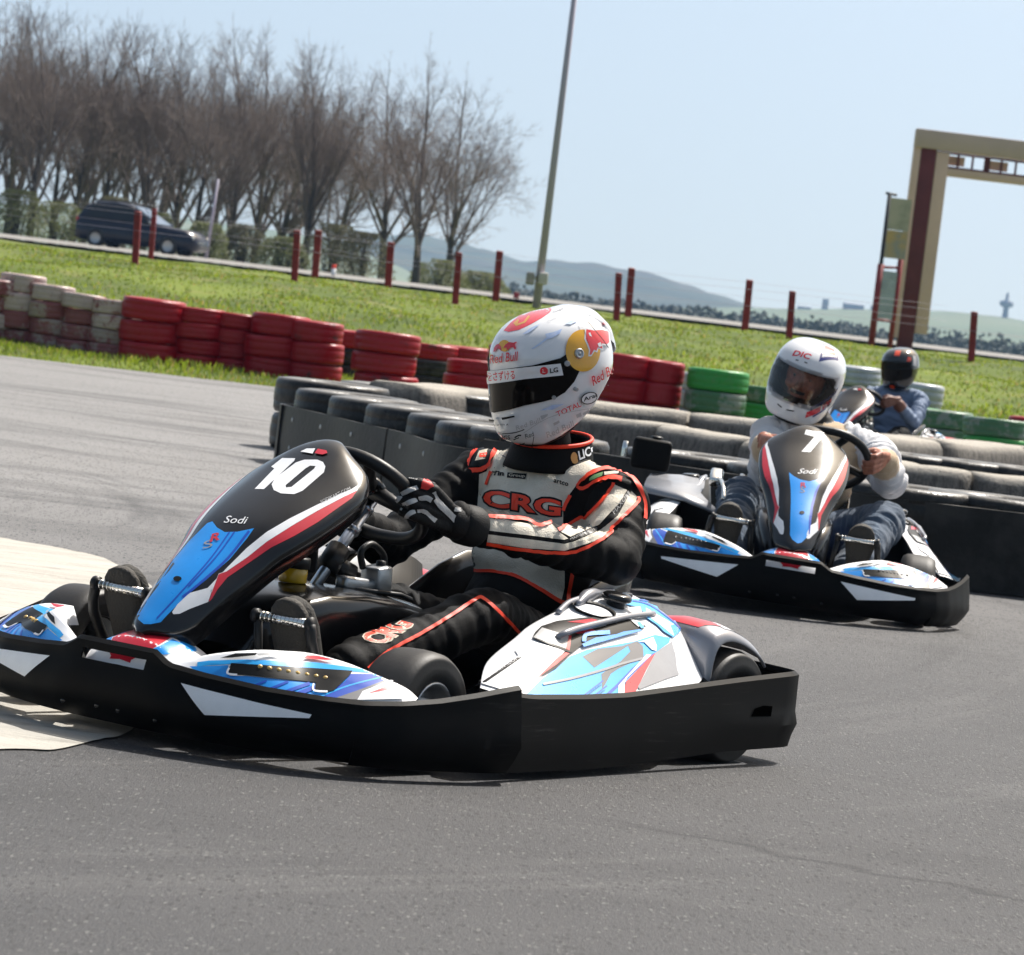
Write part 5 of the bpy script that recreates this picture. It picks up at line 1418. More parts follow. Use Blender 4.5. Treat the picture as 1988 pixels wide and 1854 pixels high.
def plain_driver(loc, rotm, label, spec):
    root = thing('person', label, 'person', 'kart drivers', loc, rotm)
    G_l, G_r = spec['hands']
    hl, wl = hand_prims(G_l, (0.45, 0.05, 0.88), (0.92, -0.35, 0.0), (0.30, 0.92, 0.15), 1.05, 1)
    hr, wr = hand_prims(G_r, (0.45, 0.05, 0.88), (0.92, 0.35, 0.0), (0.30, -0.92, 0.15), 1.05, 1)
    el, er = Vector(spec['el']), Vector(spec['er'])
    kl, kr = Vector(spec['kl']), Vector(spec['kr'])
    fl, fr_ = Vector((0.50, 0.225, 0.15)), Vector((0.50, -0.225, 0.15))
    hc = Vector(spec['head'])
    sy = spec.get('lean', 0.0)
    pr = [('e', (-0.43, 0, 0.185), (0.15, 0.175, 0.11), 'hip'), ('e', (-0.46, sy * 0.3, 0.30), (0.130, 0.160, 0.12), 'torso'), ('e', (-0.47, sy * 0.6, 0.41), (0.130, 0.168, 0.13), 'torso'),
          ('e', (-0.475, sy, 0.51), (0.125, 0.185, 0.13), 'torso'), ('e', (-0.475, sy, 0.585), (0.105, 0.200, 0.085), 'torso'),
          ('c', (-0.47, sy + 0.11, 0.60), (-0.46, sy + 0.20, 0.585), 0.074, 0.072, 'shoulder'), ('c', (-0.47, sy - 0.11, 0.60), (-0.46, sy - 0.20, 0.585), 0.074, 0.072, 'shoulder'),
          ('c', (-0.47, sy, 0.62), hc + Vector((-0.02, 0, -0.08)), 0.060, 0.058, 'neck'),
          ('c', (-0.46, sy + 0.21, 0.58), el, 0.076, 0.066, 'arm'), ('c', el, el.lerp(wl, 0.72), 0.066, 0.056, 'arm'), ('c', el.lerp(wl, 0.72), el.lerp(wl, 0.80), 0.060, 0.060, 'cuff'), ('c', el.lerp(wl, 0.74), wl, 0.036, 0.031, 'skin'),
          ('c', (-0.46, sy - 0.21, 0.58), er, 0.076, 0.066, 'arm'), ('c', er, er.lerp(wr, 0.72), 0.066, 0.056, 'arm'), ('c', er.lerp(wr, 0.72), er.lerp(wr, 0.80), 0.060, 0.060, 'cuff'), ('c', er.lerp(wr, 0.74), wr, 0.036, 0.031, 'skin'),
          ('c', (-0.40, 0.115, 0.185), kl, 0.105, 0.082, 'leg'), ('c', kl, fl, 0.082, 0.070, 'leg'), ('c', (-0.40, -0.115, 0.185), kr, 0.105, 0.082, 'leg'), ('c', kr, fr_, 0.082, 0.070, 'leg')]
    if spec.get('thin'):
        pr = [p if p[-1] not in ('arm', 'cuff') else (p[0], p[1], p[2], p[3] * 0.82, p[4] * 0.8, p[5]) for p in pr]
    wts = {'arm': 1.3, 'shoulder': 1.1, 'leg': 1.2, 'torso': 0.8, 'hip': 0.8, 'neck': 0, 'cuff': 0.3, 'skin': 0}
    V, F, reg = skin_mesh(pr, 0.0080, 2, 0.013, 11, lambda p, r: wts[r])
    mats = [M[spec['torso']], M[spec['sleeve']], M[spec['legs']], M['skin'] if spec['face'] else M['skin_dark'], M['vest'] if spec['face'] else M['skin_dark'], M['hair']]
    rm = {'torso': 0, 'shoulder': 1, 'arm': 1, 'hip': 2, 'leg': 2, 'skin': 3, 'cuff': 4, 'neck': 5}
    body = dressed(V, F, reg, lambda r, p: rm[r] if not (r == 'torso' and p[2] < 0.27) else 2, None)
    for h in (hl, hr):
        V2, F2, r2 = skin_mesh(h, 0.0034, 3)
        o = MB(); o.v = [tuple(p) for p in V2]; o.f = F2; o.m = [3] * len(F2); o.sm = [True] * len(F2)
        body.merge(o)
    body.build('body', mats, root, fixn=False)
    shoe(root, (0.628, 0.238, 0.075), (0.708, 0.244, 0.335), (-0.9, 0, 0.3), 0.105)
    shoe(root, (0.628, -0.238, 0.075), (0.708, -0.244, 0.335), (-0.9, 0, 0.3), 0.105)
    # helmet with an open eye port
    def port(p):
        w = math.atan2(p.y, p.x - 0.0)
        top = 0.052 - 0.010 * (w / 1.2) ** 2; bot = -0.072 + 0.030 * (w / 1.2) ** 2
        return abs(w) < 1.12 and bot < p.z < top and p.x > 0.02
    ya, pi_, ro = (math.radians(a) for a in spec['turn'])
    hm, Rm = helmet_shell(hc, ya, pi_, ro, 1.04, port)
    full, _ = helmet_shell(hc, ya, pi_, ro, 1.04)
    bv = full.bvh()
    hk = spec['helmet_keys']; ix = {k: i for i, k in enumerate(hk)}
    for d, items in spec['helmet_gfx']:
        n = Rm @ Vector(d).normalized()
        # turn the drawing sheet so that its up follows the helmet's up
        sh = Sheet(hc, n)
        upv = Rm @ Vector((0, 0, 1)); upv = (upv - n * upv.dot(n)).normalized()
        ca, sa = upv.dot(sh.u), upv.dot(sh.r)
        def tr(q):
            o = []
            for i in range(0, len(q), 2):
                x, y = q[i], q[i + 1]
                o += [x * ca + y * sa, -x * sa + y * ca]
            return o
        lay_graphics(hm, bv, (tuple(hc), tuple(n), [tuple(list(i[:-1]) + [tr(i[-1])]) for i in items]), ix, 7, 0.0006)
    h_ = hm.build('helmet', [M[k] for k in hk], root, fixn=False)
    # eye-port trim and visor
    vis, _ = helmet_shell(hc, ya, pi_, ro, 1.052, lambda p: not (abs(math.atan2(p.y, p.x)) < 1.22 and p.x > 0.01 and -0.086 + 0.030 * (math.atan2(p.y, p.x) / 1.2) ** 2 < p.z < 0.062 - 0.010 * (math.atan2(p.y, p.x) / 1.2) ** 2))
    vis.f = [f for f in vis.f if len(f) == 4]; vis.m = vis.m[:len(vis.f)]; vis.sm = vis.sm[:len(vis.f)]
    v_ = vis.build('visor', [M['clear_visor'] if spec['face'] else M['visor_dark']], h_, fixn=False)
    pad = MB()
    ring_o, ring_i = [], []
    for k in range(48):
        t = 2 * math.pi * k / 48
        w = 1.14 * math.copysign(abs(math.cos(t)) ** 0.6, math.cos(t))
        zc = (-0.010 + 0.010 * (w / 1.2) ** 2); hh = 0.064 - 0.020 * (w / 1.2) ** 2
        z = zc + hh * math.copysign(abs(math.sin(t)) ** 0.6, math.sin(t))
        r = 0.150 - 0.012 * abs(math.sin(w))
        p = Vector((0.150 * math.cos(w), 0.134 * math.sin(w) * 0.97, z))
        ring_o.append(hc + Rm @ (p * 1.035))
        ring_i.append(hc + Rm @ (Vector((p.x * 0.72, p.y * 0.80, z * 0.86))))
    pad.loft([ring_o + [ring_o[0]], ring_i + [ring_i[0]]])
    pad.build('lining', M['rubber'], h_)
    # head inside the helmet
    H = lambda x, y, z: tuple(hc + Rm @ Vector((x, y, z)))
    if spec['face']:
        fp = [('e', H(0.015, 0, 0.01), (0.088, 0.078, 0.105), 'h'), ('e', H(0.055, 0, -0.062), (0.045, 0.046, 0.045), 'h'), ('c', H(0.098, 0, 0.018), H(0.116, 0, -0.022), 0.009, 0.014, 'h'),
              ('c', H(0.100, 0.012, -0.026), H(0.100, -0.012, -0.026), 0.010, 0.010, 'h'), ('c', H(0.089, 0.05, 0.034), H(0.096, 0.012, 0.030), 0.010, 0.010, 'h'), ('c', H(0.089, -0.05, 0.034), H(0.096, -0.012, 0.030), 0.010, 0.010, 'h'),
              ('e', H(0.075, 0.042, -0.022), (0.022, 0.022, 0.020), 'h'), ('e', H(0.075, -0.042, -0.022), (0.022, 0.022, 0.020), 'h'), ('c', H(0.099, 0.016, -0.056), H(0.099, -0.016, -0.056), 0.008, 0.008, 'h'), ('c', H(0.096, 0.014, -0.066), H(0.096, -0.014, -0.066), 0.009, 0.009, 'h')]
        V3, F3, r3 = skin_mesh(fp, 0.0036, 3)
        hd = MB(); hd.v = [tuple(p) for p in V3]; hd.f = F3; hd.sm = [True] * len(F3)
        R3 = Rm.transposed()
        for f in F3:
            q = R3 @ (Vector(V3[list(f)].mean(0)) - hc)
            m_ = 0
            if 0.040 < q.z < 0.050 and 0.014 < abs(q.y) < 0.052 and q.x > 0.05: m_ = 1
            if -0.052 < q.z < -0.040 and abs(q.y) < 0.030 and q.x > 0.05: m_ = 1
            if q.z < -0.074 and q.x > 0.02: m_ = 1
            hd.m.append(m_)
        for s in (1, -1):
            hd.lathe([(0.0, -0.010), (0.007, -0.008), (0.0088, -0.002), (0.0088, 0.002), (0.0065, 0.0075), (0.0055, 0.0085)], H(0.086, 0.031 * s, 0.014), Rm @ Vector((1, -0.1, -0.1)), 16, 2)
            hd.lathe([(0.0055, 0.0086), (0.004, 0.0094), (0.0, 0.0098)], H(0.086, 0.031 * s, 0.014), Rm @ Vector((1, -0.1, -0.1)), 16, 3)
        hd.build('face', [M['skin'], M['hair'], M['eye'], M['iris']], root, fixn=False)
    else:
        hd = MB()
        hd.lathe([(0.0, -0.1), (0.05, -0.09), (0.075, -0.04), (0.08, 0.02), (0.06, 0.08), (0.0, 0.105)], hc, Rm @ Vector((0, 0, 1)), 24)
        hd.build('face', M['skin_dark'], root)
    lr = MB()
    ring = [hc + Rm @ (Vector((0.019 + 0.079 * math.cos(2 * math.pi * k / 40), 0.088 * math.sin(2 * math.pi * k / 40), -0.158 + 0.42 * max(0, 0.076 - 0.079 * math.cos(2 * math.pi * k / 40)))) * 1.04) for k in range(41)]
    lr.tube(ring, 0.008, 8, 0, caps=False)
    lr.build('edge_trim', M['rubber'], h_)
    return root

def box4(x0, y0, x1, y1, sk=0):
    return [x0, y0, x1, y0, x1 + sk, y1, x0 + sk, y1]

DRIVER_SEVEN = dict(el=(-0.12, 0.345, 0.485), er=(-0.22, -0.125, 0.44), kl=(0.07, 0.345, 0.335), kr=(0.06, -0.215, 0.335), head=(-0.44, -0.025, 0.818), lean=0.08, hands=((0.19, 0.240, 0.548), (0.17, -0.09, 0.535)), turn=(-13, 8, -12), face=True,
    torso='vest', sleeve='sleeve', legs='jeans', helmet_keys=['helmet_white', 'helmet_red', 'helmet_navy', 'decal_black'],
    helmet_gfx=[((0.80, 0.0, 0.60), [('T', 'DIC', 'helmet_red', 0.03, [-62, -6, 8, -2, -60, 22]), ('P', 'decal_black', [-40, -22, -28, -21, -28, -17, -40, -18]), ('P', 'decal_black', [-4, -20, 8, -20, 8, -16, -4, -16])]),
                ((0.45, 0.20, 0.85), [('P', 'helmet_navy', [-8, -60, 78, -6, 70, 62, 20, 84, 4, 40]), ('P', 'helmet_white', [2, -36, 70, 4, 64, 58, 22, 76, 8, 40]), ('P', 'helmet_red', [6, -20, 64, 10, 62, 26, 10, 4]), ('P', 'helmet_red', [12, 16, 62, 36, 58, 54, 20, 58])]),
                ((0.55, 0.80, -0.30), [('P', 'helmet_navy', [-62, -42, 40, 36, 46, 60, 30, 46, -70, -30]), ('P', 'helmet_red', [-70, -76, -14, -36, -22, -14, -76, -52]), ('P', 'helmet_red', [-8, -32, 34, 0, 26, 18, -16, -10]), ('P', 'helmet_navy', [-40, -66, 30, -12, 30, 0, -44, -60])]),
                ((0.9, 0.0, -0.4), [('P', 'decal_black', [-46, -36, -24, -38, -24, -33, -46, -31]), ('P', 'decal_black', [-4, -38, 26, -34, 26, -29, -4, -33])])])
DRIVER_FAR = dict(hands=((0.19, 0.15, 0.55), (0.19, -0.15, 0.55)), el=(-0.10, 0.30, 0.42), er=(-0.12, -0.30, 0.44), kl=(0.03, 0.26, 0.31), kr=(0.03, -0.24, 0.31), head=(-0.45, 0.0, 0.825), turn=(-6, 10, 4), face=False, thin=True,
    torso='greyblue_shirt', sleeve='greyblue_shirt', legs='suit_black', helmet_keys=['helmet_gloss_black', 'helmet_orange', 'decal_grey'],
    helmet_gfx=[((0.6, 0.25, 0.75), [('P', 'helmet_orange', [-30, -22, 12, -24, 18, 40, -22, 44])]), ((0.5, 0.8, 0.5), [('P', 'helmet_orange', [-20, -10, 16, -14, 30, 10, 6, 26]), ('P', 'decal_grey', [40, -40, 80, -40, 86, 30, 56, 36])]),
                ((0.85, 0.2, -0.5), [('P', 'helmet_orange', [-40, -52, -4, -56, -6, -26, -42, -24])])])

# ------------------------------------------------------------------ ground, track and terrain
def nodes_of(m):
    nt = m.node_tree
    return nt, nt.nodes['Principled BSDF'], nt.nodes.new('ShaderNodeTexCoord')

def noise_node(nt, vec, scale, detail=4, rough=0.55, stretch=None, rot=0.0):
    if stretch is not None:
        mp = nt.nodes.new('ShaderNodeMapping')
        mp.inputs['Scale'].default_value = stretch
        mp.inputs['Rotation'].default_value = (0, 0, rot)
        nt.links.new(vec, mp.inputs['Vector']); vec = mp.outputs[0]
    n = nt.nodes.new('ShaderNodeTexNoise')
    n.inputs['Scale'].default_value = scale
    n.inputs['Detail'].default_value = detail
    n.inputs['Roughness'].default_value = rough
    nt.links.new(vec, n.inputs['Vector'])
    return n.outputs['Fac']

def ramp(nt, fac, a, b, lo=0.0, hi=1.0):
    r = nt.nodes.new('ShaderNodeMapRange')
    r.inputs['From Min'].default_value = a; r.inputs['From Max'].default_value = b
    r.inputs['To Min'].default_value = lo; r.inputs['To Max'].default_value = hi
    nt.links.new(fac, r.inputs['Value'])
    return r.outputs['Result']

def mixc(nt, fac, a, b):
    m = nt.nodes.new('ShaderNodeMix'); m.data_type = 'RGBA'
    if isinstance(fac, float): m.inputs['Factor'].default_value = fac
    else: nt.links.new(fac, m.inputs['Factor'])
    for k, c in (('A', a), ('B', b)):
        if isinstance(c, tuple): m.inputs[k].default_value = c
        else: nt.links.new(c, m.inputs[k])
    return m.outputs['Result']

def mathn(nt, op, a, b):
    m = nt.nodes.new('ShaderNodeMath'); m.operation = op
    for i, c in enumerate((a, b)):
        if isinstance(c, (int, float)): m.inputs[i].default_value = c
        else: nt.links.new(c, m.inputs[i])
    return m.outputs[0]

CRACK = (0.44236, 0.89684, 7.758)
def asphalt_material():
    m = bpy.data.materials.new('asphalt'); m.use_nodes = True
    nt, b, tc = nodes_of(m)
    v = tc.outputs['Object']
    big = noise_node(nt, v, 0.35, 5)
    mid = noise_node(nt, v, 2.2, 5)
    fine = noise_node(nt, v, 1.0, 4, 0.75, (120, 30, 60))
    gmp = nt.nodes.new('ShaderNodeMapping'); gmp.inputs['Scale'].default_value = (1, 0.25, 1); nt.links.new(v, gmp.inputs['Vector'])
    vo = nt.nodes.new('ShaderNodeTexVoronoi'); vo.inputs['Scale'].default_value = 85; nt.links.new(gmp.outputs[0], vo.inputs['Vector'])
    stone = vo.outputs['Distance']; vs_ = nt.nodes.new('ShaderNodeSeparateColor'); nt.links.new(vo.outputs['Color'], vs_.inputs[0])
    grain = noise_node(nt, v, 420, 2, 0.6)
    c = mixc(nt, ramp(nt, big, 0.35, 0.65), (0.042, 0.042, 0.045, 1), (0.068, 0.067, 0.069, 1))
    c = mixc(nt, ramp(nt, mid, 0.3, 0.7, 0, 0.5), c, (0.034, 0.034, 0.037, 1))
    # paler surface colour towards the far left of the track
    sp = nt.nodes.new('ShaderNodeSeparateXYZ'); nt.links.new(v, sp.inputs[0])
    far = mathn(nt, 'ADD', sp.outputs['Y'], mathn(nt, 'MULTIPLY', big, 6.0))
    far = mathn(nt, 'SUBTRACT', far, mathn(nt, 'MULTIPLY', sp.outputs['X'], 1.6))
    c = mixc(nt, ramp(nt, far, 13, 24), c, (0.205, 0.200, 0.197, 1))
    # rubber laid along the racing line
    wv = nt.nodes.new('ShaderNodeTexNoise'); wv.inputs['Scale'].default_value = 0.25; nt.links.new(v, wv.inputs['Vector'])
    wm = nt.nodes.new('ShaderNodeVectorMath'); wm.operation = 'SCALE'; wm.inputs['Scale'].default_value = 2.5; nt.links.new(wv.outputs['Color'], wm.inputs[0])
    wa = nt.nodes.new('ShaderNodeVectorMath'); nt.links.new(v, wa.inputs[0]); nt.links.new(wm.outputs[0], wa.inputs[1])
    v2 = wa.outputs[0]
    st1 = noise_node(nt, v2, 1.0, 4, 0.6, (0.22, 1.5, 1), math.radians(-14))
    st2 = noise_node(nt, v2, 1.0, 6, 0.72, (0.45, 3.6, 1), math.radians(22))
    c = mixc(nt, ramp(nt, st1, 0.52, 0.68, 0, 0.55), c, (0.030, 0.030, 0.032, 1))
    c = mixc(nt, ramp(nt, st2, 0.56, 0.72, 0, 0.38), c, (0.033, 0.033, 0.034, 1))
    c = mixc(nt, ramp(nt, st2, 0.30, 0.42, 0.22, 0), c, (0.12, 0.117, 0.114, 1))
    # tyre lines curving round the bend
    q = nt.nodes.new('ShaderNodeVectorMath'); q.operation = 'SUBTRACT'; q.inputs[1].default_value = (-8.5, 15.5, 0); nt.links.new(v, q.inputs[0])
    ln = nt.nodes.new('ShaderNodeVectorMath'); ln.operation = 'LENGTH'; nt.links.new(q.outputs[0], ln.inputs[0])
    qs = nt.nodes.new('ShaderNodeSeparateXYZ'); nt.links.new(q.outputs[0], qs.inputs[0])
    an = mathn(nt, 'ARCTAN2', qs.outputs['Y'], qs.outputs['X'])
    cb = nt.nodes.new('ShaderNodeCombineXYZ'); nt.links.new(mathn(nt, 'MULTIPLY', ln.outputs['Value'], 2.6), cb.inputs[0]); nt.links.new(mathn(nt, 'MULTIPLY', an, 1.6), cb.inputs[1])
    arc = noise_node(nt, cb.outputs[0], 1.0, 6, 0.68)
    c = mixc(nt, ramp(nt, arc, 0.54, 0.68, 0, 0.62), c, (0.028, 0.028, 0.030, 1))
    c = mixc(nt, ramp(nt, arc, 0.44, 0.32, 0, 0.4), c, (0.115, 0.112, 0.110, 1))
    # stones in the mix
    c = mixc(nt, ramp(nt, fine, 0.60, 0.72, 0, 0.75), c, (0.27, 0.26, 0.25, 1))
    c = mixc(nt, ramp(nt, fine, 0.42, 0.30, 0, 0.8), c, (0.030, 0.030, 0.031, 1))
    c = mixc(nt, mathn(nt, 'MULTIPLY', ramp(nt, stone, 0.34, 0.22), ramp(nt, vs_.outputs[0], 0.45, 0.80, 0, 0.55)), c, (0.15, 0.147, 0.14, 1))
    c = mixc(nt, mathn(nt, 'MULTIPLY', ramp(nt, stone, 0.45, 0.30), ramp(nt, vs_.outputs[1], 0.55, 0.75, 0, 0.9)), c, (0.026, 0.026, 0.027, 1))
    # a crack
    w = nt.nodes.new('ShaderNodeTexVoronoi'); w.feature = 'DISTANCE_TO_EDGE'; w.inputs['Scale'].default_value = 0.33
    wob = nt.nodes.new('ShaderNodeVectorMath'); wob.operation = 'ADD'
    nz = nt.nodes.new('ShaderNodeTexNoise'); nz.inputs['Scale'].default_value = 3.0; nz.inputs['Detail'].default_value = 5
    nt.links.new(v, nz.inputs['Vector'])
    sc = nt.nodes.new('ShaderNodeVectorMath'); sc.operation = 'SCALE'; sc.inputs['Scale'].default_value = 0.35
    nt.links.new(nz.outputs['Color'], sc.inputs[0])
    nt.links.new(v, wob.inputs[0]); nt.links.new(sc.outputs[0], wob.inputs[1])
    nt.links.new(wob.outputs[0], w.inputs['Vector'])
    cr = ramp(nt, w.outputs['Distance'], 0.0025, 0.0, 0, 0.6)
    cr = mathn(nt, 'MULTIPLY', cr, ramp(nt, mid, 0.45, 0.6))
    c = mixc(nt, cr, c, (0.02, 0.02, 0.02, 1))
    # the long ragged joint across the near right of the track
    dt = nt.nodes.new('ShaderNodeVectorMath'); dt.operation = 'DOT_PRODUCT'; dt.inputs[1].default_value = (CRACK[0], CRACK[1], 0); nt.links.new(wob.outputs[0], dt.inputs[0])
    ab = mathn(nt, 'ABSOLUTE', mathn(nt, 'SUBTRACT', dt.outputs['Value'], CRACK[2] + 0.0), 0)
    jn = mathn(nt, 'MULTIPLY', ramp(nt, ab, 0.030, 0.008, 0, 0.75), ramp(nt, fine, 0.35, 0.55, 0.3, 1))
    jn = mathn(nt, 'MULTIPLY', jn, ramp(nt, sp.outputs['X'], 0.15, 0.45))
    c = mixc(nt, jn, c, (0.014, 0.014, 0.015, 1))
    nt.links.new(c, b.inputs['Base Color'])
    nt.links.new(ramp(nt, big, 0.3, 0.7, 0.62, 0.78), b.inputs['Roughness'])
    b.inputs['Specular IOR Level'].default_value = 0.35
    bp = nt.nodes.new('ShaderNodeBump'); bp.inputs['Strength'].default_value = 0.8; bp.inputs['Distance'].default_value = 0.008
    nt.links.new(mathn(nt, 'ADD', fine, mathn(nt, 'MULTIPLY', grain, 0.4)), bp.inputs['Height'])
    nt.links.new(bp.outputs[0], b.inputs['Normal'])
    return m

def concrete_material():
    m = bpy.data.materials.new('worn_concrete'); m.use_nodes = True
    nt, b, tc = nodes_of(m)
    v = tc.outputs['Object']
    s1 = noise_node(nt, v, 1.0, 6, 0.7, (1.4, 4, 1), math.radians(-9))
    s2 = noise_node(nt, v, 1.0, 6, 0.7, (3.0, 10, 1), math.radians(-12))
    f = noise_node(nt, v, 60, 4, 0.7)
    c = mixc(nt, ramp(nt, s1, 0.35, 0.7), (0.42, 0.40, 0.355, 1), (0.29, 0.272, 0.236, 1))
    c = mixc(nt, ramp(nt, s2, 0.55, 0.66, 0, 0.6), c, (0.15, 0.135, 0.115, 1))
    c = mixc(nt, ramp(nt, f, 0.6, 0.75, 0, 0.5), c, (0.20, 0.19, 0.17, 1))
    nt.links.new(c, b.inputs['Base Color'])
    b.inputs['Roughness'].default_value = 0.85
    bp = nt.nodes.new('ShaderNodeBump'); bp.inputs['Strength'].default_value = 0.6; bp.inputs['Distance'].default_value = 0.012
    nt.links.new(mathn(nt, 'ADD', s2, mathn(nt, 'MULTIPLY', f, 0.5)), bp.inputs['Height'])
    nt.links.new(bp.outputs[0], b.inputs['Normal'])
    return m

def grass_material(name, base, dry, dark, sc=1.0):
    m = bpy.data.materials.new(name); m.use_nodes = True
    nt, b, tc = nodes_of(m)
    v = tc.outputs['Object']
    a = noise_node(nt, v, 0.5 * sc, 5); c2 = noise_node(nt, v, 1.7 * sc, 5); d = noise_node(nt, v, 0.22 * sc, 4)
    c = mixc(nt, ramp(nt, a, 0.35, 0.65), base, dark)
    c = mixc(nt, ramp(nt, c2, 0.55, 0.72, 0, 0.6), c, dry)
    c = mixc(nt, ramp(nt, d, 0.55, 0.7, 0, 0.35), c, dry)
    nt.links.new(c, b.inputs['Base Color'])
    b.inputs['Roughness'].default_value = 0.85
    b.inputs['Specular IOR Level'].default_value = 0.15
    return m

def bank_z(x, y):
    """height of the grass bank beyond the track"""
    t = [(-100, -0.03), (36.2, -0.03), (37.2, 0.02), (42, 0.10), (46, 0.26), (52, 0.70), (55, 0.84), (60, 0.88), (75, 0.86), (105, 0.80), (112, 0.78), (170, 0.86), (260, 0.2), (600, -2.0), (1200, -3.0), (9000, -6.0)]
    for (a, za), (b_, zb) in zip(t, t[1:]):
        if y <= b_:
            f = (y - a) / (b_ - a)
            if a > 36 and b_ < 120: f = f * f * (3 - 2 * f) * 0.4 + f * 0.6
            z = za + (zb - za) * f
            break
    if 37 < y < 105:
        w = min(1, (y - 37) / 4) * min(1, (105 - y) / 20)
        z += w * (0.07 * noise.noise(Vector((x * 0.45, y * 0.35, 0))) + 0.045 * noise.noise(Vector((x * 1.6, y * 0.9, 5))))
    return z

def edge_y(x):
    return 35.75 + 0.20 * x if x < 0 else 35.75 - 0.10 * x

trk = MB()
ny = [-30] + list(np.linspace(-2, 36, 20))
trk.add([(-80, -30, 0), (80, -30, 0), (80, 30, 0), (14, edge_y(12), 0)] + [(x, edge_y(x) + 0.05 * math.sin(x * 7.1) + 0.04 * math.sin(x * 17), 0) for x in np.linspace(12, -12, 120)] + [(-14, edge_y(-12), 0), (-80, 38, 0)], [tuple(range(126))], 0, False)
bmx = trk.tobm(); bmesh.ops.triangulate(bmx, faces=bmx.faces[:]); trk = MB(); trk.frombm(bmx, 0, False)
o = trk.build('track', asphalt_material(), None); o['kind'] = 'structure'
ap = MB()
apron = [(-5.5, 14.4), (-2.2, 14.05), (-1.62, 13.9), (-1.45, 13.8), (-1.31, 13.62), (-1.20, 13.2), (-1.02, 12.4), (-0.86, 11.3), (-0.76, 10.3), (-0.72, 9.3), (-0.76, 8.75), (-0.86, 8.36), (-1.02, 8.12), (-1.25, 7.98), (-1.7, 7.84), (-2.6, 7.6), (-5.5, 7.2)]
pl = [(p[0] + 0.02 * noise.noise(Vector((p[0] * 5, p[1] * 5, 0))), p[1] + 0.07 * noise.noise(Vector((p[0] * 5, p[1] * 5, 3))) + 0.03 * noise.noise(Vector((p[0] * 12, p[1] * 12, 3)))) for p in spline(apron, 14)]
ap.add([(x, y, 0.004) for x, y in pl], [tuple(range(len(pl)))], 0, False)
bmx = ap.tobm(); bmesh.ops.triangulate(bmx, faces=bmx.faces[:]); ap = MB(); ap.frombm(bmx, 0, False)
o = ap.build('concrete_apron', concrete_material(), None); o['kind'] = 'structure'

M['grass_ground'] = grass_material('grass_ground', (0.125, 0.165, 0.022, 1), (0.21, 0.18, 0.07, 1), (0.052, 0.080, 0.014, 1))
ys = [-60, 0, 30] + list(np.arange(35.8, 62, 0.35)) + list(np.arange(62, 112, 2.0)) + [120, 140, 160, 180, 200, 230, 260, 320, 400, 600, 900, 1300, 2000, 3500, 9000]
xs = [-4000, -900, -300, -120, -60, -30] + list(np.arange(-16, 16.1, 0.4)) + [30, 60, 120, 300, 900, 4000]
gr = MB()
V = []
for y in ys:
    for x in xs:
        z = bank_z(x, y)
        if y < 40 and abs(x) < 30: z = bank_z(x, y - (edge_y(x) - 35.75))
        V.append((x, y, z))
nx = len(xs)
F = [(i * nx + k, i * nx + k + 1, (i + 1) * nx + k + 1, (i + 1) * nx + k) for i in range(len(ys) - 1) for k in range(nx - 1)]
gr.add(V, F)
o = gr.build('ground', M['grass_ground'], None, fixn=False); o['kind'] = 'structure'

# grass blades on the verge and the bank
def blades(n, rng, ylo, yhi, hmin, hmax, wid):
    mb_v, mb_f, mb_m = [], [], []
    for i in range(n):
        y = ylo + (yhi - ylo) * rng.random() ** 1.25
        half = y * 0.135 + 0.6
        x = rng.uniform(-half, half)
        yy = y + edge_y(x) - 35.75
        cl = noise.noise(Vector((x * 0.9, y * 0.6, 11)))
        if cl < -0.25 and rng.random() < 0.5: continue
        z = bank_z(x, y) - 0.01
        h = rng.uniform(hmin, hmax) * (1 + 0.9 * max(0, cl)) * (1 if y < 50 else 0.6)
        a = rng.uniform(0, 6.28); l = rng.uniform(0.2, 0.7) * h
        dx, dy = math.cos(a), math.sin(a)
        w = wid * rng.uniform(0.7, 1.4)
        k = len(mb_v)
        mb_v += [(x - dy * w, yy + dx * w, z), (x + dy * w, yy - dx * w, z), (x + dx * l * 0.5 + dy * w * 0.6, yy + dy * l * 0.5 - dx * w * 0.6, z + h * 0.7), (x + dx * l, yy + dy * l, z + h)]
        mb_f += [(k, k + 1, k + 2), (k, k + 2, k + 3)]
        q = rng.random()
        m = 0 if q < 0.55 else 1 if q < 0.9 else 2
        mb_m += [m, m]
    o = MB(); o.v = mb_v; o.f = mb_f; o.m = mb_m; o.sm = [False] * len(mb_f)
    return o
def blade_mat(name, c):
    m = bpy.data.materials.new(name); m.use_nodes = True
    b = m.node_tree.nodes['Principled BSDF']
    b.inputs['Base Color'].default_value = c; b.inputs['Roughness'].default_value = 0.6
    tr = m.node_tree.nodes.new('ShaderNodeBsdfTranslucent'); tr.inputs['Color'].default_value = (c[0] * 1.6, c[1] * 1.7, c[2], 1)
    mx = m.node_tree.nodes.new('ShaderNodeMixShader'); mx.inputs[0].default_value = 0.4
    out = m.node_tree.nodes['Material Output']
    m.node_tree.links.new(b.outputs[0], mx.inputs[1]); m.node_tree.links.new(tr.outputs[0], mx.inputs[2]); m.node_tree.links.new(mx.outputs[0], out.inputs['Surface'])
    return m
M['blade_green'] = blade_mat('blade_green', (0.125, 0.165, 0.020, 1))
M['blade_light'] = blade_mat('blade_light', (0.19, 0.22, 0.035, 1))
M['blade_dry'] = blade_mat('blade_dry', (0.26, 0.20, 0.10, 1))
rng = random.Random(4)
g1 = blades(16000, rng, 35.75, 40, 0.025, 0.075, 0.007)
g2 = blades(90000, rng, 38, 66, 0.018, 0.055, 0.012)
g1.merge(g2)
o = g1.build('grass', [M['blade_green'], M['blade_light'], M['blade_dry']], None, fixn=False)
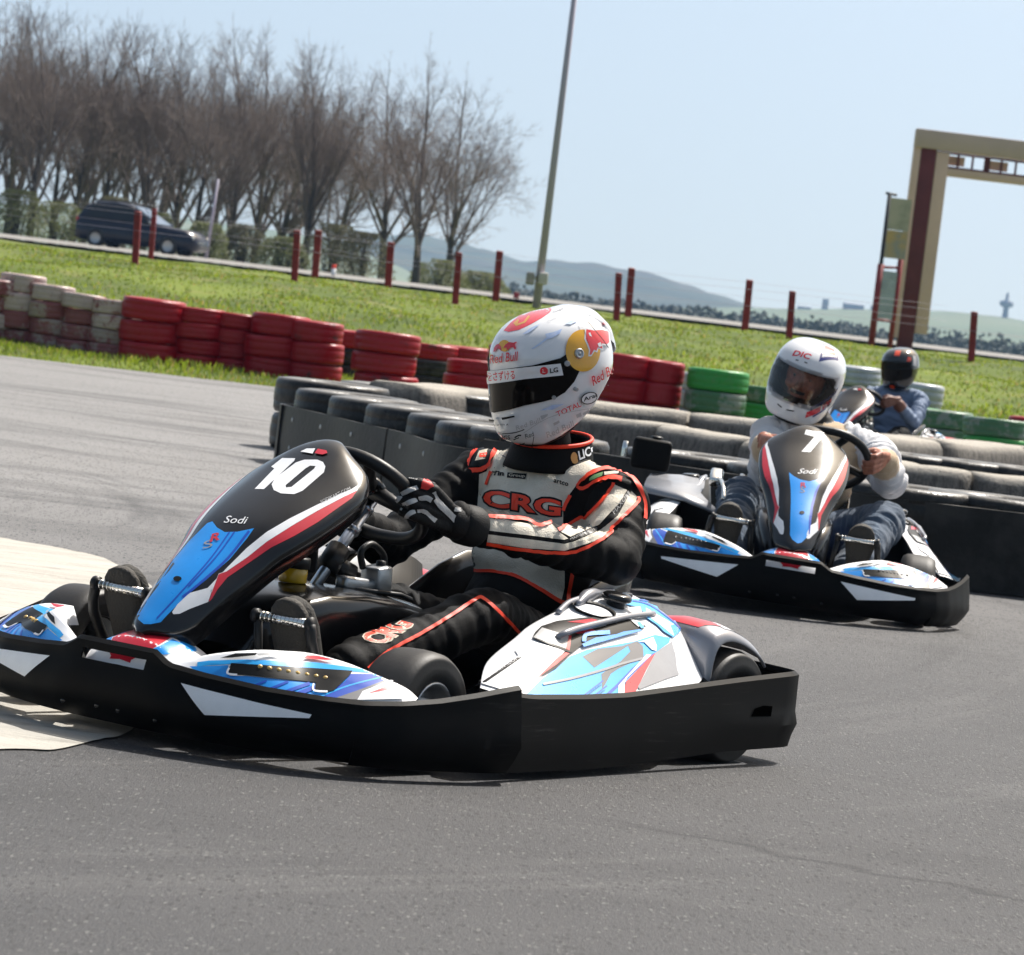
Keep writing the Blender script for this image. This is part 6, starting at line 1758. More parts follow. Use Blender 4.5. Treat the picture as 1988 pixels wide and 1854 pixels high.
tag(o, 'bright green spring grass on the bank behind the tyre stacks', 'grass', None, 'stuff')

rd = MB()
rd.add([(-400, 113, 0.915), (400, 113, 0.915), (400, 166, 1.01), (-400, 166, 1.01)], [(0, 1, 2, 3)], 0, False)
o = rd.build('road', mat('pale_road', (0.20, 0.19, 0.175, 1), 0.85, vary=0.15, vscale=0.3), None); o['kind'] = 'structure'

# ------------------------------------------------------------------ far hills, fields and woods
def ridge_sheet(name, px, dist, depth, m, seed, amp):
    P = spline(px, 6)
    rows = []
    n = len(P)
    for j, f in enumerate(np.linspace(0, 1, 14)):
        r = []
        for u, v in P:
            top = at(u, v, dist)
            y = dist - depth * (1 - f)
            x = top.x
            z = -4 + (top.z + 4) * (f ** 0.8)
            z += amp * f * noise.noise(Vector((x * 0.010, y * 0.010, seed))) + amp * 0.5 * f * noise.noise(Vector((x * 0.04, y * 0.03, seed + 4)))
            r.append((x, y, z))
        rows.append(r)
    back = [(x, dist + depth * 0.6, -6) for x, y, z in rows[-1]]
    mb = MB(); mb.loft(rows + [back])
    o = mb.build(name, m, None, fixn=False); o['kind'] = 'structure'
    return o
M['forest_hill'] = grass_material('forest_hill', (0.055, 0.070, 0.038, 1), (0.11, 0.085, 0.06, 1), (0.03, 0.042, 0.028, 1), 0.012)
M['spring_field'] = grass_material('spring_field', (0.15, 0.18, 0.10, 1), (0.19, 0.17, 0.11, 1), (0.11, 0.14, 0.08, 1), 0.006)
ridge_sheet('hills', [(-500, 430), (0, 455), (300, 475), (600, 478), (760, 455), (860, 466), (940, 482), (1010, 500), (1080, 512), (1160, 524), (1240, 532), (1300, 546), (1370, 566), (1430, 586), (1500, 604), (1600, 622), (1750, 640), (2000, 668), (2500, 720)], 3000, 900, M['forest_hill'], 1, 7)
ridge_sheet('field', [(-500, 350), (0, 395), (200, 408), (400, 430), (600, 462), (760, 510), (900, 570), (1050, 596), (1200, 600), (1400, 597), (1480, 598), (1580, 600), (1680, 600), (1760, 602), (1860, 606), (1940, 616), (2000, 626), (2100, 640), (2500, 680)], 2300, 800, M['spring_field'], 9, 1.5)

# ------------------------------------------------------------------ the karts and their drivers
R10 = Matrix(((-0.5814, 0.81355, 0.01095), (-0.81357, -0.58146, 0.00291), (0.00873, -0.00721, 0.99994)))
L10 = (-0.2206, 9.43, 0.0027)
R7 = Matrix(((-0.04772, 0.99797, 0.0421), (-0.99886, -0.0477, -0.00144), (0.00057, -0.04213, 0.99911)))
L7 = (1.0647, 15.6637, 0.0228)
make_kart('blue, white and black go-kart bearing the white number 10 on its black nose fairing', '10', L10, R10, 'go-karts on the track')
racer_ten(L10, R10)
make_kart('blue and white go-kart with the number 7, driven by a man in a tan vest', '7', L7, R7, 'go-karts on the track', 0.065, 0.178)
plain_driver(L7, R7, 'man in plain white helmet, tan vest over white sleeves and blue jeans, driving a kart', DRIVER_SEVEN)
RF = Matrix.Rotation(math.radians(-116), 3, 'Z')
_h = at(1745, 720, 32.0)
LF = Vector((_h.x, _h.y, 0)) - RF @ Vector((-0.45, 0, 0))
LF.z = 0
make_kart('go-kart almost wholly hidden behind the far grey barrier', '', LF, RF, 'go-karts on the track')
plain_driver(LF, RF, 'driver in black and orange helmet and grey-blue shirt beyond the grey barriers', DRIVER_FAR)

# ------------------------------------------------------------------ tyre barriers round the track
def paint_mat(name, base, under, amount, dust=0.35, top_dust=False):
    m = bpy.data.materials.new(name); m.use_nodes = True
    nt, b, tc = nodes_of(m)
    oi = nt.nodes.new('ShaderNodeObjectInfo')
    ad = nt.nodes.new('ShaderNodeVectorMath'); ad.operation = 'ADD'
    sc = nt.nodes.new('ShaderNodeVectorMath'); sc.operation = 'SCALE'; sc.inputs[0].default_value = (37, 91, 53)
    nt.links.new(oi.outputs['Random'], sc.inputs['Scale'])
    nt.links.new(tc.outputs['Object'], ad.inputs[0]); nt.links.new(sc.outputs[0], ad.inputs[1])
    v = ad.outputs[0]
    a = noise_node(nt, v, 3.2, 6, 0.65); f = noise_node(nt, v, 16, 5, 0.7)
    s = mathn(nt, 'ADD', mathn(nt, 'MULTIPLY', a, 0.7), mathn(nt, 'MULTIPLY', f, 0.3))
    c = mixc(nt, ramp(nt, s, amount, amount + 0.06), base, under)
    c = mixc(nt, ramp(nt, f, 0.5, 0.75, 0, dust), c, (0.16, 0.14, 0.12, 1))
    nt.links.new(c, b.inputs['Base Color'])
    b.inputs['Specular IOR Level'].default_value = 0.3
    nt.links.new(ramp(nt, f, 0.35, 0.7, 0.26, 0.5), b.inputs['Roughness'])
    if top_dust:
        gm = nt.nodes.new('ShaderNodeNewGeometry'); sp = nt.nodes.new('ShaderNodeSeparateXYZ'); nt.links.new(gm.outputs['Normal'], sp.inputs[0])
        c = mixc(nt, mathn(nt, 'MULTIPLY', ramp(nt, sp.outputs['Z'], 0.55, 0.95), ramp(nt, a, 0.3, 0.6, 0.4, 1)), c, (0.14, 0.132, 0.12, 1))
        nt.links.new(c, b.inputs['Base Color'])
    bp = nt.nodes.new('ShaderNodeBump'); bp.inputs['Strength'].default_value = 0.3; bp.inputs['Distance'].default_value = 0.02
    nt.links.new(f, bp.inputs['Height']); nt.links.new(bp.outputs[0], b.inputs['Normal'])
    return m
M['paint_red'] = paint_mat('red_painted_tyre', hx('#96101e'), (0.07, 0.012, 0.016, 1), 0.58, 0.12)
M['paint_green'] = paint_mat('green_painted_tyre', hx('#2f8a3c'), hx('#6a7a66'), 0.60)
M['paint_green_worn'] = paint_mat('worn_green_tyre', hx('#3f6a48'), hx('#7a857c'), 0.50)
M['paint_white'] = paint_mat('worn_white_tyre', hx('#b3a09a'), hx('#7c3c3e'), 0.52)
M['paint_redworn'] = paint_mat('worn_red_tyre', hx('#80484a'), hx('#988880'), 0.49)
M['wrap_silver'] = mat('silver_wrap', (0.42, 0.45, 0.48, 1), 0.25, metal=0.2, bump=0.6, bscale=14, vary=0.3, vscale=6)
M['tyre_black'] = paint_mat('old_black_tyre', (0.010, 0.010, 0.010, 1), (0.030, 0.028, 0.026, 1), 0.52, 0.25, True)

def tyre_profile(R, h, lay=True):
    r0 = R * 0.56
    hh = h / 2
    return [(r0, -hh * 0.72), (r0 + 0.02, -hh * 0.93), (R * 0.80, -hh * 1.0), (R * 0.96, -hh * 0.94), (R * 0.995, -hh * 0.74), (R, -hh * 0.42), (R * 0.992, -hh * 0.38), (R * 1.004, -hh * 0.3), (R * 1.006, 0), (R * 1.004, hh * 0.3), (R * 0.992, hh * 0.38), (R, hh * 0.42), (R * 0.995, hh * 0.74), (R * 0.96, hh * 0.94), (R * 0.80, hh * 1.0), (r0 + 0.02, hh * 0.93), (r0, hh * 0.72), (r0 * 1.02, hh * 0.5), (r0 * 1.12, 0), (r0 * 1.02, -hh * 0.5)]
def tyre_mesh(name, R, h, m, blocks=0):
    mb = MB()
    mb.lathe(tyre_profile(R, h), (0, 0, h / 2), (0, 0, 1), 40, 0, closed=True)
    if blocks:
        for k in range(blocks):
            a = 2 * math.pi * k / blocks
            for zz in (0.30, 0.70):
                mb.box((math.cos(a) * R * 1.002, math.sin(a) * R * 1.002, h * zz), (0.014, 2 * math.pi * R / blocks * 0.62, h * 0.24), 0, Matrix.Rotation(a, 3, 'Z'), 0.003, 1)
    o = mb.build('tyre', m, None)
    return o
_tyre_cache = {}
def put_tyre(kind, R, h, loc, label, group, tilt=(0, 0, 0), name='tyre', blocks=0):
    key = (kind, round(R, 3), round(h, 3), blocks)
    if key not in _tyre_cache:
        o = tyre_mesh(name, R, h, M[kind], blocks)
        _tyre_cache[key] = o
    else:
        o = _tyre_cache[key].copy(); col.objects.link(o)
    o.location = loc; o.rotation_euler = tilt
    return tag(o, label, 'tyre', group)

NTH = ['first', 'second', 'third', 'fourth', 'fifth', 'sixth', 'seventh', 'eighth', 'ninth', 'tenth', 'eleventh', 'twelfth']
rng = random.Random(12)
def stack(u, y, ztop, n, kinds, R, what, group, sink=0.0):
    y += 1.2; R *= 1.033
    p = at(u, 600, y)
    x = p.x
    h = (ztop + sink) / n
    lev = {1: ['single'], 2: ['lower', 'upper'], 3: ['bottom', 'middle', 'top'], 4: ['bottom', 'second lowest', 'third lowest', 'top'], 5: ['bottom', 'second lowest', 'middle', 'fourth lowest', 'top']}[n]
    for k in range(n):
        kd = kinds[k % len(kinds)]
        t = (rng.uniform(-0.03, 0.03), rng.uniform(-0.03, 0.03), rng.uniform(0, 6.28))
        put_tyre(kd, R * rng.uniform(0.97, 1.03), h * 1.0, (x + rng.uniform(-0.025, 0.025), y + rng.uniform(-0.02, 0.02), k * h - sink), '%s %s' % (lev[k] + ' tyre', what), group, t)
# worn white and red stacks at the left, then the glossy red ones
W = 'tyres of the worn white and red stacks'
stack(-22, 36.9, 0.60, 4, ['paint_redworn', 'paint_white', 'paint_redworn', 'paint_white'], 0.27, 'of the worn stack cut off by the left picture edge', W)
stack(36, 36.9, 0.675, 4, ['paint_redworn', 'paint_redworn', 'paint_white', 'paint_white'], 0.215, 'of the tallest worn white and red stack, leftmost whole one', W)
stack(101, 36.8, 0.610, 4, ['paint_redworn', 'paint_redworn', 'paint_redworn', 'paint_white'], 0.205, 'of the second whole worn stack right of the tallest', W)
stack(164, 36.7, 0.565, 4, ['paint_redworn', 'paint_redworn', 'paint_redworn', 'paint_white'], 0.200, 'of the third worn stack, next to the white-topped one', W)
stack(229, 36.6, 0.545, 4, ['paint_redworn', 'paint_redworn', 'paint_white', 'paint_white'], 0.235, 'of the broad white-topped stack beside the glossy red tyres', W)
G_ = 'tyres of the red stacks'
names = ['of the leftmost glossy red stack, beside the white-topped stack', 'of the second glossy red stack from the left', 'of the third glossy red stack from the left', 'of the fourth glossy red stack from the left', 'of the fifth glossy red stack, last before the gap']
for (u, y, zt, R), nm in zip(((296, 36.4, 0.60, 0.275), (386, 36.5, 0.565, 0.24), (464, 36.6, 0.555, 0.24), (545, 36.4, 0.595, 0.265), (622, 36.3, 0.575, 0.245)), names):
    stack(u, y, zt, 3 if zt > 0.57 else 4, ['paint_red'], R, nm, G_)
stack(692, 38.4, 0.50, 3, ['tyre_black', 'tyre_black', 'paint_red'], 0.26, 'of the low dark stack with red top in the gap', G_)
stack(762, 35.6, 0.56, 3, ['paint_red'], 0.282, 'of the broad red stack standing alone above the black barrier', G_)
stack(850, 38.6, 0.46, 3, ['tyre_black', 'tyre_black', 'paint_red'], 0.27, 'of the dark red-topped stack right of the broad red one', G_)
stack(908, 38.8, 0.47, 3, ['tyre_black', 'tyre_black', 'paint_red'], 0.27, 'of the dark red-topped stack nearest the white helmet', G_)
stack(935, 36.0, 0.40, 3, ['paint_red'], 0.25, 'of the low red stack half hidden by the branded helmet', G_)
stack(1010, 36.2, 0.56, 3, ['paint_red'], 0.26, 'of the red stack behind the branded helmet', G_)
stack(1222, 35.6, 0.62, 3, ['paint_red'], 0.23, 'of the red stack just right of the branded helmet', G_)
stack(1303, 35.6, 0.60, 3, ['paint_red'], 0.18, 'of the rightmost red stack, beside the green tyres', G_)
G_ = 'tyres of the green stacks'
stack(1412, 35.4, 0.585, 3, ['paint_green_worn', 'paint_green_worn', 'paint_green'], 0.27, 'of the bright green-topped stack left of the second driver', G_)
stack(1500, 36.2, 0.47, 3, ['paint_green_worn', 'paint_green'], 0.24, 'of the green stack peeping out beside the plain white helmet', G_)
stack(1800, 35.2, 0.47, 3, ['paint_green_worn', 'paint_green_worn', 'paint_green'], 0.22, 'of the small green stack beside the far driver', G_)
stack(1862, 34.6, 0.475, 3, ['paint_green_worn'], 0.245, 'of the pale green worn stack right of the far driver', G_)
stack(1962, 33.6, 0.475, 3, ['paint_green_worn', 'paint_green', 'paint_green_worn'], 0.27, 'of the green stack at the right picture edge', G_)
stack(2040, 35.0, 0.50, 3, ['paint_red'], 0.24, 'of the red stack cut off by the right edge', 'tyres of the red stacks')
G_ = 'silver wrapped tyres'
stack(1672, 38.0, 0.74, 4, ['wrap_silver'], 0.27, 'of the taller silver wrapped stack behind the far driver', G_)
stack(1800, 37.4, 0.66, 3, ['wrap_silver'], 0.24, 'of the lower silver wrapped stack right of the far driver', G_)
stack(1362, 37.4, 0.50, 3, ['wrap_silver'], 0.15, 'of the narrow silver stack between red and green tyres', G_)

# the black tyre barrier in front, bound with conveyor belt
def px_path(pts, z):
    return [np.array(on_ground(u, v, z)[:2]) for u, v in pts]
def along(path, step, start=0.0):
    P = np.array(spline([tuple(p) for p in path], 12))
    d = np.r_[0, np.cumsum(np.linalg.norm(np.diff(P, axis=0), axis=1))]
    out = []
    s = start
    while s < d[-1]:
        out.append((np.array([np.interp(s, d, P[:, k]) for k in (0, 1)]), np.array([np.interp(min(s + 0.05, d[-1]), d, P[:, k]) - np.interp(max(s - 0.05, 0), d, P[:, k]) for k in (0, 1)])))
        s += step
    return out, d[-1], P, d
front = px_path([(556, 747), (600, 757), (690, 777), (788, 798), (883, 822), (1020, 842), (1158, 858), (1300, 880), (1462, 904), (1600, 925), (1737, 945), (1987, 974), (2200, 1000)], 0.41)
pts, Ltot, Pf, df = along(front, 0.655, 0.25)
G_ = 'tyres of the black front barrier'
nt_ = len(pts)
for i, (p, t) in enumerate(pts):
    t = t / np.linalg.norm(t); n = np.array([-t[1], t[0]])
    if n[1] < 0: n = -n
    c = p + n * 0.330
    for k, lv in enumerate(('lower', 'upper')):
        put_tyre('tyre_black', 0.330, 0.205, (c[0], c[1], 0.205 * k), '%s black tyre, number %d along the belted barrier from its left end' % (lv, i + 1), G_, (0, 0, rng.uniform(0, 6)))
# second tyre row closing the barrier's rounded left end
end = px_path([(640, 745), (760, 752), (880, 765)], 0.41)
for i, p in enumerate(end):
    for k, lv in enumerate(('lower', 'upper')):
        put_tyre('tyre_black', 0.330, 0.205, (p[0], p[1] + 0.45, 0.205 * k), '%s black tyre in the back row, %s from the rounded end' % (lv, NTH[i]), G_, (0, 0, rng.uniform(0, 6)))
M['belt'] = mat('conveyor_belt', (0.010, 0.010, 0.010, 1), 0.42, spec=0.2, bump=0.25, bscale=30, dirt=(0.05, 0.048, 0.045, 1), vscale=2.2)
cuts = [0.0, 1.9, 3.6, 5.4, 7.2, 9.0]
bl_names = ['dusty black belt round the rounded left end of the barrier', 'black conveyor belt on the barrier behind the steering wheel', 'black conveyor belt on the barrier behind the first driver', 'black conveyor belt on the barrier behind kart number 7', 'black belt on the barrier at the right picture edge', 'last black belt at the far right']
cuts = [c for c in cuts if c < Ltot - 0.5] + [Ltot]
for j in range(len(cuts) - 1):
    mb = MB()
    secs = []
    ss = np.linspace(cuts[j] + 0.012, cuts[j + 1] - 0.012, 30)
    for s_ in ss:
        p = np.array([np.interp(s_, df, Pf[:, k]) for k in (0, 1)]); q = np.array([np.interp(min(s_ + 0.05, Ltot), df, Pf[:, k]) - np.interp(max(s_ - 0.05, 0), df, Pf[:, k]) for k in (0, 1)])
        q /= np.linalg.norm(q); n = np.array([-q[1], q[0]])
        if n[1] < 0: n = -n
        zt = 0.305 if s_ < 3.3 else 0.36
        b = p - n * (0.014 + 0.008 * math.sin(s_ * 5.2))
        secs.append([(b[0], b[1], 0.005), (b[0] - n[0] * 0.004, b[1] - n[1] * 0.004, zt * 0.5), (b[0], b[1], zt), (b[0] + n[0] * 0.010, b[1] + n[1] * 0.010, zt + 0.002), (b[0] + n[0] * 0.012, b[1] + n[1] * 0.012, 0.005)])
    mb.loft(secs, 0, closed=True, caps=True)
    if j == 0:   # the belt turns round the end
        p = Pf[0]; q = Pf[1] - Pf[0]; q /= np.linalg.norm(q); n = np.array([-q[1], q[0]]); n = n if n[1] > 0 else -n
        c = p + n * 0.30 + q * 0.06
        sec = []
        for a in np.linspace(0, math.pi * 0.95, 18):
            r = 0.33
            d = -n * math.cos(a) - q * math.sin(a)
            sec.append([(c[0] + d[0] * r, c[1] + d[1] * r, 0.005), (c[0] + d[0] * r, c[1] + d[1] * r, 0.305), (c[0] + d[0] * (r - 0.012), c[1] + d[1] * (r - 0.012), 0.305), (c[0] + d[0] * (r - 0.012), c[1] + d[1] * (r - 0.012), 0.005)])
        mb.loft(sec, 0, closed=True, caps=True)
    for s_ in np.arange(cuts[j] + 0.3, cuts[j + 1], 0.55):
        p = np.array([np.interp(s_, df, Pf[:, k]) for k in (0, 1)]); q = np.array([np.interp(min(s_ + 0.05, Ltot), df, Pf[:, k]) - np.interp(max(s_ - 0.05, 0), df, Pf[:, k]) for k in (0, 1)]); q /= np.linalg.norm(q); n = np.array([-q[1], q[0]]); n = n if n[1] > 0 else -n
        for zz in (0.09, 0.24):
            mb.lathe([(0, 0.004), (0.010, 0.003), (0.013, 0)], (p[0] - n[0] * 0.026, p[1] - n[1] * 0.026, zz), (-n[0], -n[1], 0), 10, 1)
    tag(sharpen(mb.build('rubber_belt', [M['belt'], M['alloy']], None), 40), bl_names[j], 'rubber belt', 'belts on the black barrier')

# dusty grey rubber blocks: two more walls behind
def dusty_sunlit_top_material():
    m = bpy.data.materials.new('dusty_rubber_sunlit_top'); m.use_nodes = True
    nt, b, tc = nodes_of(m)
    v = tc.outputs['Object']
    s = noise_node(nt, v, 1.0, 5, 0.7, (38, 38, 3.0))
    f = noise_node(nt, v, 46, 5, 0.7); g = noise_node(nt, v, 4, 4)
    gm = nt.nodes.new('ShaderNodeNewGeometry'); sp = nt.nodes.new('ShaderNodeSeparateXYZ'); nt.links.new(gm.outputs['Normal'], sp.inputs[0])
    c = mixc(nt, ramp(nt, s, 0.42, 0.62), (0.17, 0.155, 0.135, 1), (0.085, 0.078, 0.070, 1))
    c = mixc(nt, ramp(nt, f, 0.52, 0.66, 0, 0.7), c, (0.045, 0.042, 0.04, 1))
    c = mixc(nt, ramp(nt, sp.outputs['Z'], 0.3, 0.9, 0, 0.85), c, (0.42, 0.385, 0.33, 1))  # upward faces coloured paler, standing in for the sunlit top rim
    c = mixc(nt, ramp(nt, g, 0.55, 0.75, 0, 0.4), c, (0.10, 0.09, 0.08, 1))
    nt.links.new(c, b.inputs['Base Color']); b.inputs['Roughness'].default_value = 0.9
    bp = nt.nodes.new('ShaderNodeBump'); bp.inputs['Strength'].default_value = 0.6; bp.inputs['Distance'].default_value = 0.02
    nt.links.new(mathn(nt, 'ADD', f, s), bp.inputs['Height']); nt.links.new(bp.outputs[0], b.inputs['Normal'])
    return m
M['dusty'] = dusty_sunlit_top_material()
def grey_wall(pxs, ztop, width, step, what, group, round_first=False):
    path = px_path(pxs, ztop)
    P = np.array(spline([tuple(p) for p in path], 12)); d = np.r_[0, np.cumsum(np.linalg.norm(np.diff(P, axis=0), axis=1))]
    n_ = max(1, int(round(d[-1] / step)))
    for j in range(n_):
        a, b = d[-1] * j / n_ + 0.008, d[-1] * (j + 1) / n_ - 0.008
        secs = []
        for i, s_ in enumerate(np.linspace(a, b, 16)):
            p = np.array([np.interp(s_, d, P[:, k]) for k in (0, 1)]); q = np.array([np.interp(min(s_ + 0.1, d[-1]), d, P[:, k]) - np.interp(max(s_ - 0.1, 0), d, P[:, k]) for k in (0, 1)]); q /= np.linalg.norm(q); n = np.array([-q[1], q[0]]); n = n if n[1] > 0 else -n
            e = min(s_ - a, b - s_)
            r = 0.05 if not (round_first and j == 0) else 0.25
            sq = 1.0 if e > r else math.sqrt(max(0, 1 - ((r - e) / r) ** 2)) * 0.25 + 0.75
            jit = 0.012 * noise.noise(Vector((s_ * 3, j, ztop)))
            ring = []
            for w, z in ((0.0, 0.0), (-0.01, 0.3), (-0.005, 0.72), (0.02, 0.88), (0.07, 0.965), (0.15, 1.0), (0.5, 1.01), (0.85, 1.0), (0.93, 0.965), (0.98, 0.88), (1.0, 0.7), (1.0, 0.0)):
                ww = 0.5 + (w - 0.5) * sq
                zz = z * ztop * (0.97 + 0.03 * sq) + jit * z
                ring.append((p[0] + n[0] * ww * width, p[1] + n[1] * ww * width, max(0.002, zz)))
            secs.append(ring)
        mb = MB(); mb.loft(secs, 0, closed=True, caps=True)
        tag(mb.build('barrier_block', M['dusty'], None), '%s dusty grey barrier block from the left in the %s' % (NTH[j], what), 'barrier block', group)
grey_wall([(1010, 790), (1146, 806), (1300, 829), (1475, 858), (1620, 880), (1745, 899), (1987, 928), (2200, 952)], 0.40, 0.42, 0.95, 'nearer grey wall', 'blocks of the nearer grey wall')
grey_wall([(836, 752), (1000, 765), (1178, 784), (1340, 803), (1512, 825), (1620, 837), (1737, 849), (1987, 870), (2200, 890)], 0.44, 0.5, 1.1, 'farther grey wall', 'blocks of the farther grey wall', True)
mid = px_path([(1770, 884), (1880, 897), (1990, 910), (2100, 924)], 0.40)
for i, p in enumerate(mid):
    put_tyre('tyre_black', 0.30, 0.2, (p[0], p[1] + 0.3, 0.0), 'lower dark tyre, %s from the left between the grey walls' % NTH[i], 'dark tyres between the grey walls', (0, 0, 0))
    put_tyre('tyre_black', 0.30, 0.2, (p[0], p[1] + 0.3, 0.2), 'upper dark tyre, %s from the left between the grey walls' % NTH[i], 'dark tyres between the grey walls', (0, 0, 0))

# ------------------------------------------------------------------ posts, wires, mast, gantry
M['post_red'] = mat('red_painted_post', hx('#8e1c1c'), 0.55, bump=0.2, bscale=30, dirt=hx('#6d1515'), vscale=8)
M['galv'] = mat('galvanised_steel', (0.40, 0.36, 0.44, 1), 0.6)
def post(u0, v0, u1, v1, y, wd, label, group):
    b = at(u1, v1, y); t = at(u0, v0, y)
    d = t - b
    zg = bank_z(b.x, y) - 0.05
    b2 = Vector((b.x, y, min(b.z, zg)))
    mb = MB()
    h = t.z - b2.z
    lean = (t.x - b.x) / max(h, 0.1)
    secs = []
    for z in (0, h * 0.5, h - 0.01, h):
        w = wd / 2 * (1 if z < h else 0.8)
        secs.append([(lean * z + sx * w, sy * w, z) for sx, sy in ((-1, -0.8), (-0.8, -1), (0.8, -1), (1, -0.8), (1, 0.8), (0.8, 1), (-0.8, 1), (-1, 0.8))])
    mb.loft(secs, 0, closed=True, caps=True)
    o = sharpen(mb.build('fence_post', M['post_red'], None), 40)
    o.location = b2
    tag(o, label, 'fence post', group)
    return b2 + Vector((lean * h, 0, h))
row1 = [(268, 410, 263, 508), (577, 447, 571, 547), (891, 490, 883, 593), (1201, 530, 1195, 635), (1538, 565, 1530, 665), (1891, 605, 1884, 706)]
d1 = ['nearer red fence post in front of the passing car', 'nearer red fence post below the twin-trunk tree', 'nearer red fence post left of the lamp mast', 'nearer red fence post just right of the branded helmet', 'nearer red fence post above the plain white helmet', 'nearer red fence post at the far right beyond the gantry']
t1 = [post(*p, 55.0, 0.088, l, 'nearer row of red fence posts') for p, l in zip(row1, d1)]
row2 = [(300, 405, 294, 490), (618, 447, 612, 531), (759, 470, 754, 549), (970, 487, 962, 581), (1226, 520, 1219, 612), (1455, 543, 1445, 643)]
d2 = ['thin farther red post against the car bonnet', 'farther red post beside a trunk at the wood', 'farther red post at the foot of the last two trees', 'dark red farther post left of the lamp mast boxes', 'dark red farther post paired with one right of the helmet', 'farther red post before the blue hills']
t2 = [post(*p, 62.0, 0.078 if i == 0 else 0.105, l, 'farther row of red fence posts') for i, (p, l) in enumerate(zip(row2, d2))]
for ts, y, nm in ((t1, 55.0, 'thin wires strung along the nearer red posts'), (t2, 62.0, 'thin wires strung along the farther red posts')):
    for j, dz in enumerate((0.04, 0.26)):
        mb = MB()
        P = [(q.x, y - 0.05, q.z - dz) for q in ts]
        P = [(P[0][0] - 3, P[0][1], P[0][2])] + P + [(P[-1][0] + 3, P[-1][1], P[-1][2])]
        mb.tube(P, 0.0018, 4, 0)
        tag(mb.build('fence_wire', M['galv'], None), ('upper of the ' if j == 0 else 'lower of the ') + nm, 'wire', 'fence wires')

def beam_between(mb, a, b, r0, r1=None, n=12, mi=0):
    mb.tube([a, b], [r0, r1 or r0], n, mi)
# lamp mast
mast = thing('lamp_mast', 'tall thin grey steel mast with two boxes low on it, rising out of the picture', 'mast', None, (at(1040, 600, 57).x, 57, bank_z(at(1040, 600, 57).x, 57)))
base = mast.location
mb = MB()
top = at(1134, -160, 57) - base
mb.tube([(0, 0, -0.1), top * 0.5, top], [0.058, 0.046, 0.034], 14, 0)
mb.build('pole', M['galv'], mast)
for s_, u in ((-1, 1029), (1, 1054)):
    q = at(u, 541, 57) - base
    mb = MB()
    mb.box((q.x, -0.06, q.z), (0.12 if s_ < 0 else 0.13, 0.14, 0.17), 0, None, 0.02)
    mb.box((q.x * 0.5 + 0.025, -0.03, q.z + 0.02), (0.12, 0.03, 0.03), 0)
    mb.build('floodlight_box', mat('box_%d' % s_, (0.30, 0.28, 0.25, 1) if s_ < 0 else (0.52, 0.49, 0.44, 1), 0.6), mast)
# start gantry over the road
M['gantry_red'] = mat('oxide_red_steel', hx('#6e2422'), 0.6, dirt=hx('#571815'), vscale=1.5)
M['gantry_beige'] = mat('beige_sheet', hx('#e2bdaa'), 0.7, vary=0.12, vscale=1.2)
M['gantry_grey'] = mat('weathered_panel', hx('#ccb0a6'), 0.7, vary=0.15, vscale=0.8)
gb = at(1747, 690, 97.0)
gan = thing('gantry', 'dark red steel gantry clad in beige panels at the right', 'gantry', None, (gb.x, 97, bank_z(gb.x, 97) - 0.1))
H = (at(1786, 275, 97) - at(1747, 690, 97)).z + 0.25
sx = 0.0
px = 97 / 8000.0
def gx(u): return (at(u, 480, 97).x - gb.x)
mb = MB(); mb.box((0.06, 0, H * 0.46), (0.36, 0.36, H * 0.92), 0, None, 0.01); mb.build('column', M['gantry_red'], gan)
mb = MB(); mb.box((-0.20, 0.02, H * 0.53), (0.15, 0.44, H * 0.92), 0, None, 0.01); mb.build('cladding_panel', M['gantry_beige'], gan)
mb = MB(); mb.box((0.40, 0.03, H * 0.505), (0.30, 0.44, H * 0.81), 0, None, 0.01); mb.build('cladding_panel', M['gantry_beige'], gan)
W_ = 7.5
mb = MB(); mb.box((W_ / 2 - 0.28, 0, H - 0.21), (W_, 0.5, 0.44), 0, None, 0.015); mb.build('fascia', M['gantry_grey'], gan)
mb = MB()
mb.box((W_ / 2 + 0.06, 0.05, H - 0.47), (W_, 0.06, 0.05), 0); mb.box((W_ / 2 + 0.06, 0.05, H - 0.80), (W_, 0.06, 0.05), 0)
for k in range(22):
    x0 = 0.45 + k * 0.34
    mb.box((x0, 0.05, H - 0.635), (0.05 if k % 3 else 0.14, 0.05, 0.28), 0)
mb.build('truss', M['gantry_red'], gan)
for k in range(7):
    mb = MB(); mb.box((0.72 + k * 1.02, 0.12, H - 0.635), (0.46, 0.02, 0.22), 0); mb.build('lamp_panel', M['gantry_beige'], gan)
mb = MB(); mb.box((W_ / 2 + 0.35, 0.02, H - 0.92), (W_ - 0.3, 0.4, 0.18), 0, None, 0.01); mb.build('lower_fascia', M['gantry_beige'], gan)
# advertising pole with sun-bleached panels
fb_ = at(1690, 672, 91.0)
fp = thing('banner_pole', 'dark pole carrying faded advertising panels, left of the gantry', 'banner', None, (fb_.x, 91, bank_z(fb_.x, 91) - 0.1))
ft = at(1726, 374, 91) - fp.location
sh_ = ft.x - (at(1690, 672, 91) - fp.location).x
mb = MB(); mb.tube([(0, 0, 0), (0, 0, ft.z)], 0.045, 8, 0); mb.tube([(-0.09, 0, ft.z - 0.02), (0.16, 0, ft.z - 0.04)], 0.03, 6, 0); mb.tube([(0, 0, 0), (0.0, 0, ft.z * 0.55)], 0.075, 8, 1)
mb.build('pole', [M['rubber'], M['post_red']], fp)
mb = MB(); mb.tube([(0.42, 0.05, 0), (0.42, 0.05, ft.z * 0.66)], 0.06, 8, 0); mb.tube([(0.0, 0.02, ft.z * 0.53), (0.42, 0.02, ft.z * 0.54)], 0.03, 6, 0); mb.tube([(0.0, 0.02, ft.z * 0.20), (0.42, 0.02, ft.z * 0.2)], 0.03, 6, 0); mb.build('strut', M['post_red'], fp)
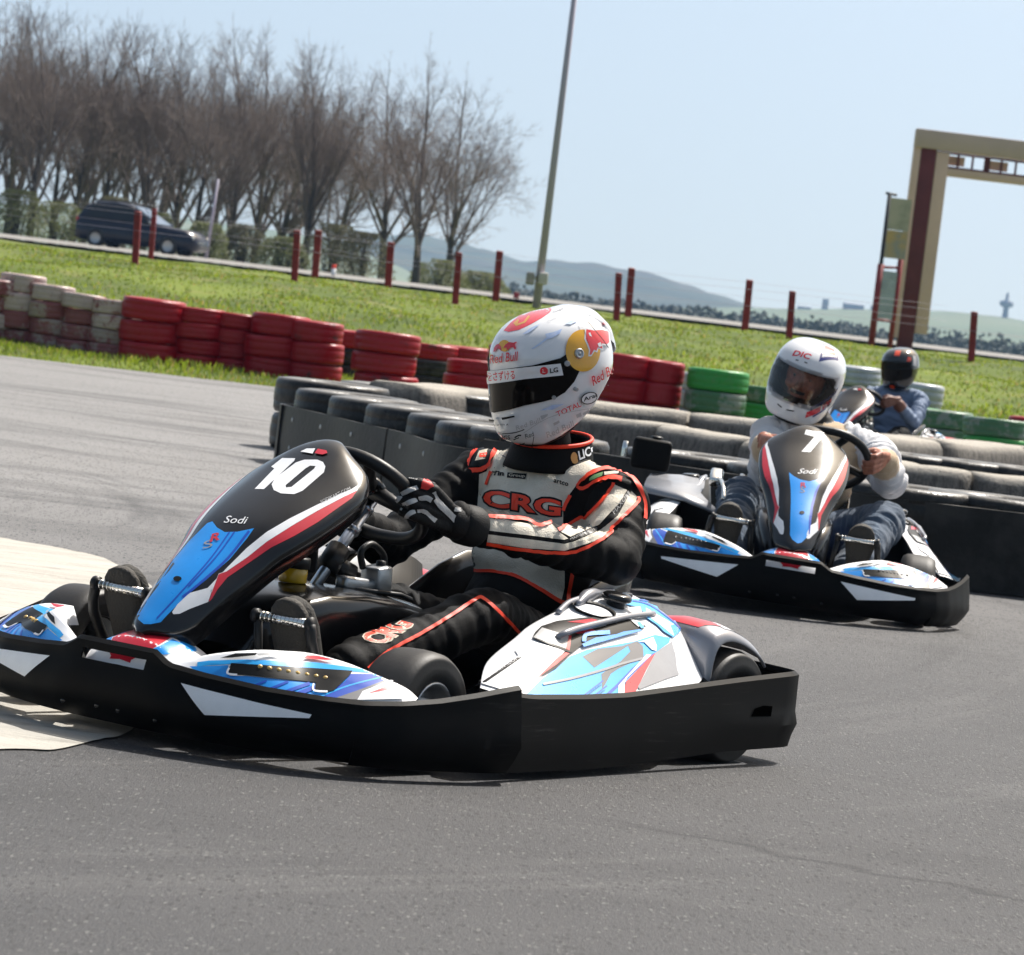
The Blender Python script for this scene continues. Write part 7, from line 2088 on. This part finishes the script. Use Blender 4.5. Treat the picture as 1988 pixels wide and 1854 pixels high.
M['faded'] = mat('faded_banner', hx('#b8ad9c'), 0.7, dirt=hx('#8f8d7c'), vscale=2.2)
M['faded2'] = mat('faded_banner_tan', hx('#c2a06c'), 0.7, dirt=hx('#7f8f9c'), vscale=2.6)
mb = MB(); mb.box((0.27, -0.03, ft.z * 0.87), (0.46, 0.015, ft.z * 0.20), 0); mb.build('panel', M['faded'], fp)
mb = MB(); mb.box((0.27, -0.03, ft.z * 0.68), (0.46, 0.015, ft.z * 0.175), 0); mb.build('panel', M['faded2'], fp)
mb = MB(); mb.box((0.21, -0.03, ft.z * 0.36), (0.34, 0.015, ft.z * 0.30), 0); mb.build('panel', M['wrap_silver'], fp)

# ------------------------------------------------------------------ the passing car
def make_suv():
    p = at(272, 486, 150.0)
    R = Matrix.Rotation(math.radians(-16), 3, 'Z')
    car = thing('parked_car', 'dark blue family car on the road beyond the grass bank', 'car', None, (p.x, 150, 0.92), R)
    car.name = 'passing_car'
    paint = mat('blue_car_paint', (0.004, 0.007, 0.022, 1), 0.22, coat=0.15, spec=0.35)
    glass = mat('car_glass', (0.008, 0.010, 0.012, 1), 0.08, spec=0.5)
    bm_ = MB()
    prof = [(-2.30, 0.42, 0.62), (-2.28, 0.80, 0.98), (-2.20, 1.02, 1.06)]
    st = [(-2.30, 0.45, 0.80, 0.78), (-2.26, 0.30, 1.02, 0.86), (-2.0, 0.24, 1.08, 0.90), (-1.0, 0.22, 1.08, 0.92), (0.0, 0.22, 1.06, 0.92), (0.9, 0.22, 1.04, 0.92), (1.3, 0.24, 1.00, 0.91), (1.9, 0.26, 0.97, 0.89), (2.2, 0.28, 0.86, 0.84), (2.34, 0.36, 0.70, 0.74)]
    secs = []
    for x, z0, z1, w in st:
        secs.append([(x, -w * 0.96, z0), (x, -w, z0 + 0.25), (x, -w * 0.99, z1 - 0.12), (x, -w * 0.90, z1), (x, 0, z1 + 0.03), (x, w * 0.90, z1), (x, w * 0.99, z1 - 0.12), (x, w, z0 + 0.25), (x, w * 0.96, z0)])
    bm_.loft(secs, 0, closed=True, caps=True)
    bm_.build('body', paint, car)
    cb = MB()
    secs = []
    for x, zt, w, zb in ((-2.22, 1.10, 0.84, 1.0), (-2.0, 1.50, 0.70, 1.0), (-1.6, 1.68, 0.67, 1.0), (-0.9, 1.73, 0.66, 1.0), (-0.30, 1.68, 0.66, 1.0), (0.22, 1.42, 0.70, 1.0), (0.80, 1.08, 0.80, 1.0)):
        secs.append([(x, -0.86, zb), (x, -w, zt - 0.05), (x, -w * 0.8, zt), (x, w * 0.8, zt), (x, w, zt - 0.05), (x, 0.86, zb)])
    cb.loft(secs, 0, caps=True)
    cb.build('roof', paint, car)
    for s_ in (-1, 1):
        for x0, x1, x2, x3 in ((-1.92, -0.98, -1.05, -1.75), (-0.90, -0.10, -0.10, -0.92), (-0.02, 0.60, 0.02, -0.02)):
            mb = MB()
            q = [(x0, 1.10, 0.86), (x1, 1.09, 0.86), (x2, 1.58, 0.735), (x3, 1.58, 0.735)]
            mb.add([(x, s_ * (w + 0.012), z) for x, z, w in q] + [(x, s_ * (w - 0.02), z) for x, z, w in q], [(0, 1, 2, 3), (7, 6, 5, 4), (0, 4, 5, 1), (1, 5, 6, 2), (2, 6, 7, 3), (3, 7, 4, 0)], 0, False)
            mb.build('window', glass, car)
        mb = MB(); mb.box((0.72, s_ * 0.99, 1.12), (0.18, 0.16, 0.14), 0, None, 0.04); mb.build('mirror', M['chrome'] if s_ < 0 else paint, car)
        mb = MB(); mb.box((2.14, s_ * 0.66, 0.74), (0.26, 0.30, 0.13), 0, Matrix.Rotation(math.radians(s_ * -25), 3, 'Z'), 0.04); mb.build('headlight', M['chrome'], car)
        mb = MB(); mb.box((2.24, s_ * 0.62, 0.46), (0.10, 0.22, 0.10), 0, None, 0.03); mb.build('fog_light', M['chrome'], car)
        mb = MB(); mb.box((-2.24, s_ * 0.74, 0.95), (0.10, 0.20, 0.20), 0, None, 0.03); mb.build('tail_light', M['red'], car)
        for x in (-1.42, 1.40):
            t = MB(); t.lathe([(0.20, -0.11), (0.30, -0.115), (0.34, -0.08), (0.345, 0.0), (0.34, 0.08), (0.30, 0.115), (0.20, 0.11)], (x, s_ * 0.84, 0.345), (0, 1, 0), 28)
            w = t.build('wheel', M['tyre'], car)
            r = MB(); r.lathe([(0.0, s_ * 0.09), (0.06, s_ * 0.10), (0.19, s_ * 0.085), (0.215, s_ * 0.112), (0.22, 0.0)], (x, s_ * 0.84, 0.345), (0, 1, 0), 20)
            r.build('rim', M['alloy'], w)
    mb = MB()
    mb.add([(0.80, -0.72, 1.085), (0.80, 0.72, 1.085), (-0.16, 0.60, 1.62), (-0.16, -0.60, 1.62), (0.85, -0.72, 1.10), (0.85, 0.72, 1.10), (-0.12, 0.60, 1.645), (-0.12, -0.60, 1.645)], [(4, 5, 6, 7), (0, 1, 5, 4), (1, 2, 6, 5), (2, 3, 7, 6), (3, 0, 4, 7)], 0, False)
    mb.build('windscreen', mat('windscreen', (0.10, 0.14, 0.20, 1), 0.1), car)
    mb = MB(); mb.box((2.31, 0, 0.60), (0.06, 0.9, 0.10), 0, None, 0.02); mb.build('grille', M['chrome'], car)
    mb = MB(); mb.tube([(-1.8, 0.62, 1.70), (-0.5, 0.62, 1.76), (0.2, 0.62, 1.72)], 0.025, 6); mb.tube([(-1.8, -0.62, 1.70), (-0.5, -0.62, 1.76), (0.2, -0.62, 1.72)], 0.025, 6); mb.build('roof_rails', M['rubber'], car)
make_suv()
# roadside odds and ends
p = at(648, 522, 125)
mb = MB(); mb.tube([(0, 0, 0), (0, 0, 0.28)], 0.07, 10, 0); mb.tube([(0, 0, 0.28), (0, 0, 0.40)], [0.07, 0.05], 10, 1)
o = mb.build('road_marker', [M['white'], M['orange']], None); o.location = (p.x, 125, 0.88); tag(o, 'small white roadside marker with orange top below the wood', 'road marker')
p = at(402, 480, 160)
mb = MB(); mb.tube([(0, 0, 0), (0.12, 0, 3.2)], [0.07, 0.05], 8, 0)
o = mb.build('sign_pole', M['galv'], None); o.location = (p.x, 160, 0.9); tag(o, 'thin pale grey pole standing just right of the car', 'pole')
p = at(930, 565, 118)
mb = MB(); mb.box((0, 0, 0.12), (0.16, 0.1, 0.24), 0, None, 0.02); o = mb.build('road_marker', M['post_red'], None); o.location = (at(1002, 574, 118).x, 118, 0.86); tag(o, 'tiny red marker beside the road near the lamp mast', 'road marker')

# far buildings on the skyline
fm = mat('far_building', (0.30, 0.31, 0.33, 1), 0.8)
def far_block(u, v, w, hgt, name, label, cat, y=2290, prof=None):
    p = at(u, v, y); s = y / 8000.0
    mb = MB()
    if prof:
        mb.lathe([(r * s, z * s) for r, z in prof], (0, 0, 0), (0, 0, 1), 14)
    else:
        mb.box((0, 0, hgt * s / 2), (w * s, w * s * 0.5, hgt * s), 0)
        mb.add([(-w * s / 2, -w * s * 0.25, hgt * s), (w * s / 2, -w * s * 0.25, hgt * s), (w * s / 2, w * s * 0.25, hgt * s), (-w * s / 2, w * s * 0.25, hgt * s), (-w * s / 2, 0, hgt * s * 1.35), (w * s / 2, 0, hgt * s * 1.35)], [(0, 1, 5, 4), (2, 3, 4, 5), (0, 4, 3), (1, 2, 5)], 0, False)
    o = mb.build(name, fm, None); o.location = (p.x, y, p.z)
    tag(o, label, cat, 'buildings on the skyline')
far_block(1950, 616, 0, 0, 'water_tower', 'hazy water tower on the skyline at the far right', 'tower', prof=[(6, -4), (5, 18), (13, 22), (14, 30), (4, 33), (3, 44), (0, 50)])
far_block(1655, 602, 40, 11, 'farm_building', 'long hazy farm building on the green hill', 'building')
far_block(1600, 602, 12, 16, 'silo', 'small hazy tower block left of the long farm building', 'building')
far_block(1700, 603, 22, 8, 'farm_building', 'low hazy farm building right of the long one', 'building')
far_block(1560, 602, 26, 6, 'farm_building', 'lowest hazy farm building at the left of its group', 'building')

# ------------------------------------------------------------------ bare trees of the wood
M['bark'] = mat('bark', (0.075, 0.062, 0.050, 1), 0.9, bump=0.6, bscale=12, vary=0.35, vscale=3)
M['twig'] = mat('twigs', (0.17, 0.132, 0.112, 1), 0.9)
def bare_tree(H, spread, seed, lean=0.0, fork=0.3):
    rng = random.Random(seed)
    trunk, crown = MB(), MB()
    tips = []
    def limb(p, d, L, r, lev):
        n = 4 if lev < 2 else 3 if lev < 4 else 2
        pts, rs = [p], [r]
        q, dd = p.copy(), d.copy()
        for i in range(n):
            dd = (dd + Vector((rng.uniform(-1, 1), rng.uniform(-1, 1), rng.uniform(-0.3, 0.75))) * (0.13 if lev else 0.05)).normalized()
            q = q + dd * (L / n)
            pts.append(q.copy()); rs.append(r * (1 - 0.55 * (i + 1) / n))
        (trunk if lev == 0 else crown).tube(pts, rs, 8 if lev == 0 else 5 if lev < 3 else 3, 0, caps=False)
        if lev >= 5: return
        nb = [11, 6, 5, 4, 3][lev]
        for k in range(nb):
            t = rng.uniform(fork if lev == 0 else 0.22, 1.0)
            i = min(n - 1, int(t * n)); f = t * n - i
            b = pts[i].lerp(pts[i + 1], f)
            br = rs[i] + (rs[i + 1] - rs[i]) * f
            a = rng.uniform(0, 6.283)
            side = dd.orthogonal().normalized()
            side.rotate(Matrix.Rotation(a, 3, dd))
            ang = (rng.uniform(0.25, 0.75) if lev == 0 else rng.uniform(0.4, 1.0)) * spread
            nd = (dd * math.cos(ang) + side * math.sin(ang) + Vector((0, 0, 0.12))).normalized()
            limb(b, nd, L * (rng.uniform(0.36, 0.60) if lev else rng.uniform(0.70, 1.15) * (1.15 - 0.45 * t)), max(0.0055, br * rng.uniform(0.38, 0.58)), lev + 1)
        # leader
        limb(pts[-1], dd, L * (0.85 if lev == 0 else 0.5), rs[-1], lev + 1)
    limb(Vector((0, 0, -0.2)), Vector((lean, 0, 1)).normalized(), H * 0.50, H * 0.024, 0)
    return trunk, crown
protos = [bare_tree(9.0, 1.05, 3, 0.0, 0.30), bare_tree(9.0, 0.8, 8, 0.02, 0.26), bare_tree(9.0, 1.1, 21, -0.02, 0.22), bare_tree(9.0, 1.2, 34, 0.04, 0.2)]
proto_objs = []
spots = [(-45, 40, 172, 0), (12, 58, 178, 1), (58, 38, 170, 0), (100, 95, 186, 3), (140, 82, 176, 1), (196, 92, 182, 0), (236, 120, 190, 3), (275, 100, 174, 1), (335, 130, 184, 0), (372, 150, 172, 3), (436, 108, 176, 1), (492, 118, 182, 0), (535, 150, 192, 3), (585, 138, 174, 1), (640, 200, 190, 3), (742, 178, 176, 2), (806, 150, 170, 2), (868, 200, 186, 2), (20, 70, 196, 1), (160, 100, 198, 0), (300, 110, 200, 1), (410, 140, 199, 0), (560, 170, 200, 2)]
tl = ['cut off at the left picture edge', 'with tall twigs, second from the left edge', 'third from the left edge', 'above the left end of the road', 'just left of the parked-looking blue car', 'above the back of the blue car', 'behind the blue car roof', 'above the blue car windscreen', 'above the blue car bonnet', 'just right of the blue car', 'with thick dark trunk left of the twin posts', 'with broad brown crown left of the twin posts', 'between the broad brown crown and the twin posts', 'behind the two close red posts', 'slender and low, right of the two close posts', 'with open wide crown, second last on the right', 'with the widest rounded crown near the right end', 'faint and last on the right end of the wood', 'in the back row at the far left', 'in the back row left of the car', 'in the back row behind the car', 'in the back row right of the car', 'in the back row near the twin posts']
rng = random.Random(77)
for i, (u, vt, y, k) in enumerate(spots):
    base = at(u, horizon(u), y)
    top = at(u, vt, y)
    Ht = top.z - 0.7
    s = Ht / 9.6
    root = thing('bare_tree', 'bare tree ' + tl[i], 'tree', 'bare trees of the wood', (base.x, y, 0.85))
    if i < len(protos) and len(proto_objs) <= i: pass
    if not any(p[0] == k for p in proto_objs):
        a = protos[k][0].build('trunk', M['bark'], root, fixn=False); b = protos[k][1].build('crown', M['twig'], root, fixn=False)
        proto_objs.append((k, a, b))
    else:
        _, a0, b0 = next(p for p in proto_objs if p[0] == k)
        for o0 in (a0, b0):
            c = o0.copy(); col.objects.link(c); c.parent = root
    wx = s * rng.uniform(0.85, 1.15) * (1.15 if k == 2 else 1.0)
    root.scale = (wx, wx, s)
    root.rotation_euler = (rng.uniform(-0.06, 0.06), rng.uniform(-0.07, 0.07), rng.uniform(0, 6.28))

# bushes coming into leaf at the foot of the wood
M['leaf_spring'] = blade_mat('spring_leaf', (0.16, 0.17, 0.075, 1))
M['leaf_olive'] = blade_mat('olive_leaf', (0.13, 0.12, 0.07, 1))
def bush(u, y, w, h, seed, label, m):
    rng = random.Random(seed)
    p = at(u, horizon(u), y)
    root = thing('bush', label, 'bush', 'bushes under the bare trees', (p.x, y, 0.85))
    lv, st = MB(), MB()
    for i in range(16):
        a = rng.uniform(0, 6.28); r = rng.uniform(0, w * 0.4)
        t = Vector((math.cos(a) * r, math.sin(a) * r, h * rng.uniform(0.6, 1.0)))
        st.tube([(t.x * 0.2, t.y * 0.2, 0), t * 0.5 + Vector((0, 0, 0.1)), t], [0.03, 0.02, 0.008], 4)
    V, F = [], []
    for i in range(3600):
        a = rng.uniform(0, 6.28); r = w * 0.5 * math.sqrt(rng.random()); z = h * rng.random() ** 0.8
        r *= (1 - 0.6 * (z / h) ** 2)
        q = Vector((math.cos(a) * r, math.sin(a) * r * 0.7, z))
        if noise.noise(q * 1.3 + Vector((seed, 0, 0))) < -0.25: continue
        e = Vector((rng.gauss(0, 1), rng.gauss(0, 1), rng.gauss(0, 1))).normalized() * 0.06; g = e.orthogonal().normalized() * 0.035
        k = len(V); V += [q - e, q + g, q + e, q - g]; F.append((k, k + 1, k + 2, k + 3))
    lv.add(V, F, 0, False)
    lv.build('foliage', m, root, fixn=False); st.build('stems', M['bark'], root)
for i, (u, y, w, h, m) in enumerate(((30, 168, 3.0, 2.0, 'leaf_spring'), (110, 169, 3.2, 1.7, 'leaf_spring'), (215, 170, 2.6, 2.2, 'leaf_olive'), (300, 171, 2.2, 1.8, 'leaf_spring'), (395, 168, 2.4, 1.6, 'leaf_spring'), (470, 170, 2.8, 1.7, 'leaf_olive'), (545, 169, 2.6, 1.4, 'leaf_spring'), (640, 172, 3.4, 2.2, 'leaf_olive'), (700, 170, 3.0, 2.0, 'leaf_olive'), (850, 180, 3.0, 1.3, 'leaf_spring'), (930, 185, 3.0, 1.0, 'leaf_spring'))):
    bush(u, y, w, h, i + 1, ['pale green bush at the left picture edge', 'pale green bush left of the car', 'olive bush behind the tail of the car', 'green bush behind the car roof', 'green bush just right of the car', 'olive bush under the broad brown crown', 'low green bush at the close red posts', 'large olive bush right of the close posts', 'olive bush left of the last two trees', 'small yellow-green bush right of the last tree', 'lowest yellow-green bush near the lamp mast'][i], M[m])

# far woods that read as one dark band
M['woods'] = mat('far_woods', (0.06, 0.072, 0.062, 1), 0.9)
rng = random.Random(5)
wd = MB(); V, F = [], []
for i in range(2400):
    u = rng.uniform(820, 2080)
    y = rng.uniform(640, 900)
    hgt = rng.uniform(2.2, 4.2) * (1 + 0.4 * noise.noise(Vector((u * 0.012, y * 0.01, 0))))
    p = at(u, horizon(u), y)
    lift = -0.9 + 2.2 * max(0, min(1, (u - 1100) / 900)) * 0.6
    for k in range(7):
        z = hgt * rng.random() ** 0.7 - 1.2 + lift * (y / 700)
        r = 0.75 * (1 - 0.5 * max(0, z) / hgt)
        c = Vector((p.x + rng.gauss(0, 0.9), y + rng.gauss(0, 0.8), z))
        e = Vector((rng.gauss(0, 1), rng.gauss(0, 1), rng.gauss(0, 1))).normalized(); g = e.orthogonal().normalized(); h_ = e.cross(g)
        b = len(V); V += [c + e * r, c + (g - e * 0.4) * r * 0.8, c + (h_ - g * 0.5 - e * 0.4) * r * 0.8, c + (-h_ - g * 0.5 - e * 0.4) * r * 0.8]
        F += [(b, b + 1, b + 2), (b, b + 2, b + 3), (b, b + 3, b + 1), (b + 1, b + 3, b + 2)]
wd.add(V, F, 0, False)
o = wd.build('woods', M['woods'], None, fixn=False); tag(o, 'dark band of far woods below the blue hills', 'woods', None, 'stuff')

# ------------------------------------------------------------------ the air between
hz = MB(); hz.box((0, 1600, 130), (3600, 3700, 290), 0)
hm_ = bpy.data.materials.new('air'); hm_.use_nodes = True
nt = hm_.node_tree
for n in list(nt.nodes): nt.nodes.remove(n)
out = nt.nodes.new('ShaderNodeOutputMaterial'); pv = nt.nodes.new('ShaderNodeVolumePrincipled')
pv.inputs['Color'].default_value = (0.38, 0.62, 1.0, 1); pv.inputs['Density'].default_value = 0.00014; pv.inputs['Anisotropy'].default_value = 0.2
nt.links.new(pv.outputs[0], out.inputs['Volume'])
o = hz.build('haze', hm_, None); tag(o, 'thin blue spring haze over the far fields and hills', 'haze', None, 'stuff')
